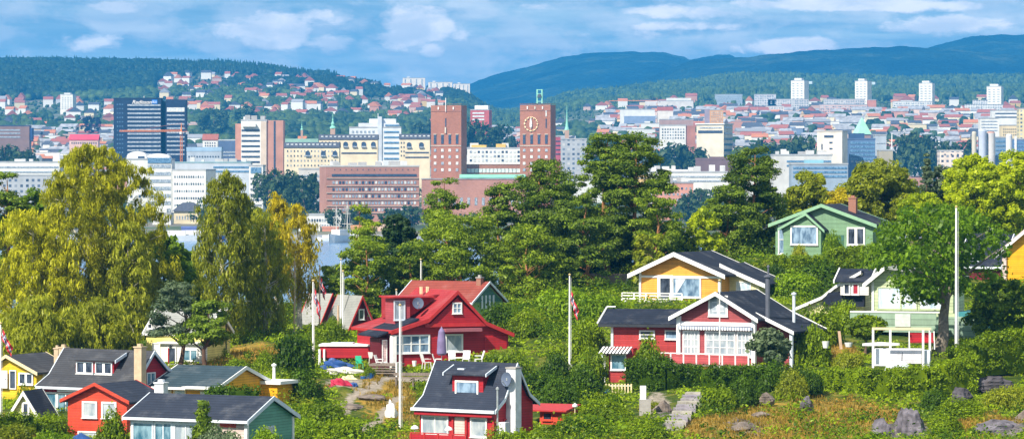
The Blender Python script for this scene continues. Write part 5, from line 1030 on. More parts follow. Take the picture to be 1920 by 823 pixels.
def hedge(label, pts, wid, mat='hedge', seed=1, dens=1.0):
    """clipped hedge along pts [(px, Y, ptop, height in m)], built of crowded leaf clumps over a dense core"""
    g = np.random.default_rng(seed); parts = []; P3 = [((px-CX)*S(Y), Y, ztop(pt, Y), h) for px, Y, pt, h in pts]
    for a, b_ in zip(P3[:-1], P3[1:]):
        L = math.hypot(b_[0]-a[0], b_[1]-a[1]); d = np.array([(b_[0]-a[0])/L, (b_[1]-a[1])/L]); nn = np.array([-d[1], d[0]]); hm = max(a[3], b_[3])
        n = int(dens*L*(hm*2+wid)*3.4); t = g.random(n)*1.06-.03; side = g.random(n); h = a[3]+(b_[3]-a[3])*t; top = a[2]+(b_[2]-a[2])*t
        f_ = side < hm*1.3/(hm*1.6+wid); off = np.where(f_, np.where(g.random(n) < .75, -wid/2, wid/2), (g.random(n)-.5)*wid)*.8; dz = np.where(f_, g.random(n)*h, .15)+.2
        off = off*(1-.25*np.exp(-dz*2)); off += g.normal(size=n)*.12
        cen = np.stack([a[0]+d[0]*L*t+nn[0]*off, a[1]+d[1]*L*t+nn[1]*off, top-dz+g.normal(size=n)*.1], 1); rad = .22+.26*g.random(n)
        parts.append(clump_leaves(cen, rad, 60, .075, g, up=.45, shell=.55))
        q = .3*wid; c = [(p_[0]+nn[0]*sg*q, p_[1]+nn[1]*sg*q, zz) for p_ in (a, b_) for zz in (p_[2]-.35, p_[2]-p_[3]-.4) for sg in (-1, 1)]
        parts.append((np.array(c), np.array([(0, 1, 3, 2), (4, 5, 7, 6), (0, 4, 6, 2), (1, 5, 7, 3), (0, 1, 5, 4)])))
    V, Fc = join(parts); c0 = np.array([P3[0][0], P3[0][1], P3[0][2]-P3[0][3]]); o = link('hedge', npmesh('hedge', V-c0, Fc, F_[mat]), None, tuple(c0)); o['label'] = label; o['category'] = 'hedge'; return o
hedge('long clipped bright hedge below the pergola on the rocky slope', [(1540, 310, 688, 3.2), (1640, 307, 690, 3.6), (1740, 306, 684, 3.8), (1822, 307, 662, 4.6)], 2.2, 'clip', seed=1)
hedge('bright clipped hedge climbing to the right edge below the white flagpole', [(1785, 316, 650, 2.6), (1850, 317, 624, 3.0), (1960, 319, 608, 3.4)], 2.6, 'clip', seed=2)
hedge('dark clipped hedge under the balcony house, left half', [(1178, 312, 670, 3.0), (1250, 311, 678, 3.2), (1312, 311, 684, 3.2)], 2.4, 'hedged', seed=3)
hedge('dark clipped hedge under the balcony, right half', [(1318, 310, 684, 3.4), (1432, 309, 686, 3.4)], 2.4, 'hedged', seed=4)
hedge('hedge row just below the green cabin', [(1450, 392, 478, 2.2), (1545, 392, 478, 2.2), (1560, 392, 462, 3.2), (1660, 392, 458, 3.4)], 2.4, 'hedge', seed=5)
hedge('low hedge in front of the lime A frame at the left edge', [(-10, 282, 772, .9), (62, 282, 770, .9)], 1.0, 'hedge', seed=6)
hedge('brown green low hedge at the bottom left corner', [(-10, 276, 797, 1.2), (60, 276, 795, 1.2)], 1.2, 'ygreen', seed=7)
hedge('small hedge behind the orange gable cabin', [(388, 286, 722, 1.4), (485, 286, 724, 1.4)], 1.6, 'hedged', seed=8)
B = bush
for a in [('green shrub between the two A frame cabins', 628, 362, 588, 44, 'hedge', 625), ('dark rounded bush left of the open slope, with bare twigs', 552, 322, 612, 90, 'hedged', 700), ('dark bush below the twiggy bush left of the rocky path', 565, 306, 690, 90, 'hedged', 760), ('green bush left of the pale teal gable', 600, 290, 742, 110, 'hedge', 800), ('bright low shrub right of the teal gable cabin', 640, 284, 778, 90, 'hedge', 826), ('broad dark green bush at the bottom between teal cabin and flagpole', 560, 278, 775, 80, 'mid', 850),
          ('bushy shrub between A frame cabins and red shed', 625, 350, 600, 80, 'hedge', 640), ('round dark shrub right of the maroon A frame', 715, 346, 595, 60, 'hedged', 640), ('round green shrub over the left end of the red container shed', 600, 354, 612, 60, 'hedge', 650),
          ('big dark shrub right behind the red gabled house', 930, 348, 565, 100, 'hedged', 660), ('rounded bright shrub right of the dark shrub behind the red house', 985, 342, 578, 80, 'hedge', 650), ('bright bush directly right of the red gabled house', 950, 322, 640, 110, 'hedge', 690), ('clipped ball bush left of the flagpole with flag', 1040, 324, 655, 70, 'hedged', 700), ('dark clipped bush below the flagpole with flag', 1010, 306, 690, 100, 'hedged', 745), ('small dark ball bush right of the dormer cabin', 1045, 300, 706, 80, 'hedged', 765),
          ('large green shrub behind the flagpole with flag', 1060, 356, 530, 130, 'mid', 640), ('dark green shrub mass left of the flagpole', 1010, 366, 560, 110, 'hedged', 640), ('green shrub mass left of the low red wing', 1130, 352, 540, 110, 'mid', 640), ('tall green shrub beneath the flag', 1100, 334, 590, 80, 'hedge', 690), ('green shrub left of the striped awning', 1108, 318, 640, 70, 'hedge', 730), ('dark shrub at the foot of the striped awning wall', 1095, 306, 680, 80, 'hedged', 760),
          ('shrub row below the yellow cabin balcony', 1160, 362, 568, 90, 'hedge', 590), ('second shrub below the yellow cabin balcony', 1240, 360, 570, 100, 'hedge', 592), ('wispy shrub before the low red wing windows', 1215, 318, 628, 70, 'hedge', 680), ('rounded shrub on the corner above the entry awning', 1240, 316, 650, 60, 'hedged', 690),
          ('bright green shrub at the bottom centre right of the orange shed', 1130, 292, 745, 120, 'hedge', 800), ('low shrub above the stone steps', 1090, 286, 770, 120, 'mid', 826), ('bottom bush under the orange shed', 1000, 276, 796, 140, 'hedge', 845), ('bottom bush in front of the chimney cabin', 935, 270, 800, 90, 'hedge', 850), ('yellowish shrub left of the stone steps', 1222, 298, 750, 60, 'ygreen', 800), ('lime shrub at the bottom left of the stone steps', 1200, 284, 785, 110, 'hedge', 835),
          ('bright shrub right of the stone steps', 1345, 298, 715, 80, 'hedge', 800), ('tall narrow green shrub on the slope centre right', 1395, 300, 700, 70, 'hedged', 790), ('dark shrub right under the balcony corner', 1450, 308, 675, 70, 'hedged', 740), ('yellow green shrub on the slope below the red balcony', 1485, 304, 690, 70, 'ygreen', 755), ('dark green shrub at the left end of the long clipped hedge', 1512, 306, 684, 70, 'hedged', 765),
          ('bright big shrub right of the balcony house', 1530, 336, 560, 110, 'hedge', 640), ('bright lower shrub left of the pergola garden', 1520, 324, 600, 90, 'hedge', 690), ('rounded shrub above it beside the dark roof dormer', 1585, 344, 560, 80, 'hedge', 610), ('lime shrub before the dry garden left of the pergola', 1590, 322, 652, 70, 'ygreen', 690), ('shrub behind the black roof below the green cabin', 1490, 372, 500, 110, 'mid', 580), ('dark shrub mass right of the yellow cabin roof', 1450, 380, 490, 80, 'hedged', 560), ('shrub mass left of the dark dormer roof', 1545, 376, 480, 110, 'hedged', 560), ('green shrub right of the green cabin', 1660, 384, 440, 120, 'mid', 520),
          ('bright slope bush at the lower right', 1800, 296, 745, 110, 'hedge', 823), ('yellow green slope bush near the right edge', 1890, 300, 718, 100, 'ygreen', 790), ('lowest bright bush at the right bottom', 1770, 284, 775, 80, 'hedge', 840), ('olive bush under the right hedge end', 1930, 298, 735, 80, 'ygreen', 800), ('dark green shrub below the right end of the long hedge', 1752, 301, 722, 60, 'hedged', 775),
          ('rounded hedge bush left of the orange red cabin', 88, 284, 768, 95, 'hedge', 830), ('bush right of the orange red cabin', 212, 272, 765, 70, 'hedge', 840), ('bush beside the yellow cabin porch', 50, 300, 712, 50, 'hedge', 760), ('round bush above the orange gable cabin', 445, 322, 668, 70, 'hedge', 712), ('low shrub on the dry grass right', 500, 330, 655, 60, 'hedge', 690), ('bottom left green bush', 100, 268, 800, 110, 'mid', 850), ('dark bush in front of the blue grey cabin', 410, 262, 790, 110, 'grey', 850), ('shrub in front of the teal gable wall', 500, 264, 795, 90, 'mid', 850), ('grass green shrub under the pine beside cream cabin', 400, 346, 640, 60, 'hedge', 672),
          ('shrub before the porch window of the green cabin', 1562, 396, 424, 46, 'mid', 470), ('small shrub at the door of the green cabin', 1500, 394, 455, 40, 'ygreen', 485)]:
    lab, px, Y, pt, w_, mt, pb = a; B(lab, px, Y, pt, w_, mt, pb)

# undergrowth that covers the slopes between the cabins: low shrubs grown into one another
KEEP = [(1500, 1965, 298, 330), (1160, 1460, 300, 316), (-40, 60, 292, 325), (-15, 330, 262, 312), (270, 400, 325, 360), (60, 270, 262, 310), (280, 520, 290, 322), (590, 1000, 322, 345), (770, 1080, 262, 300), (735, 950, 355, 385), (1120, 1500, 314, 348), (1180, 1480, 362, 392), (1445, 1680, 394, 425), (1480, 1960, 326, 362), (1530, 1770, 300, 330), (1790, 1960, 375, 410), (540, 720, 356, 392), (1240, 1320, 280, 312), (610, 760, 296, 340)]
g = np.random.default_rng(77); n = 8200; Y = np.sqrt(g.uniform(262**2, 412**2, n)); A = g.uniform(-20, 1945, n); X = (A-CX)*Y/F
ok = ((sample_at(dry, X, Y) < .35) | (g.random(n) < np.where(A > 1250, .42, .2))) & (sample_at(path, X, Y) < .2) & (sample_at(rocky, X, Y) < .45) & (fbm(X/5, Y/9, 3, 40) > .36)
for a, b_, c, d in KEEP: ok &= ~((A > a) & (A < b_) & (Y > c-2.5) & (Y < d))
X, Y, A = X[ok], Y[ok], A[ok]; Z = iz(X, Y); n = len(X); hgt = (.3+2.6*fbm(X/3, Y/5, 2, 50)**2.2*(.6+.8*g.random(n)))*np.where((A > 820) & (A < 1600) & (Y > 335), 1.35, 1)
cen = np.stack([X, Y, Z+hgt*.35], 1)
for i, (mt, lo, hi, ls_, pr_) in enumerate([('hedge', .58, 2, .07, 130), ('hedged', -1, .46, .09, 100), ('mid', .545, .58, .13, 60), ('clip', .46, .52, .085, 100), ('ygreen', .52, .545, .11, 70)]):
    q = fbm(X/3.2, Y/6, 3, 60); k = (q > lo) & (q <= hi); 
    if k.sum(): v, f = clump_leaves(cen[k], np.stack([hgt[k]*1.1, hgt[k]*1.1, hgt[k]*.8], 1), pr_, ls_, g, up=.45, shell=.45); link('undergrowth', npmesh('undergrowth', v, f, F_[mt]), kind='stuff')
# ------------------------------------------------------------------ island cabins
def C_(name, col, **k): return clad(name, lin(*col) if max(col) > 1 else col+(1,), **k)
W_RED = C_('red boards', (.43, .020, .030)); W_RED2 = C_('brick red boards', (.42, .050, .050)); W_ORED = C_('orange red boards', (.62, .070, .035)); W_MAR = C_('maroon boards', (.13, .012, .022)); W_ROSE = C_('rose red boards', (.36, .078, .085))
W_YEL = C_('yellow boards', (.78, .50, .03)); W_OCH = C_('ochre boards', (.80, .36, .06)); W_CRM = C_('cream boards', (.80, .72, .42)); W_GRN = C_('green boards', (.19, .33, .20)); W_TEAL = C_('teal boards', (.14, .36, .28)); W_PGR = C_('pale green boards', (.50, .58, .36), pitch=.3); W_GGR = C_('grey green panels', (.28, .40, .30), pitch=.5); W_LIME = C_('lime boards', (.60, .66, .25)); W_ORG = C_('orange boards', (.85, .42, .015)); W_WHT = C_('white boards', (.78, .78, .76)); W_DGRN = C_('dark blue green boards', (.06, .17, .14)); W_BTEAL = C_('blue teal boards', (.05, .24, .28)); W_PKW = C_('pinkish white boards', (.66, .52, .48))
T_W = plain('white trim paint', (.80, .80, .80), .5, .3, .08, 2); T_B = plain('bluish white trim', (.62, .68, .76), .5, .3, .08, 2); T_DK = plain('dark trim', (.03, .035, .045), .6, .3, .2, 2); T_G = plain('green trim', (.24, .42, .27), .5); T_R = plain('red trim', (.42, .03, .03), .5); T_CR = plain('cream trim', (.75, .62, .38), .5)
R_BK = roofing('black felt roof', (.018, .024, .042), rough=.7, spec=.15); R_GY = roofing('grey shingle roof', (.055, .058, .068), spec=.15); R_SL = roofing('slate blue roof', (.030, .038, .060), spec=.15); R_TL = roofing('red tile roof', (.27, .055, .04), dark=.5); R_RD = roofing('red painted roof', (.34, .028, .035), dark=.75); R_TE = roofing('grey teal roof', (.038, .065, .085), spec=.15); R_LG = roofing('light grey roof', (.30, .31, .30)); 
G_DK = glassy('dark pane', (.015, .02, .035, 1), (.07, .09, .13, 1)); G_BL = glassy('sky blue pane', (.07, .13, .22, 1), (.28, .40, .54, 1)); G_CU = glassy('curtained pane', (.26, .32, .38, 1), (.46, .50, .53, 1)); G_TE = glassy('teal pane', (.04, .13, .2, 1), (.22, .36, .44, 1)); G_LT = glassy('pale reflecting pane', (.40, .52, .64, 1), (.66, .72, .78, 1))  # pale reflecting pane: brightness of the reflection is put into the base colour
M_TAN = plain('tan rendered chimney', (.52, .40, .27), .8); M_CHW = plain('white rendered chimney', (.66, .68, .72), .8, .2, .2, 1.5); M_CHB = brick('chimney brick', (.36, .13, .08, 1), (.4, .3, .25, 1), 4); M_PIPE = plain('galvanised pipe', (.55, .57, .58), .35, .5, .1, 3, .6); M_PD = plain('dark flue', (.10, .11, .14), .5, .4); M_DISH = plain('grey blue dish', (.10, .13, .20), .5, .4, .1, 2); M_WOOD = clad('weathered deck', (.22, .18, .15, 1), .14, True); M_CONC = plain('concrete base', (.35, .33, .31), .9)
class Hs:
    def __init__(s, name, label, px, py, Y, th, cat='cabin', group=None, base_extra=1.2):
        s.S = S(Y); s.t = R(th); s.px = px; s.py = py; s.loc = P(px, py, Y); s.cos = math.cos(s.t); s.sin = abs(math.sin(s.t)) or 1
        s.root = thing(name, label, cat, s.loc, -s.t, group); s.bx = base_extra
    def U(s, a): return a*s.S/s.cos
    def V(s, a): return a*s.S/s.sin
    def Z(s, a): return a*s.S
    def obj(s, mb, name, mat, parent=None): return mb.build(name, mat, parent or s.root)
    def body(s, u0, u1, v0, v1, poly, axis, mat, name='wall', parent=None, skirt=True):
        """poly in metres along the gable"""
        o = s.obj(MB().prism(axis, poly, *((u0, u1) if axis == 'u' else (v0, v1))), name, mat, parent); return o
    def gable(s, u0, u1, v0, v1, ze, zr, axis, wall, roof, trim, oh=.35, ohg=.3, t=.14, roofname='roof', peak=.5, board=.24, z0=None, prof=None, trims=(0, 1), eavetrim=True, parent=None, wallname='wall'):
        """gabled block; all in metres. axis = ridge direction"""
        z0 = -s.bx if z0 is None else z0
        a, b_ = (v0, v1) if axis == 'u' else (u0, u1); c0, c1 = (u0, u1) if axis == 'u' else (v0, v1)
        m = a+(b_-a)*peak
        pr = prof or [(a, ze), (m, zr), (b_, ze)]
        w = s.obj(MB().prism(axis, [(a, z0)]+list(pr)+[(b_, z0)], c0, c1), wallname, wall, parent)
        d0 = (pr[1][1]-pr[0][1])/(pr[1][0]-pr[0][0]); d1 = (pr[-1][1]-pr[-2][1])/(pr[-1][0]-pr[-2][0])
        rp = [(pr[0][0]-oh, pr[0][1]-oh*d0)]+list(pr[1:-1])+[(pr[-1][0]+oh, pr[-1][1]+oh*d1)]
        rp = [(x, z+t+.02) for x, z in rp]
        r = s.obj(MB().strip(axis, rp, t, c0-ohg, c1+ohg), roofname, roof, parent)
        bp = [(x, z+.03) for x, z in rp]
        for k in trims:
            lo = (c0-ohg-.05, c0-ohg+.03) if k == 0 else (c1+ohg-.03, c1+ohg+.05)
            s.obj(MB().strip(axis, bp, board, *lo), 'bargeboard', trim, r)
        if eavetrim:
            for k, (x, z) in enumerate((rp[0], rp[-1])):
                xx = (x-.06, x) if k == 0 else (x, x+.06); mb = MB()
                g = (c0-ohg-.02, c1+ohg+.02)
                if axis == 'u': mb.box(g[0], g[1], xx[0], xx[1], z-t-.03, z+.0)
                else: mb.box(xx[0], xx[1], g[0], g[1], z-t-.03, z+.0)
                s.obj(mb, 'fascia', trim, r)
        return w, r
    def win(s, face, a, z, w, h, pane, frame, cols=1, rows=1, parent=None, at=0.0, fw=.09, name='window', sill=True, bar=.045):
        """window centred at a (metres along face), z bottom; face: 'f' front plane v=at, 'r' right plane u=at, 'l' left plane u=at"""
        def bx(m, a0, a1, d0, d1, z0, z1):
            if face == 'f': m.box(a0, a1, at-d1, at-d0, z0, z1)
            elif face == 'r': m.box(at+d0, at+d1, a0, a1, z0, z1)
            else: m.box(at-d1, at-d0, a0, a1, z0, z1)
        f = MB(); a0, a1 = a-w/2, a+w/2
        bx(f, a0-fw, a0, 0, .09, z-fw, z+h+fw); bx(f, a1, a1+fw, 0, .09, z-fw, z+h+fw); bx(f, a0, a1, 0, .085, z+h, z+h+fw); bx(f, a0, a1, 0, .085, z-fw, z)
        for i in range(1, cols): c = a0+w*i/cols; bx(f, c-bar, c+bar, .0, .075, z, z+h)
        for j in range(1, rows): c = z+h*j/rows; bx(f, a0, a1, .0, .07, c-bar*.7, c+bar*.7)
        o = s.obj(f, name, frame, parent)
        p = MB(); bx(p, a0, a1, .01, .035, z, z+h); s.obj(p, 'pane', pane, o)
        if sill: q = MB(); bx(q, a0-fw-.05, a1+fw+.05, .0, .15, z-fw-.05, z-fw-.005); s.obj(q, 'sill', frame, o)
        return o
    def post(s, u, v, z0, z1, mat, w=.07, name='corner_board', parent=None): return s.obj(MB().box(u-w, u+w, v-w, v+w, z0, z1), name, mat, parent)
    def box(s, name, u0, u1, v0, v1, z0, z1, mat, parent=None): return s.obj(MB().box(u0, u1, v0, v1, z0, z1), name, mat, parent)
    def chimney(s, u, v, w, d, z0, z1, mat, cap=M_CONC, parent=None):
        c = s.obj(MB().box(u-w/2, u+w/2, v-d/2, v+d/2, z0, z1), 'chimney', mat, parent); s.obj(MB().box(u-w/2-.06, u+w/2+.06, v-d/2-.06, v+d/2+.06, z1, z1+.1).box(u-w/4, u+w/4, v-d/4, v+d/4, z1+.1, z1+.3), 'chimney_cap', cap, c); return c
    def pipe(s, u, v, z0, z1, mat=M_PIPE, r=.09, name='flue_pipe', parent=None):
        return s.obj(MB().tube([(u, v, z0), (u, v, z1)], [r, r], 10).lathe([(r*1.7, 0), (r*1.7, .12), (.02, .22)], 10, (u, v, z1)), name, mat, parent)
    def dish(s, c, r, d, mat=M_DISH, parent=None, mast=None):
        """satellite dish facing d"""
        d = np.array(d, float); d /= np.linalg.norm(d); h = np.cross(d, (0, 0, 1)); h /= np.linalg.norm(h); k = np.cross(h, d); c = np.array(c, float)
        vs = []; fs = []; n = 18; rings = [0, .5, .8, 1]
        for q in rings:
            for i in range(n): a = 2*math.pi*i/n; vs.append(tuple(c+r*q*(math.cos(a)*h+math.sin(a)*k)+d*(.18*r*q*q)))
        nn = len(rings)*n
        for q in rings:
            for i in range(n): a = 2*math.pi*i/n; vs.append(tuple(c+r*q*(math.cos(a)*h+math.sin(a)*k)+d*(.18*r*q*q-.04)))
        for j in range(3):
            for i in range(n): i2 = (i+1) % n; fs.append((j*n+i, j*n+i2, (j+1)*n+i2, (j+1)*n+i)); fs.append((nn+j*n+i, nn+(j+1)*n+i, nn+(j+1)*n+i2, nn+j*n+i2))
        for i in range(n): i2 = (i+1) % n; fs.append((3*n+i, 3*n+i2, nn+3*n+i2, nn+3*n+i))
        o = s.obj(MB().add(vs, fs), 'satellite_dish', mat, parent); 
        s.obj(MB().tube([tuple(c+d*.05-k*r*.9), tuple(c+d*r*.9-k*r*.3)], [.03, .03], 6).box(c[0]-.05, c[0]+.05, c[1]-.05, c[1]+.05, c[2]-.1, c[2]+.1), 'receiver_arm', M_PIPE, o)
        if mast is not None: s.obj(MB().tube([tuple(c-d*.1), tuple(c-d*.1-np.array((0, 0, .3))), mast], [.04, .04, .04], 8), 'mast', M_PIPE, o)
        return o
def rail(h, name, u0, u1, v, z0, z1, mat, post=.9, panel=None, bars=0, parent=None):
    m = MB(); n = max(1, round((u1-u0)/post)); m.box(u0, u1, v-.05, v+.05, z1-.08, z1)
    for i in range(n+1): u = u0+(u1-u0)*i/n; m.box(u-.06, u+.06, v-.055, v+.055, z0, z1-.081)
    for j in range(bars): z = z0+(z1-z0)*(j+.6)/(bars+.6); m.box(u0, u1, v-.03, v+.03, z-.05, z+.05)
    o = h.obj(m, name, mat, parent)
    if panel: h.box('panel', u0, u1, v-.02, v+.02, z0+.02, z1-.12, panel, o)
    return o
# 1 ---- dark roofed red cabin with dormer, front centre
h = Hs('cabin', 'red cabin with dark flared roof, dormer and white outside chimney at the bottom centre', 787, 832, 285, 35); U, V, Z = h.U, h.V, h.Z
w1 = U(142); d1 = V(70); ze = Z(72); zr = Z(150)
prof = [(0, ze), (d1*.17, ze+Z(14)), (d1*.5, zr), (d1*.83, ze+Z(20)), (d1, ze+Z(8))]
h.gable(0, w1, 0, d1, ze, zr, 'u', W_RED, R_SL, T_B, .45, .3, .15, prof=prof, board=.26, eavetrim=False)
h.box('gutter', -.4, w1+.3, -.62, -.42, ze-.32, ze-.1, T_B)
h.box('porch_beam', -.2, w1, -.45, -.15, ze-.62, ze-.36, W_RED)
for a, w_, pn in ((30, 46, G_CU), (112, 26, G_CU)): h.win('f', U(a), Z(21), U(w_), Z(31), pn, T_W, 1 if w_ < 30 else 2, at=-.02, fw=.12)
h.box('curtained_door', U(67), U(86), -.08, -.02, Z(14), Z(54), W_PKW)
for a in (64, 89, 140): h.post(U(a), -.06, Z(2), ze-.4, T_R, .08)
h.win('r', d1*.3, Z(24), .7, Z(26), G_DK, T_R, 1, at=w1+.01)
# dormer
dv = d1*.22; dz0 = ze+Z(18); dz1 = Z(139); du0, du1 = U(46), U(104)
h.box('dormer_wall', du0, du1, dv, d1*.5, dz0, dz1-.1, W_RED); dr = h.obj(MB().prism('u', [(dv-.45, dz1-.22), (d1*.46, dz1+.42), (d1*.46, dz1+.3), (dv-.45, dz1-.34)], du0-.45, du1+.6), 'dormer_roof', R_SL)
for uu in (du0-.5, du1+.58): h.obj(MB().prism('u', [(dv-.5, dz1-.16), (d1*.40, dz1+.38), (d1*.40, dz1+.18), (dv-.5, dz1-.38)], uu-.04, uu+.05), 'bargeboard', T_B, dr)
h.box('skylight', du0+.3, du0+.9, dv+.2, dv+.5, dz1+.02, dz1+.14, T_B, dr)
h.win('f', (du0+du1)/2-.05, dz0+.24, U(38), Z(21), G_BL, T_W, 1, at=dv-.01, fw=.14)
# chimney and dish
cu = w1+.55; h.box('outside_chimney', w1+.02, w1+.85, d1*.28, d1*.28+.75, -1.2, Z(145), M_CHW); h.box('chimney_cap', w1-.02, w1+.9, d1*.28-.05, d1*.28+.8, Z(145), Z(148), M_CONC)
h.dish((w1+.35, d1*.28-.35, Z(126)), .52, (-.2, -1, .1)); h.pipe(w1+.3, -.15, Z(10), Z(108), M_PIPE, .07, 'dish_mast'); h.box('meter_cabinet', w1+.35, w1+.95, -.1, .45, -.9, Z(48), M_CHW)
# 1b deck with red fence and lamps
f1 = Hs('terrace_fence', 'red boarded terrace fence with round white lamps in front of the dormer cabin', 770, 846, 279, 30, 'fence'); m = MB(); rail(f1, 'fence_panel', 0, f1.U(104), 0, -.5, Z(36), T_R, 1.2, W_RED)
for a in (8, 72): f1.obj(MB().tube([(f1.U(a), 0, Z(34)), (f1.U(a), 0, Z(36)+.2)], [.04, .04], 6).lathe([(.05, 0), (.3, .05), (.24, .2), (.05, .3)], 12, (f1.U(a), 0, Z(36)+.2)), 'lamp', T_W)
sh = Hs('shed', 'small orange red shed with lean roof right of the dormer cabin', 1012, 800, 291, 22, 'shed'); W_ = sh.U(50)
sh.box('wall', 0, W_, 0, 2.4, -1, sh.Z(30), W_ORED); sh.obj(MB().prism('u', [(-.5, sh.Z(30)), (2.6, sh.Z(38)), (2.6, sh.Z(38)+.1), (-.5, sh.Z(30)+.1)], -1.9, W_+.15), 'roof', T_R); sh.win('f', sh.U(15), sh.Z(15), .6, .45, G_DK, W_ORED, 1); sh.box('door', sh.U(22), sh.U(34), -.05, 0, -.8, sh.Z(22), W_ORED)
# 2 ---- big red gabled house
h = Hs('house', 'bright red gabled house with white windows, red roof and side dormer, centre', 735, 694, 332, -24, 'house'); U, V, Z = h.U, h.V, h.Z
W2 = U(218); D2 = 8.0
prof = [(0, Z(72)), (U(64), Z(92)), (U(118), Z(144)), (U(172), Z(84)), (U(218), Z(64))]
h.gable(0, W2, 0, D2, 0, 0, 'v', W_RED, R_RD, T_R, .3, .55, .16, prof=prof, board=.34)
# sheltered front below the gable
h.obj(MB().prism('v', [(U(68), Z(86)), (U(118), Z(134)), (U(168), Z(86))], -.35, -.02), 'gable_front', W_RED)
h.box('gable_beam', U(58), U(176), -.42, -.05, Z(80), Z(86), T_R); h.box('awning', U(92), U(160), -1.0, -.05, Z(71), Z(77), C_('awning mauve', (.36, .12, .15)))
h.win('f', U(118), Z(107), U(13), Z(16), G_BL, T_W, 2, 2, at=-.36, fw=.12)
h.win('f', U(115), Z(35), U(28), Z(28), G_CU, T_W, 1, at=-.02, fw=.14)
h.win('f', U(35), Z(34), U(64), Z(29), G_BL, T_W, 4, 2, at=-.02, fw=.14, bar=.06); h.box('porch_post', -.15, .22, -.5, .15, -1, Z(66), T_W)
h.obj(MB().box(-.9, -.05, .5, 2.8, -1.2, Z(60)), 'side_porch', W_MAR); h.obj(MB().strip('v', [(-1.35, Z(65)), (U(50), Z(90)+.3)], .12, -.1, 4.5), 'porch_roof', R_BK); h.win('f', -.5, Z(16), .35, Z(40), C_('pink white panel', (.62, .45, .45)), T_W, 1, at=.49, fw=.05)  # side porch: maroon stands for red boards, shade put into the colour
h.box('side_lean', U(172), U(214), -.1, -.02, -1, Z(60), W_RED)
# dormer on left slope
h.box('dormer_wall', U(22), U(50), 2.0, 4.2, Z(80), Z(132), C_('dormer rose', (.45, .08, .10))); h.obj(MB().box(U(14), U(92), 1.6, 4.7, Z(134), Z(137)), 'dormer_roof', T_R); h.win('f', U(30), Z(94), U(17), Z(33), G_CU, T_B, 2, 1, at=1.99, fw=.1)
h.obj(MB().prism('v', [(U(44), Z(92)), (U(44), Z(133)), (U(112), Z(133)), (U(116), Z(140))], 2.3, 7.8), 'rear_slope', R_RD)
h.dish((U(58), 1.2, Z(124)), .5, (-.1, -1, .15)); 
for a, b_ in ((100, .5), (112, .5)): h.post(U(a), 5+b_, Z(138), Z(152), T_CR, .1, 'chimney_pot')
# 3 ---- green house with red tiles behind
h = Hs('house', 'green house with red tiled roof and white gable bars, behind the bright red gabled house', 748, 618, 366, 32, 'house'); U, V, Z = h.U, h.V, h.Z
h.gable(0, U(138), 0, V(56), Z(56), Z(88), 'u', C_('leaf green boards', (.26, .42, .16)), R_TL, T_B, .45, .3, .16, board=.22)
gb = h.obj(MB().prism('u', [(V(3), Z(54)), (V(28), Z(82)), (V(53), Z(54))], U(138)+.02, U(138)+.1), 'gable_panel', W_DGRN)
for i in range(4): h.box('gable_bar', U(138)+.1, U(138)+.16, V(15+i*7), V(17.5+i*7), Z(42), Z(66), T_B)
h.chimney(U(128), V(24), .5, .5, Z(70), Z(98), M_CHB)
# 4 ---- large red house right
h = Hs('house', 'large rose red house with white trimmed gable, balcony and long black roof, right of centre', 1272, 684, 325, 28, 'house'); U, V, Z = h.U, h.V, h.Z
W4 = U(140); D4 = V(72); m4 = U(74)
h.gable(0, W4, 0, D4, Z(92), Z(134), 'v', W_ROSE, R_BK, T_W, .55, .75, .17, board=.34, peak=.53, eavetrim=False)
h.box('white_band', -.02, W4+.02, -.12, -.01, Z(75), Z(82), T_W); h.box('awning_valance', .1, W4-.1, -.5, -.13, Z(68), Z(74), plain('striped valance', (.25, .3, .4)))
va = MB()
for i in range(28): va.box(.12+i*(W4-.3)/28, .12+(i+.5)*(W4-.3)/28, -.54, -.5, Z(67), Z(73))
h.obj(va, 'valance_stripes', T_W)
for a in (2, 138): h.post(U(a), -.08, Z(0), Z(92), T_W, .17)
h.win('f', U(73), Z(96), U(29), Z(32), G_CU, T_W, 2, 1, at=-.02, fw=.16, bar=.08); lat = MB()
for q in (-1, 1):
    for k in range(3): lat.box(U(73)+q*.33-.22, U(73)+q*.33+.22, -.07, -.045, Z(102+8*k), Z(103.5+8*k))
h.obj(lat, 'shutter_bars', T_B)
for a, w_, c in ((24, 25, 2), (77, 50, 2), (123, 27, 2)): h.win('f', U(a), Z(21), U(w_), Z(41), G_CU, T_W, c*2, 3, at=-.02, fw=.15, bar=.035)
h.box('balcony_floor', U(-22), W4+.1, -1.6, 0, Z(1), Z(4), M_WOOD); h.box('balcony_base', U(-20), W4, -1.5, -.1, -2.5, Z(1), W_RED2)
rail(h, 'balcony_rail', U(-22), W4+.1, -1.6, Z(4), Z(25), T_W, 1.25, C_('balcony rose', (.48, .09, .10)))
# right rear annex under the same slope
h.obj(MB().prism('v', [(W4, -1.2), (W4, Z(86)), (W4+U(38), Z(62)), (W4+U(38), -1.2)], V(26), D4), 'annex_wall', W_ROSE); an = h.obj(MB().strip('v', [(W4-.6, Z(102)), (W4+U(62), Z(66))], .16, V(8), D4+.7), 'annex_roof', R_BK); h.obj(MB().strip('v', [(W4-.3, Z(100)+.04), (W4+U(62), Z(66)+.04)], .3, V(8)-.08, V(8)), 'bargeboard', T_W, an); h.obj(MB().strip('v', [(W4-.3, Z(100)+.06), (W4+U(62), Z(66)+.06)], .12, D4+.7, D4+.78), 'bargeboard', T_W, an)
h.post(W4+U(55), V(9)+.2, -1.5, Z(62), T_B, .13, 'porch_post')
h.pipe(U(150), V(14), Z(80), Z(166), M_PD, .2, 'flue_pipe'); h.pipe(U(150)+.05, V(14), Z(170), Z(184), M_PD, .07, 'flue_pipe'); h.pipe(U(172), V(44), Z(80), Z(132), T_B, .13)
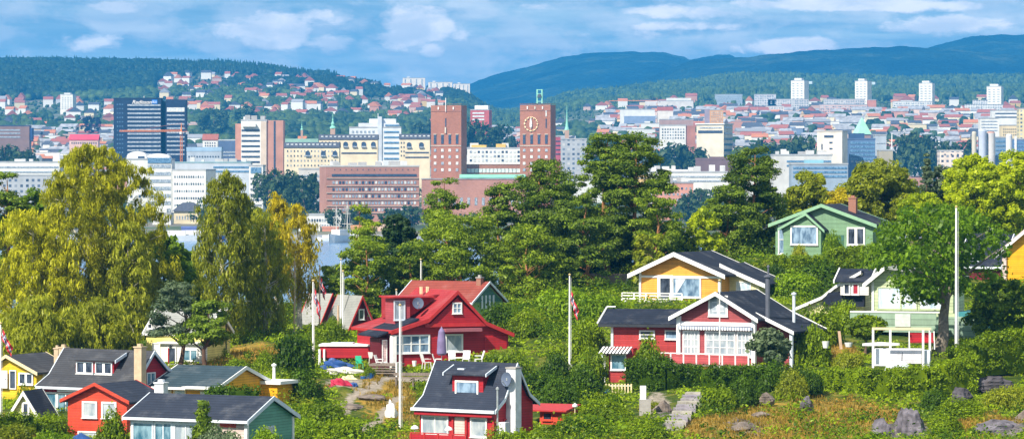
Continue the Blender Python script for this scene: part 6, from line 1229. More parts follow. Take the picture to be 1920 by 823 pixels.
# 4b low wing
h = Hs('cabin', 'low red wing cabin with black roof and striped awning, left of the large rose house', 1148, 706, 330, 12, 'cabin'); U, V, Z = h.U, h.V, h.Z
h.box('wall', 0, U(122), 0, 5, -1.2, Z(96), W_RED2); r = h.obj(MB().prism('u', [(-.6, Z(96)), (-.6, Z(101)), (3.5, Z(125)), (5.6, Z(118)), (5.6, Z(113))], U(-24), U(124)), 'roof', R_BK)
h.obj(MB().beam((U(-25), -.65, Z(101)), (U(-25)+.02, 3.6, Z(128)), .12), 'bargeboard', T_W, r); h.obj(MB().beam((U(-25), 3.6, Z(128)), (U(-8), 3.6, Z(128)), .1), 'bargeboard', T_W, r); h.box('fascia', U(-24), U(124), -.68, -.6, Z(94), Z(99), T_DK, r)
h.win('f', U(65), Z(74), U(24), Z(11), G_DK, T_W, 1, 2, at=-.01, fw=.12); h.win('f', U(111), Z(73), U(22), Z(13), G_BL, T_W, 1, 1, at=-.01, fw=.1)
h.post(0, -.02, Z(0), Z(96), T_W, .1); h.box('entry_wall', U(0), U(45), -1.6, 0, -3, Z(55), W_RED2); aw = MB()
for i in range(9): aw.add([(U(-16+i*6.3), -2.4, Z(47)), (U(-16+i*6.3+3.4), -2.4, Z(47)), (U(-12+i*6.3+3.4), -1.2, Z(58)), (U(-12+i*6.3), -1.2, Z(58)), (U(-16+i*6.3), -2.4, Z(46)), (U(-16+i*6.3+3.4), -2.4, Z(46)), (U(-12+i*6.3+3.4), -1.2, Z(57)), (U(-12+i*6.3), -1.2, Z(57))], [(0, 1, 2, 3), (7, 6, 5, 4), (0, 4, 5, 1), (2, 6, 7, 3), (0, 3, 7, 4), (1, 5, 6, 2)])
h.obj(aw, 'striped_awning', T_W); h.obj(MB().prism('u', [(-2.35, Z(46)), (-1.0, Z(57.5)), (-1.0, Z(55))], U(-15), U(42)), 'awning_cloth', T_DK)
h.win('f', U(18), Z(17), U(24), Z(25), G_TE, T_W, 1, 1, at=-1.61, fw=.12); h.box('porch_post', U(-7), U(-4), -2.3, -2.1, -3, Z(40), T_W); h.box('porch_roof', U(-36), U(-6), -2.6, -1, Z(39), Z(43), T_B)
# 5 ---- yellow house
h = Hs('house', 'yellow cabin with wide white gable boards, big windows and white balcony, upper right centre', 1200, 566, 372, 26, 'house'); U, V, Z = h.U, h.V, h.Z
W5 = U(146); D5 = V(64)
h.gable(0, W5, 0, D5, Z(56), Z(90), 'v', W_OCH, R_BK, T_W, .9, .9, .18, board=.42, peak=.47, eavetrim=False)
h.box('lintel_board', 0, W5, -.1, -.01, Z(46), Z(50), T_W); h.post(U(1), -.05, Z(-4), Z(56), T_W, .1); h.post(W5, -.05, Z(-4), Z(56), T_W, .12)
h.win('f', U(47), Z(2), U(18), Z(43), G_DK, T_W, 1, 1, at=-.02, fw=.3, name='door'); h.win('f', U(86), Z(12), U(48), Z(33), G_BL, T_W, 1, 1, at=-.02, fw=.14); h.obj(MB().add([(U(66), -.09, Z(44)), (U(84), -.09, Z(44)), (U(66), -.09, Z(14)), (U(66), -.06, Z(44)), (U(84), -.06, Z(44)), (U(66), -.06, Z(14))], [(0, 1, 2), (5, 4, 3), (0, 3, 4, 1), (1, 4, 5, 2), (2, 5, 3, 0)]), 'curtain', T_B)
h.box('balcony_floor', U(-18), U(92), -1.9, 0, Z(1), Z(4), T_W); h.box('balcony_base', U(-14), U(90), -1.6, -.2, -1.6, Z(-8), W_OCH); rail(h, 'balcony_rail', U(-18), U(92), -1.9, Z(4), Z(19), T_W, 1.3, None, 2)
h.gable(W5, W5+U(54), V(20), D5, Z(44), Z(56), 'v', W_CRM, R_BK, T_W, .8, .5, .16, prof=[(W5, Z(62)), (W5+U(4), Z(60)), (W5+U(54), Z(38))], board=.4, eavetrim=False, wallname='side_wing', roofname='wing_roof'); h.win('f', W5+U(26), Z(24), U(24), Z(14), G_LT, T_W, 1, at=V(20)-.01)
# 6 ---- green house
h = Hs('house', 'mint green cabin with dark roof, brick chimney and white windows on top of the slope', 1454, 486, 402, 22, 'house'); U, V, Z = h.U, h.V, h.Z
W6 = U(176); D6 = V(38)
h.gable(0, W6, 0, D6, Z(66), Z(100), 'v', W_GRN, R_BK, T_G, .6, .6, .18, board=.36, peak=.49, eavetrim=False)
pr = h.gable(U(20), U(88), -1.0, -.03, Z(60), Z(84), 'v', W_GRN, R_BK, T_G, .5, .4, .14, board=.28, peak=.62, eavetrim=False, trims=(0,), wallname='porch_bay', roofname='porch_roof')
h.win('f', U(13), Z(12), U(11), Z(50), G_BL, T_W, 1, 2, at=-.03, fw=.13, name='door'); h.win('f', U(58), Z(30), U(45), Z(31), G_BL, T_W, 1, 1, at=-1.02, fw=.14)
h.win('f', U(146), Z(30), U(27), Z(28), G_DK, T_W, 2, 1, at=-.02, fw=.16, bar=.14); h.win('r', D6*.5, Z(36), 1.4, Z(24), G_TE, T_G, 1, 1, at=W6+.01); h.box('lower_board', U(86), U(124), -.06, -.01, Z(8), Z(46), W_DGRN)
h.chimney(U(126), D6*.5, .8, .6, Z(80), Z(114), M_CHB, M_CHB)
# 7 ---- dark roofed white dormer house + pale green house
h = Hs('house', 'house end with curved dark roof and little white dormer, left of the pale green house', 1500, 640, 350, 14, 'house'); U, V, Z = h.U, h.V, h.Z
rp = [(U(-10), Z(62)), (U(40), Z(84)), (U(64), Z(104)), (U(112), Z(132))]
h.obj(MB().prism('v', [(0, -1), (0, Z(60))]+[(a, z-.16) for a, z in rp[1:]]+[(U(118), -1)], .4, 5), 'wall', W_CRM); r = h.obj(MB().strip('v', rp, .16, 0, 5.4), 'roof', R_BK); h.obj(MB().strip('v', [(a, z+.06) for a, z in rp], .28, -.08, 0), 'bargeboard', T_W, r); h.obj(MB().strip('v', [(a, z+.10) for a, z in rp], .16, 5.4, 5.48), 'bargeboard', T_W, r)
h.obj(MB().prism('v', [(U(40), Z(70)), (U(52), Z(92)), (U(118), Z(100)), (U(118), Z(66))], -.2, .6), 'front_slope', R_BK)
h.box('dormer_wall', U(76), U(128), -.6, 2, Z(88), Z(112), C_('white dormer boards', (.72, .70, .70))); dr = h.obj(MB().prism('u', [(-1.0, Z(112)), (-1.0, Z(114)), (2.2, Z(136)), (2.2, Z(133))], U(66), U(132)), 'dormer_roof', R_BK)
for a in (65.5, 132): h.obj(MB().prism('u', [(-1.05, Z(110)), (-1.05, Z(116)), (2.2, Z(138)), (2.2, Z(132))], U(a)-.05, U(a)+.06), 'bargeboard', T_W, dr)
for a, pn in ((88, G_DK), (104, plain('red curtain pane', (.35, .02, .04)))): h.win('f', U(a), Z(91), U(8), Z(17), pn, T_W, 1, 1, at=-.62, fw=.1)
h = Hs('house', 'pale green flat fronted house with large upper windows and glass balcony, right', 1606, 650, 344, 16, 'house'); U, V, Z = h.U, h.V, h.Z
h.box('lower_wall', 0, U(178), 0, 7, -1.2, Z(64), W_PGR); h.box('balcony_panel', U(-6), U(150), -1.5, -1.38, Z(34), Z(66), W_GGR); h.box('balcony_floor', U(-6), U(172), -1.5, 0, Z(30), Z(34), W_GGR); h.box('balcony_rail', U(-6), U(172), -1.52, -1.36, Z(66), Z(68.5), T_W)
h.obj(MB().prism('v', [(U(24), Z(60)), (U(24), Z(126)), (U(50), Z(148)), (U(172), Z(128)), (U(172), Z(60))], 1.0, 7), 'upper_wall', W_PGR); r = h.obj(MB().strip('v', [(U(10), Z(116)), (U(50), Z(150)), (U(180), Z(130))], .16, .3, 7.4), 'roof', R_LG); h.obj(MB().strip('v', [(U(10), Z(118)), (U(50), Z(152))], .42, .2, .3), 'bargeboard', T_W, r)
h.post(U(26), 1, Z(64), Z(122), T_W, .1)
for a, w_ in ((56, 40), (92, 26), (134, 44)): h.win('f', U(a), Z(72), U(w_), Z(38), G_LT, W_PGR, 1, 1, at=.99, fw=.1)
h.box('glass_balcony', U(76), U(104), -1.58, -1.53, Z(40), Z(64), plain('frosted glass panel', (.55, .62, .58), .2)); h.obj(MB().box(U(178), U(232), 1, 7.5, -1.2, Z(66)), 'side_wing', W_BTEAL); h.box('wing_front', U(140), U(228), -.15, .98, -1.2, Z(58), W_GGR); h.box('white_base', U(236), U(280), 1, 5, -1.2, Z(28), W_WHT)
# 8,9 ---- far right
h = Hs('house', 'dark red house with black roof and white boards behind the large maple, far right', 1800, 530, 392, 34, 'house'); U, V, Z = h.U, h.V, h.Z
h.gable(0, U(70), 0, V(50), Z(36), Z(88), 'u', W_MAR, R_BK, T_B, .4, .3, .18, board=.36); h.win('r', V(12), Z(8), .6, Z(22), G_BL, C_('blue board', (.05, .3, .55)), 1, at=U(70)+.01); h.box('skylight', U(18), U(34), -.1, .1, Z(40), Z(60), T_B)
h = Hs('house', 'orange yellow house with wide white gable board cut by the right edge', 1882, 530, 372, 8, 'house'); U, V, Z = h.U, h.V, h.Z
h.gable(0, U(130), 0, 8, Z(62), Z(118), 'v', W_ORG, R_TL, T_W, .9, .6, .18, board=.36, eavetrim=False); h.win('f', U(60), Z(20), U(30), Z(30), G_BL, T_W, 2, 1, at=-.01, fw=.14); h.post(U(1), -.05, -1, Z(60), W_PKW, .2)
# 10 ---- yellow house left
h = Hs('cabin', 'bright yellow cabin with open white door at the left edge', -22, 748, 315, 26, 'cabin'); U, V, Z = h.U, h.V, h.Z
W10 = U(96); h.gable(0, W10, 0, V(52), Z(52), Z(80), 'v', W_YEL, R_GY, T_CR, .35, .4, .16, board=.26, peak=.42, eavetrim=False)
h.win('f', U(76), Z(32), U(24), Z(17), G_DK, T_W, 2, 1, at=-.02, fw=.12, bar=.1); h.win('f', U(50), Z(22), U(10), Z(32), G_DK, T_W, 1, 1, at=-.02, fw=.08, name='doorway', sill=False); dd = h.box('open_door', U(22), U(42), -.3, -.24, Z(22), Z(55), T_W); h.box('handle', U(38), U(39.5), -.36, -.3, Z(38), Z(39.5), M_PD, dd)
h.win('r', V(14), Z(30), .9, Z(18), G_TE, T_CR, 2, 1, at=W10+.01); h.chimney(U(116), V(26), .62, .55, Z(40), Z(96), M_TAN, M_TAN); h.chimney(U(82), V(42), .4, .4, Z(60), Z(92), M_TAN, M_TAN)
# 11 ---- large dark red cabin left
h = Hs('cabin', 'long red cabin with grey flared roof, white dormer and tall tan chimney, left', 80, 775, 303, 33, 'cabin'); U, V, Z = h.U, h.V, h.Z
W11 = U(168); D11 = V(76); ze = Z(54)
prof = [(0, ze), (D11*.2, ze+Z(14)), (D11*.52, Z(116)), (D11*.8, ze+Z(30)), (D11, ze+Z(16))]
h.gable(0, W11, 0, D11, ze, 0, 'u', W_RED, R_GY, T_B, .5, .35, .16, prof=prof, board=.28, eavetrim=True)
h.obj(MB().prism('u', [(.05, -1)]+[(a, z-.05) for a, z in prof]+[(D11-.05, -1)], W11+.01, W11+.04), 'gable_boards', W_RED)
for a, w_ in ((18, 20), (48, 30)): h.win('f', U(a), Z(6), U(w_), Z(32), G_TE, T_W, 1 if w_ < 25 else 2, 1, at=-.02, fw=.14)
h.box('white_awning', U(34), U(86), -.3, -.02, Z(43), Z(47), T_W); h.box('corner_board', -.1, .14, -.14, .1, -.9, Z(50), T_W); h.win('r', D11*.5, Z(58), .9, Z(20), G_TE, T_W, 2, 1, at=W11+.05)
dv = D11*.24; z0 = ze+Z(16); u0, u1 = U(44), U(120)
h.box('dormer_wall', u0, u1, dv, D11*.5, z0, z0+Z(30), W_RED); dr = h.obj(MB().prism('u', [(dv-.3, z0+Z(30)), (dv-.3, z0+Z(32)), (D11*.5, z0+Z(48)), (D11*.5, z0+Z(45))], u0-.45, u1+.4), 'dormer_roof', R_GY)
h.obj(MB().prism('u', [(dv-.35, z0+Z(27)), (dv-.35, z0+Z(33)), (D11*.42, z0+Z(46)), (D11*.42, z0+Z(40))], u1+.4, u1+.47), 'bargeboard', T_B, dr)
for a in (63, 101): h.win('f', U(a), z0+Z(8), U(30), Z(18), G_DK, T_W, 2, 1, at=dv-.01, fw=.1, bar=.12)
h.chimney(W11+.5, D11*.18, .72, .6, -1, Z(128), M_TAN, M_TAN)
# 12 ---- orange red small cabin
h = Hs('cabin', 'small orange red cabin with two white windows and dark side roof, lower left', 127, 826, 286, 24, 'cabin'); U, V, Z = h.U, h.V, h.Z
W12 = U(116); D12 = V(56)
h.gable(0, W12, 0, D12, Z(76), Z(104), 'v', W_ORED, R_SL, T_R, .4, .35, .15, board=.22, peak=.5, eavetrim=False)
[h.obj(MB().strip('v', [(a, z+.28) for a, z in [(-.42, Z(76)-.18), (W12/2, Z(104)), (W12+.42, Z(76)-.18)]], .24, -.46, -.38), 'bargeboard', W_ORED)]
for a in (44, 82): h.win('f', U(a), Z(48), U(23), Z(24), G_CU, T_W, 1, 1, at=-.02, fw=.14)
h.win('f', U(40), Z(8), U(34), Z(9), G_CU, T_W, 1, 1, at=-.02, fw=.1); h.win('f', U(88), Z(8), U(34), Z(9), G_CU, T_W, 1, 1, at=-.02, fw=.1)
h.chimney(W12+U(34), V(26), .75, .7, -1, Z(108), M_CHW, M_CHW)
# 13 ---- blue roofed cabin bottom
h = Hs('cabin', 'low cabin with long blue black roof and teal gable wall at the bottom left centre', 244, 844, 271, 27, 'cabin'); U, V, Z = h.U, h.V, h.Z
W13 = U(226); D13 = V(76)
h.gable(0, W13, 0, D13, Z(64), Z(99), 'u', W_PKW, R_SL, T_B, .45, .35, .16, board=.3)
h.obj(MB().prism('u', [(.05, -1), (.05, Z(64)), (D13/2, Z(98)), (D13-.05, Z(64)), (D13-.05, -1)], W13+.01, W13+.05), 'gable_boards', W_TEAL)
h.box('corner_board', W13-.1, W13+.12, -.12, .14, -1, Z(62), T_W); h.box('corner_board', W13-.1, W13+.12, D13-.14, D13+.1, -1, Z(62), T_W)
for a, w_, c in ((26, 36, 1), (66, 30, 2), (120, 60, 3)): h.win('f', U(a), Z(14), U(w_), Z(38), G_TE if a < 100 else G_CU, T_B, c, 1, at=-.02, fw=.18)
h.box('orange_panel', U(176), U(206), -.05, -.01, Z(50), Z(60), W_ORED); h.win('r', D13*.45, Z(26), 1.3, Z(20), G_LT, T_B, 2, 1, at=W13+.06, fw=.12); h.pipe(W13-.7, D13*.72, Z(70), Z(96), M_PIPE, .1)
# 14 ---- orange gable cabin
h = Hs('cabin', 'orange cabin with grey teal roof and white gable, behind the blue roofed cabin', 288, 752, 300, 27, 'cabin'); U, V, Z = h.U, h.V, h.Z
W14 = U(122); D14 = V(88)
h.gable(0, W14, 0, D14, Z(28), Z(60), 'u', W_ORG, R_TE, T_W, .45, .3, .16, board=.28); h.box('flat_wing_roof', W14-.5, W14+U(40), D14*.82, D14+1.6, Z(28), Z(34), T_W); h.box('wing_wall', W14-.3, W14+U(30), D14*.86, D14+1.4, -1, Z(28), W_ORG)
for a, pn in ((24, G_LT), (52, G_LT)): h.win('f', U(a), Z(8), U(20), Z(14), pn, T_CR, 1, 1, at=-.02, fw=.1)
h.box('porch_roof', U(68), W14+.2, -1.0, 0, Z(27), Z(31), T_W); q = h.box('white_door', U(92), U(112), -.08, -.01, Z(-6), Z(22), T_W); h.obj(MB().lathe([(.02, 0), (.16, .02), (.02, .04)], 8, (U(102), -.1, Z(10))), 'wreath', T_DK, q); h.pipe(W14+.9, D14*.9, Z(34), Z(62), T_W, .12)
# 15 ---- lime A frame
h = Hs('a_frame_hut', 'small lime green A frame hut with thick white edges, far left', 14, 798, 292, 14, 'hut'); U, V, Z = h.U, h.V, h.Z
h.gable(0, U(66), 0, 3.4, Z(10), Z(62), 'v', W_LIME, R_SL, T_W, .25, .3, .15, board=.36, peak=.5, eavetrim=False); h.win('f', U(36), Z(22), U(8), Z(20), G_DK, T_W, 1, 1, at=-.02, fw=.14)
# 16 ---- cream cabin behind bent pine
h = Hs('cabin', 'pale yellow and white cabin with grey roof half hidden behind the bent blue green pine', 274, 690, 343, 18, 'cabin'); U, V, Z = h.U, h.V, h.Z
h.gable(0, U(112), 0, 6, Z(64), Z(106), 'u', C_('pale yellow boards', (.85, .74, .24)), R_LG, T_W, .15, .3, .15, board=.3); h.box('white_extension', U(38), U(118), -1.2, -.02, -1, Z(48), W_WHT); h.box('extension_roof', U(34), U(122), -1.5, 0, Z(48), Z(51), T_W)
h.win('f', U(20), Z(20), U(12), Z(26), C_('white shutter', (.75, .75, .75)), T_W, 1, 1, at=-.02); h.win('f', U(60), Z(10), U(14), Z(30), G_DK, T_W, 1, 1, at=-1.22, name='door'); h.win('f', U(96), Z(18), U(24), Z(18), G_TE, T_W, 2, 1, at=-1.22); h.win('f', U(8), Z(76), .3, .3, G_DK, T_W, 1, 1, at=-.02)
# 17 ---- A frames
h = Hs('a_frame_cabin', 'grey A frame cabin with red edge behind the flags, left of the maroon one', 556, 624, 380, 27, 'cabin'); U, V, Z = h.U, h.V, h.Z
h.gable(0, U(38), 0, V(50), Z(4), Z(70), 'u', W_MAR, R_LG, T_R, .15, .2, .14, board=.24, eavetrim=False); h.win('r', V(26), Z(20), .6, Z(16), G_CU, T_W, 1, 1, at=U(38)+.01)
h = Hs('a_frame_cabin', 'maroon A frame cabin with red edge boards and small white window', 640, 640, 366, -34, 'cabin'); U, V, Z = h.U, h.V, h.Z
h.gable(U(8), U(64), 0, V(44), Z(14), Z(82), 'v', W_MAR, R_LG, T_R, .2, .3, .14, board=.3, eavetrim=False, peak=.5); h.win('f', U(36), Z(42), U(7), Z(16), G_DK, T_W, 1, 1, at=-.02, fw=.1)
h = Hs('hut', 'yellow hut glimpsed between the maroon A frame and the green house', 700, 612, 385, 5, 'hut'); U, V, Z = h.U, h.V, h.Z
h.gable(0, U(44), 0, 3, Z(18), Z(30), 'u', W_YEL, C_('orange roof sheet', (.75, .35, .04)), T_CR, .3, .2, .1); h.win('f', U(14), Z(4), .5, .6, G_LT, T_W, 1, 1, at=-.02)
h = Hs('hut', 'small grey roofed hut with white gable behind shrubs above the flag', 1092, 545, 396, 30, 'hut'); U, V, Z = h.U, h.V, h.Z
h.gable(0, U(76), 0, V(14), Z(14), Z(30), 'u', W_WHT, roofing('brown felt', (.2, .15, .12)), T_W, .3, .2, .12)
# ------------------------------------------------------------------ flagpoles, furniture and other things on the island
M_POLE = plain('white pole paint', (.82, .82, .82), .35, .5, .05, 1); M_POLEW = plain('bare wood pole', (.55, .38, .26), .8)
def pole(label, px, Y, ytop, ybot, r=.07, mat=None, flag=None, ball=True):
    X, _, z = P(px, ybot, Y); g = iz1(X, Y); z = min(z, g); H = ztop(ytop, Y)-z; t = thing('flagpole', label, 'flagpole', (X, Y, z))
    MB().tube([(0, 0, 0), (0, 0, H)], [r*1.3, r*.7], 10).build('pole', mat or M_POLE, t)
    if ball: MB().lathe([(.02, 0), (.13, .1), (.02, .2)], 10, (0, 0, H)).build('finial', plain('gold ball', (.6, .45, .2)) if 'gold ball' not in MATS else MATS['gold ball'], t)
    MB().box(-.2, .2, -.15, .15, -.3, .35).build('foot', M_CONC, t); MB().tube([(r*1.5, -.02, H*.98), (r*1.9, -.02, .9)], [.012, .012], 4).build('halyard', M_POLE, t)
    return t, H
def flagmat():
    m, nt, b = newmat('norwegian flag cloth'); uv = N(nt, 'ShaderNodeUVMap'); sp = N(nt, 'ShaderNodeSeparateXYZ'); nt.links.new(uv.outputs[0], sp.inputs[0])
    def band(s, a, b_): return mth(nt, 'MULTIPLY', mth(nt, 'GREATER_THAN', s, a), mth(nt, 'LESS_THAN', s, b_))
    wht = mth(nt, 'MAXIMUM', band(sp.outputs[0], 6/22, 10/22), band(sp.outputs[1], 6/16, 10/16)); blu = mth(nt, 'MAXIMUM', band(sp.outputs[0], 7/22, 9/22), band(sp.outputs[1], 7/16, 9/16))
    c = mixc(nt, wht, (.55, .02, .04, 1), (.8, .8, .8, 1)); c = mixc(nt, blu, c, (.01, .03, .18, 1)); nt.links.new(c, b.inputs['Base Color']); b.inputs['Roughness'].default_value = .8; return m
FM = flagmat()
def flag(t, ztp, wd, ln, droop, sgn=1, seed=0):
    """cloth hung from the pole top, sagging; droop 0..1"""
    nu, nv = 22, 14; vs = []; fs = []; uvs = []
    for j in range(nv+1):
        for i in range(nu+1):
            u = i/nu; v = j/nv; ang = droop*1.35*min(1, u*2.2); x = sgn*ln*(u*math.cos(droop*1.2)*.75+.02)*(1-.25*v*droop); z = -wd*v-ln*u*math.sin(droop*1.2)*(1-.12*v); y = .13*math.sin(u*13+v*2.5+seed)*(u**.5)+.07*math.sin(u*23+v*6)
            vs.append((x+.06*sgn+.05*math.sin(v*5+u*9), y, ztp+z)); uvs.append((u, 1-v))
    n = nu+1
    for j in range(nv):
        for i in range(nu): fs.append((j*n+i, j*n+i+1, (j+1)*n+i+1, (j+1)*n+i))
    me = bpy.data.meshes.new('flag'); me.from_pydata(vs, [], fs); me.materials.append(FM); ul = me.uv_layers.new(name='UVMap')
    for l in me.loops: ul.data[l.index].uv = uvs[l.vertex_index]
    for p_ in me.polygons: p_.use_smooth = True
    o = link('flag', me, t); so_ = o.modifiers.new('thick', 'SOLIDIFY'); so_.thickness = .012; return o
t, H = pole('tall white flagpole standing alone before the red gabled house', 750, 294, 574, 826, .085)
t, H = pole('white flagpole with drooping red flag in front of the dark twiggy bush', 587, 338, 528, 690, .075); flag(t, H-.5, 1.1, 2.0, .98, 1)
t, H = pole('farther flagpole with hanging flag, among the yellow birch twigs', 599, 372, 500, 620, .06, M_POLEW); flag(t, H-.9, 1.0, 1.7, .95, 1, 3)
t, H = pole('white flagpole rising beside the maroon A frame cabin', 643, 352, 510, 655, .07); t, H = pole('thin pole tip behind the flagpole beside the maroon A frame', 639, 368, 488, 560, .05)
t, H = pole('bare brownish pole in front of the dark weeping birch', 552, 366, 488, 616, .08, M_POLEW)
t, H = pole('orange brown stub post between the A frame cabins', 634, 360, 572, 612, .1, M_POLEW, ball=False)
t, H = pole('white flagpole by the left corner of the green house', 743, 372, 545, 612, .06); flag(t, H-.8, .7, 1.3, .55, -1, 5)
t, H = pole('white pole above the red tiled roof', 789, 384, 488, 570, .06)
t, H = pole('white flagpole with drooping flag in the middle of the green shrubs', 1068, 330, 517, 662, .08); flag(t, H-1.2, 1.0, 2.0, .92, 1, 2)
t, H = pole('tall white flagpole before the pale green house at the right', 1793, 318, 390, 660, .105)
t, H = pole('very thin white pole in front of the large rose red house', 1349, 314, 528, 690, .035)
t, H = pole('white flagpole with striped flag at the left edge', 1, 296, 608, 810, .07); flag(t, H-.3, .8, 1.9, .78, 1, 7)
# lamps and small posts
def item(nm, label, cat, px, py, Y, rz=0, group=None): p_ = P(px, py, Y); return thing(nm, label, cat, (p_[0], p_[1], max(p_[2], iz1(p_[0], p_[1])) if Y < 420 else p_[2]), rz, group)
t = item('red_shed', 'long red container shed with white roof edge, left of the red gabled house', 'shed', 600, 690, 337, R(-4)); s_ = S(338)
MB().box(0, 103*s_, 0, 2.6, .55, 1.55).build('wall', W_RED, t); MB().box(-.1, 103*s_+.1, -.15, 2.7, 1.55, 1.72).build('roof', T_W, t); MB().box(.1, 100*s_, .3, 2.4, -.6, .55).build('underframe', T_DK, t); MB().box(-.12, .06, -.2, 0, -.5, 1.3).box(.3, .46, -.2, 0, -.5, 1.3).build('white_post', T_W, t); MB().box(3.4*s_*5, 60*s_, .4, 2.2, 1.72, 1.82).build('roof_load', T_B, t)
M_TARP = plain('blue tarpaulin', (.02, .07, .24), .5, .4, .3, 2); M_PLG = plain('green plastic', (.04, .42, .24), .4); M_PLB = plain('blue plastic', (.02, .12, .38), .4); M_PLR = plain('crimson tarpaulin', (.42, .02, .06), .5, .4, .3, 2.5); M_PLW = plain('white plastic', (.78, .78, .78), .4)
def heap(nm, label, cat, px, py, Y, w_, d_, h_, mat, seed=1, group=None):
    g = np.random.default_rng(seed); import bmesh
    bm = bmesh.new(); bmesh.ops.create_icosphere(bm, subdivisions=4, radius=1)
    for v in bm.verts:
        c = v.co; n = .22*math.sin(c.x*5+seed)*math.cos(c.y*4+seed*2)+.12*math.sin(c.z*9+c.x*7)+.1*math.sin(c.y*11+seed); c *= 1+n; v.co = (c.x*w_, c.y*d_, max(-.15, c.z)*h_)
    me = bpy.data.meshes.new(nm); bm.to_mesh(me); bm.free(); me.materials.append(mat); p_ = P(px, py, Y); o = link(nm, me, None, (p_[0], p_[1], max(p_[2], iz1(p_[0], p_[1])+.08))); tag(o, label, cat, group); return o
heap('tarpaulin_heap', 'crimson tarpaulin bundle lying on the rocky path below the red shed', 'tarpaulin', 637, 744, 316, .85, .6, .6, M_PLR, 1); heap('tarpaulin_heap', 'blue tarpaulin heap under the red shed', 'tarpaulin', 629, 697, 334, 1.3, .7, .7, M_TARP, 3); heap('sheet_bundle', 'long white sheet bundle on the ground before the red shed', 'sheet', 645, 712, 330, 1.7, .5, .45, plain('dirty white sheet', (.55, .53, .5)), 4)
heap('sheet_bundle', 'yellow and white cloth heap above the crimson bundle', 'sheet', 655, 728, 322, .6, .4, .4, plain('pale yellow cloth', (.65, .6, .35)), 6); heap('sheet_bundle', 'small blue cloth heap right of the crimson bundle', 'cloth', 662, 740, 317, .4, .3, .3, M_TARP, 8); heap('rubbish_bag', 'big white sack on the slope left of the tall flagpole', 'sack', 733, 778, 296, .42, .42, .95, M_PLW, 9)
def chair(label, px, py, Y, mat, rz=0, s=1.0, group=None):
    t = item('garden_chair', label, 'chair', px, py, Y, rz, group)
    MB().box(-.25*s, .25*s, -.25*s, .25*s, .42*s, .46*s).build('seat', mat, t); MB().add([(-.25*s, .22*s, .46*s), (.25*s, .22*s, .46*s), (.27*s, .42*s, 1.05*s), (-.27*s, .42*s, 1.05*s), (-.25*s, .27*s, .46*s), (.25*s, .27*s, .46*s), (.27*s, .46*s, 1.05*s), (-.27*s, .46*s, 1.05*s)], [(0, 1, 2, 3), (7, 6, 5, 4), (0, 4, 5, 1), (1, 5, 6, 2), (2, 6, 7, 3), (3, 7, 4, 0)]).build('backrest', mat, t)
    for a in (-.23, .23):
        MB().box(a*s-.03, a*s+.03, -.25*s, .25*s, .66*s, .70*s).build('armrest', mat, t)
        for c in (-.22, .22): MB().tube([(a*s, c*s, .44*s), (a*s*1.15, c*s*1.2, -.05)], [.03*s, .025*s], 6).build('leg', mat, t)
    return t
chair('green plastic chair before the right end of the red shed', 674, 690, 332, M_PLG, .3, 1.0)
G = 'white plastic chairs on the terrace of the red gabled house'
for px, lab, rz in ((800, 'leftmost white plastic chair on the terrace, right of the tall flagpole', 2.0), (822, 'white plastic chair beside the closed purple parasol', 1.5), (848, 'white plastic chair under the square window of the red gabled house', .1), (874, 'white plastic chair right of the one under the window', -.1), (897, 'rightmost white plastic chair on the terrace', -1.4)): chair(lab, px, 690 if px < 830 else 684, 327, M_PLW, rz, 1.15, G)
chair('white folding chair by the dark deck left of the red gabled house', 712, 688, 331, M_PLW, 1.2, 1.0); chair('white chair against the red shed end', 699, 680, 334, M_PLW, 2.6, .9)
t = item('garden_table', 'white plastic table between the terrace chairs', 'table', 861, 686, 325); MB().box(-.9, .9, -.4, .4, .68, .74).build('table_top', M_PLW, t)
for a in (-.8, .8):
    for c in (-.33, .33): MB().tube([(a, c, .68), (a, c, -.05)], [.03, .03], 6).build('leg', M_PLW, t)
t = item('parasol', 'closed purple parasol standing between chairs before the red gabled house', 'parasol', 828, 688, 325); MB().lathe([(.30, 1.0), (.40, 1.15), (.36, 2.2), (.26, 3.0), (.03, 3.35)], 14).build('canopy', plain('purple canvas', (.20, .16, .30), .8, .1, .2, 1.5), t); MB().tube([(0, 0, 0), (0, 0, 3.4)], [.03, .03], 8).build('pole', M_PIPE, t); MB().lathe([(.3, 0), (.3, .1), (.05, .15)], 12).build('foot', M_CONC, t)
def pot(label, px, py, Y, r, h_, mat, plant=True):
    t = item('flower_pot', label, 'flower pot', px, py, Y); MB().lathe([(r*.7, 0), (r, h_), (r*.85, h_)], 12).build('pot', mat, t)
    if plant: b_ = link('plant', bushmesh('hedge', 1), t, (0, 0, h_*.8)); b_.scale = (r*1.3, r*1.3, r*1.6)
pot('blue tub with plant beside the path right of the red shed', 693, 718, 324, .42, .65, M_PLB); pot('smaller blue bucket left of the blue tub', 681, 722, 323, .25, .4, M_PLB, False); pot('white bucket by the terrace edge of the red gabled house', 777, 686, 326, .2, .45, M_PLW, False)
pot('white cube planter left in the dry garden by the pergola', 1548, 652, 322, .3, .55, M_PLW, False); pot('white tub right of the cube planter in the dry garden', 1591, 650, 323, .35, .35, M_PLW, False); pot('dark blue pot with plant at the striped awning entry', 1138, 738, 309, .3, .4, M_PLB)
t = item('bench', 'grey plank bench on the slope below the red gabled house', 'bench', 775, 718, 318, R(-8)); MB().box(-1.7, 1.7, -.3, .3, .42, .5).build('seat', M_WOOD, t); MB().box(-1.7, 1.7, .3, .36, .6, .85).build('backrest', M_WOOD, t)
for a in (-1.4, 0, 1.4): MB().box(a-.06, a+.06, -.25, .25, -.3, .42).build('leg', M_WOOD, t)
t = item('deck_stairs', 'dark wooden deck and steps left of the red gabled house', 'steps', 718, 706, 329, R(-10)); 
for i in range(4): MB().box(-1.2, 1.3, -.3*i, -.3*i+.32, .75-.2*i, .83-.2*i).build('tread', M_WOOD, t)
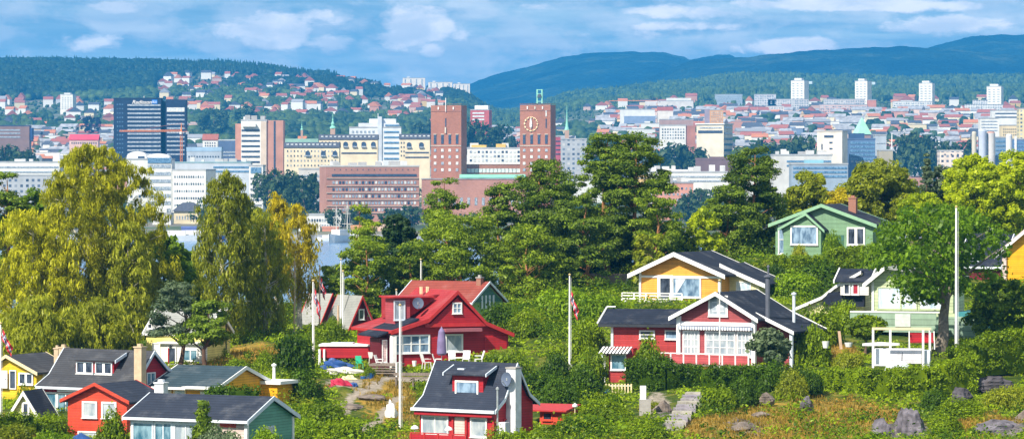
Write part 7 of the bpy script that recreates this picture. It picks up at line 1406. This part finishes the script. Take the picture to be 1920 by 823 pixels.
MB().box(-1.3, 1.4, .32, 2.4, .78, .9).build('platform', M_WOOD, t); MB().box(1.3, 1.42, -1, 1, -.3, 1.1).build('white_post', T_W, t)
t = item('satellite_dish', 'round white satellite dish behind the shrub right of the maroon A frame', 'satellite dish', 727, 602, 362); hh_ = Hs.__new__(Hs); hh_.root = t; MB().tube([(0, 0, -1), (0, .1, .5)], [.05, .05], 8).build('mast', M_PIPE, t); hh_.dish((0, 0, .6), .42, (0, -1, .2), M_PLW)
# blue umbrella bottom left
t = item('parasol', 'open deep blue parasol at the bottom edge before the orange red cabin', 'parasol', 152, 835, 274); MB().lathe([(1.5, 0), (1.1, .28), (.5, .62), (.03, .85)], 10, (0, 0, .05)).build('canopy', M_TARP, t); MB().tube([(0, 0, -1.6), (0, 0, 1.0)], [.03, .03], 8).build('pole', M_PIPE, t)
# pergola
t = item('pergola', 'white framed pergola with white side panels in the garden of the pale green house', 'pergola', 1637, 700, 318, R(-6)); s_ = S(318); L = 106*s_; Hh = 82*s_
for a, c in ((0, 0), (L*.30, 1.9), (L*.88, .0), (L, 1.9)): MB().box(a-.09, a+.09, c-.09, c+.09, -.4, Hh).build('post', T_W, t)
MB().box(-.1, L+.1, -.08, .08, Hh, Hh+.12).box(-.1, L+.1, 1.82, 1.98, Hh, Hh+.12).box(-.1, .1, .08, 1.82, Hh+.002, Hh+.118).box(L-.1, L+.1, .08, 1.82, Hh+.002, Hh+.118).build('top_frame', T_CR, t)
MB().box(.12, L*.88-.12, 1.8, 1.88, .75, 2.0).build('back_panel', C_('lilac white boards', (.66, .65, .70)), t); MB().box(L*.9, L, .3, 1.7, .3, 1.9).build('side_panel', T_B, t); MB().box(.1, L*.3, .6, .68, .6, 2.0).build('left_panel', T_B, t); MB().box(-.05, L*.9, -.1, 2.2, -.35, -.2).build('floor', M_CONC, t)
t = item('patio_furniture', 'white covered table and bench under the pergola', 'table', 1684, 694, 317.6); MB().lathe([(1.15, -.1), (1.0, .35), (.35, .78), (.02, .85)], 10).build('cloth', T_B, t); MB().tube([(.3, 0, .6), (.34, 0, 1.5)], [.04, .03], 6).build('furled_umbrella', T_DK, t)
t = item('garden_bench', 'white bench inside the left end of the pergola', 'bench', 1652, 694, 317.8); MB().box(-.7, .6, -.25, .25, .4, .48).build('seat', T_W, t); MB().box(-.7, -.6, -.25, .25, -.2, .4).build('leg', T_W, t); MB().box(.5, .6, -.25, .25, -.2, .4).build('leg', T_W, t)
def rowboat(label, px, py, Y, L, mat, rz): 
    n = 12; vs = []; fs = []
    for i in range(n+1):
        q = i/n; b_ = L*.11*(1-abs(2*q-1)**2.2)+.02; vs += [((q-.5)*L, -b_, .02), ((q-.5)*L, -b_*.6, .32-.1*abs(2*q-1)), ((q-.5)*L, b_*.6, .32-.1*abs(2*q-1)), ((q-.5)*L, b_, .02)]
    for i in range(n):
        for k in range(3): fs.append((i*4+k, i*4+k+1, i*4+k+5, i*4+k+4))
        fs.append((i*4+3, i*4, i*4+4, i*4+7))
    o = MB().add(vs, fs).build('upturned_boat', mat, None, loc=P(px, py, Y), rz=rz); tag(o, label, 'boat')
rowboat('white upturned dinghy lying before the pale green house', 1652, 648, 328, 3.2, M_PLW, .1)
t = item('swing_seat', 'red garden swing seat before the pale green house', 'swing seat', 1728, 650, 328); MB().box(-1.0, 1.0, -.3, .3, .35, .5).build('seat', W_RED, t); MB().box(-1.0, 1.0, .25, .38, .5, 1.15).build('backrest', W_RED, t)
for a in (-1.05, 1.05): MB().tube([(a, -.5, -.2), (a, 0, 1.3), (a, .6, -.2)], [.04, .04, .04], 6).build('frame', T_W, t)
t = item('garden_post', 'orange wooden post leaning by the bright hedge left of the pergola', 'post', 1577, 654, 325, 0); MB().add([(-.12, -.1, 0), (.12, -.1, 0), (.12, .1, 0), (-.12, .1, 0), (-.28, -.1, 1.5), (-.06, -.1, 1.5), (-.06, .1, 1.5), (-.28, .1, 1.5)], [(0, 1, 5, 4), (1, 2, 6, 5), (2, 3, 7, 6), (3, 0, 4, 7), (4, 5, 6, 7)]).build('post', M_POLEW, t)
t = item('street_lamp', 'black garden lamp at the edge of the birch shade', 'lamp', 424, 655, 345); MB().tube([(0, 0, 0), (0, 0, 3.4)], [.06, .05], 8).build('pole', T_DK, t); MB().lathe([(.05, 0), (.16, .1), (.14, .35), (.02, .45)], 10, (0, 0, 3.4)).build('lamp_head', M_PLW, t)
t = item('letter_post', 'dark signal post on the dry grass before the cream cabin', 'post', 316, 684, 341); MB().tube([(0, 0, 0), (0, 0, 1.5), (.15, -.1, 1.65)], [.07, .07, .07], 8).build('post', T_R, t); MB().lathe([(.02, 0), (.18, .1), (.02, .25)], 8, (.15, -.15, 1.55)).build('head', T_DK, t)
t = item('lamp_post', 'small white ball lamp right of the orange red shed', 'lamp', 1078, 790, 290); MB().tube([(0, 0, -.3), (0, 0, 1.0)], [.04, .04], 6).build('pole', T_CR, t); MB().lathe([(.03, 0), (.2, .12), (.2, .25), (.03, .38)], 12, (0, 0, 1.0)).build('globe', M_PLW, t)
t = item('gate', 'white slatted gate and short fence at the striped awning entry', 'gate', 1158, 742, 309); MB().box(-1, 1.1, -.03, .03, .7, .78).box(-1, 1.1, -.03, .03, .1, .18).build('rail', T_W, t)
for i in range(9): MB().box(-.98+i*.25, -.86+i*.25, -.06, -.031, -.2, .9).build('picket', T_CR, t)
# people free boats, steps and rocks
t = item('stone_steps', 'grey stone steps with flat landing climbing the slope right of centre', 'steps', 1262, 812, 288); s0 = P(1262, 812, 288)
for i in range(11):
    q = i/10; X, Yy = (1262+42*q-CX)*S(288+16*q), 288+16*q; zz = iz1(X, Yy); MB().box(-.75, .75, -.8, .85, -.5, .14).build('step', plain('step stone %s' % 'abcdefghijk'[i], (.30+.05*math.sin(i*2), .28+.05*math.sin(i*2), .28), .9, .1, .3, 3), t, loc=(X-s0[0], Yy-s0[1], zz-s0[2]), rz=.15*math.sin(i*3))
t = item('steps_wall', 'low concrete kerb wall beside the stone steps', 'wall', 1205, 790, 294); MB().box(-.25, .6, -.4, .5, -.5, 1.4).build('block', M_CONC, t); MB().box(-.2, .25, -.3, .3, 1.4, 2.4).build('pillar', M_CHW, t)
M_ROCK = plain('lichen rock', (.13, .12, .14), .95, .1, .6, 1.4); M_ROCKD = plain('dark shaded rock', (.07, .065, .075), .95, .1, .5, 1.2); M_ROCKW = plain('warm bare rock', (.17, .14, .12), .95, .1, .5, 1.2)  # dark rock: shade under the hedge put into the rock colour
def rock(label, px, py, Y, w_, h_, mat, seed, group='grey rocks on the lower slope'):
    import bmesh
    g = random.Random(seed); bm = bmesh.new(); bmesh.ops.create_icosphere(bm, subdivisions=4, radius=1); pl = [(Vector((g.uniform(-1, 1), g.uniform(-1, 1), g.uniform(-.4, 1))).normalized(), g.uniform(.55, .85)) for _ in range(11)]
    for v in bm.verts:
        for n, d in pl:
            k = v.co.dot(n)
            if k > d: v.co -= n*(k-d)
        v.co *= 1+.05*math.sin(v.co.x*17+seed)+.03*math.sin(v.co.y*23)+.03*math.sin(v.co.z*19)
        v.co.x *= w_; v.co.y *= w_*.8; v.co.z *= h_
    me = bpy.data.meshes.new('rock'); bm.to_mesh(me); bm.free(); me.materials.append(mat); p_ = P(px, py, Y); o = link('rock', me, None, (p_[0], p_[1], max(p_[2], iz1(p_[0], p_[1])+.15))); tag(o, label, 'rock', group); o.rotation_euler.z = g.uniform(0, 6)
for a in [('dark grey boulder at the lower right, left one of the pair', 1655, 822, 284, 1.2, 1.3, M_ROCK, 1), ('largest dark boulder at the bottom right with steep face', 1712, 818, 284, 1.5, 2.0, M_ROCK, 2), ('small boulder on top between the two dark boulders', 1690, 800, 286, .8, 1.5, M_ROCK, 3), ('flat rock at the bottom right corner', 1880, 822, 284, 2.4, .9, M_ROCK, 4), ('pale rock face left under the yellow green bush', 1440, 748, 300, .8, .55, M_ROCKW, 5), ('second pale rock lower on the slope', 1425, 780, 295, .8, .25, M_ROCKW, 6), ('low brown rock at the bottom below the steps', 1400, 818, 286, 1.9, .6, M_ROCKW, 7), ('grey rock shelf left of the stone steps', 1243, 770, 296, .9, 1.0, M_ROCKW, 8), ('small grey rock in the dry grass', 1512, 758, 298, .6, .8, M_ROCK, 9), ('dark rock wall under the right end of the hedge', 1850, 722, 308, 2.2, .9, M_ROCKD, 10), ('dark rock wall right below the clipped hedge corner', 1806, 745, 303, 1.3, 1.0, M_ROCKD, 11), ('flat bare rock on the path below the red shed', 650, 768, 305, 1.8, .35, M_ROCKW, 12), ('pale stone by the tall flagpole', 700, 745, 310, 1.6, .3, M_ROCKW, 13), ('brown rock at the right edge', 1925, 790, 290, 1.8, .9, M_ROCKW, 14)]: rock(*a)
# ------------------------------------------------------------------ labels of the many small blocks and houses
LM = [('near the left edge of the photo', 0, 105), ('around the lone white tower block', 105, 200), ('about the dark hotel tower', 200, 350), ('between the crane and the banded high-rise', 350, 450), ('above the pink end wall high-rise', 450, 545), ('above the cream arched hotel', 545, 650), ('above the stepped white block', 650, 755), ('beside the left brick tower', 755, 875), ('between the two brick towers', 875, 985), ('right of the clock tower', 985, 1110), ('by the thin far crane', 1110, 1230), ('above the white dark windowed office', 1230, 1305), ('around the bulky cream tower', 1305, 1400), ('under the leftmost point block', 1400, 1520), ('under the second point block', 1520, 1650), ('under the third point block', 1650, 1780), ('near the rightmost point block', 1780, 1860), ('near the right edge of the photo', 1860, 2000)]
ORD = ['first', 'second', 'third', 'fourth', 'fifth', 'sixth', 'seventh', 'eighth', 'ninth', 'tenth', 'eleventh', 'twelfth']
import collections
buck = collections.defaultdict(list)
for rec in FILL:
    o, px, pt, cls, wc, rc, kind, w_, h_, Y = rec
    lm = next((l[0] for l in LM if l[1] <= px < l[2]), LM[0][0] if px < 0 else LM[-1][0])
    buck[(cls, wc, rc, lm)].append(rec)
for (cls, wc, rc, lm), L in buck.items():
    L.sort(key=lambda r: r[1])
    noun = 'house' if cls == 'house' else 'city block'
    place = ('on the far hillside ' if cls == 'house' else 'far off ')+lm
    for i, rec in enumerate(L):
        o = rec[0]; base = '%s %s with %s' % (wc, noun, rc)
        if len(L) == 1: lab = base+' '+place
        elif len(L) == 2: lab = ('left one of two: ' if i == 0 else 'right one of two: ')+base+' '+lm
        else: lab = '%s from left, %s %s' % (ORD[min(i, 11)], base, lm)
        o['label'] = ' '.join(lab.split()[:16]); o['group'] = 'houses on the far hillside' if cls == 'house' else 'low city blocks across the water'
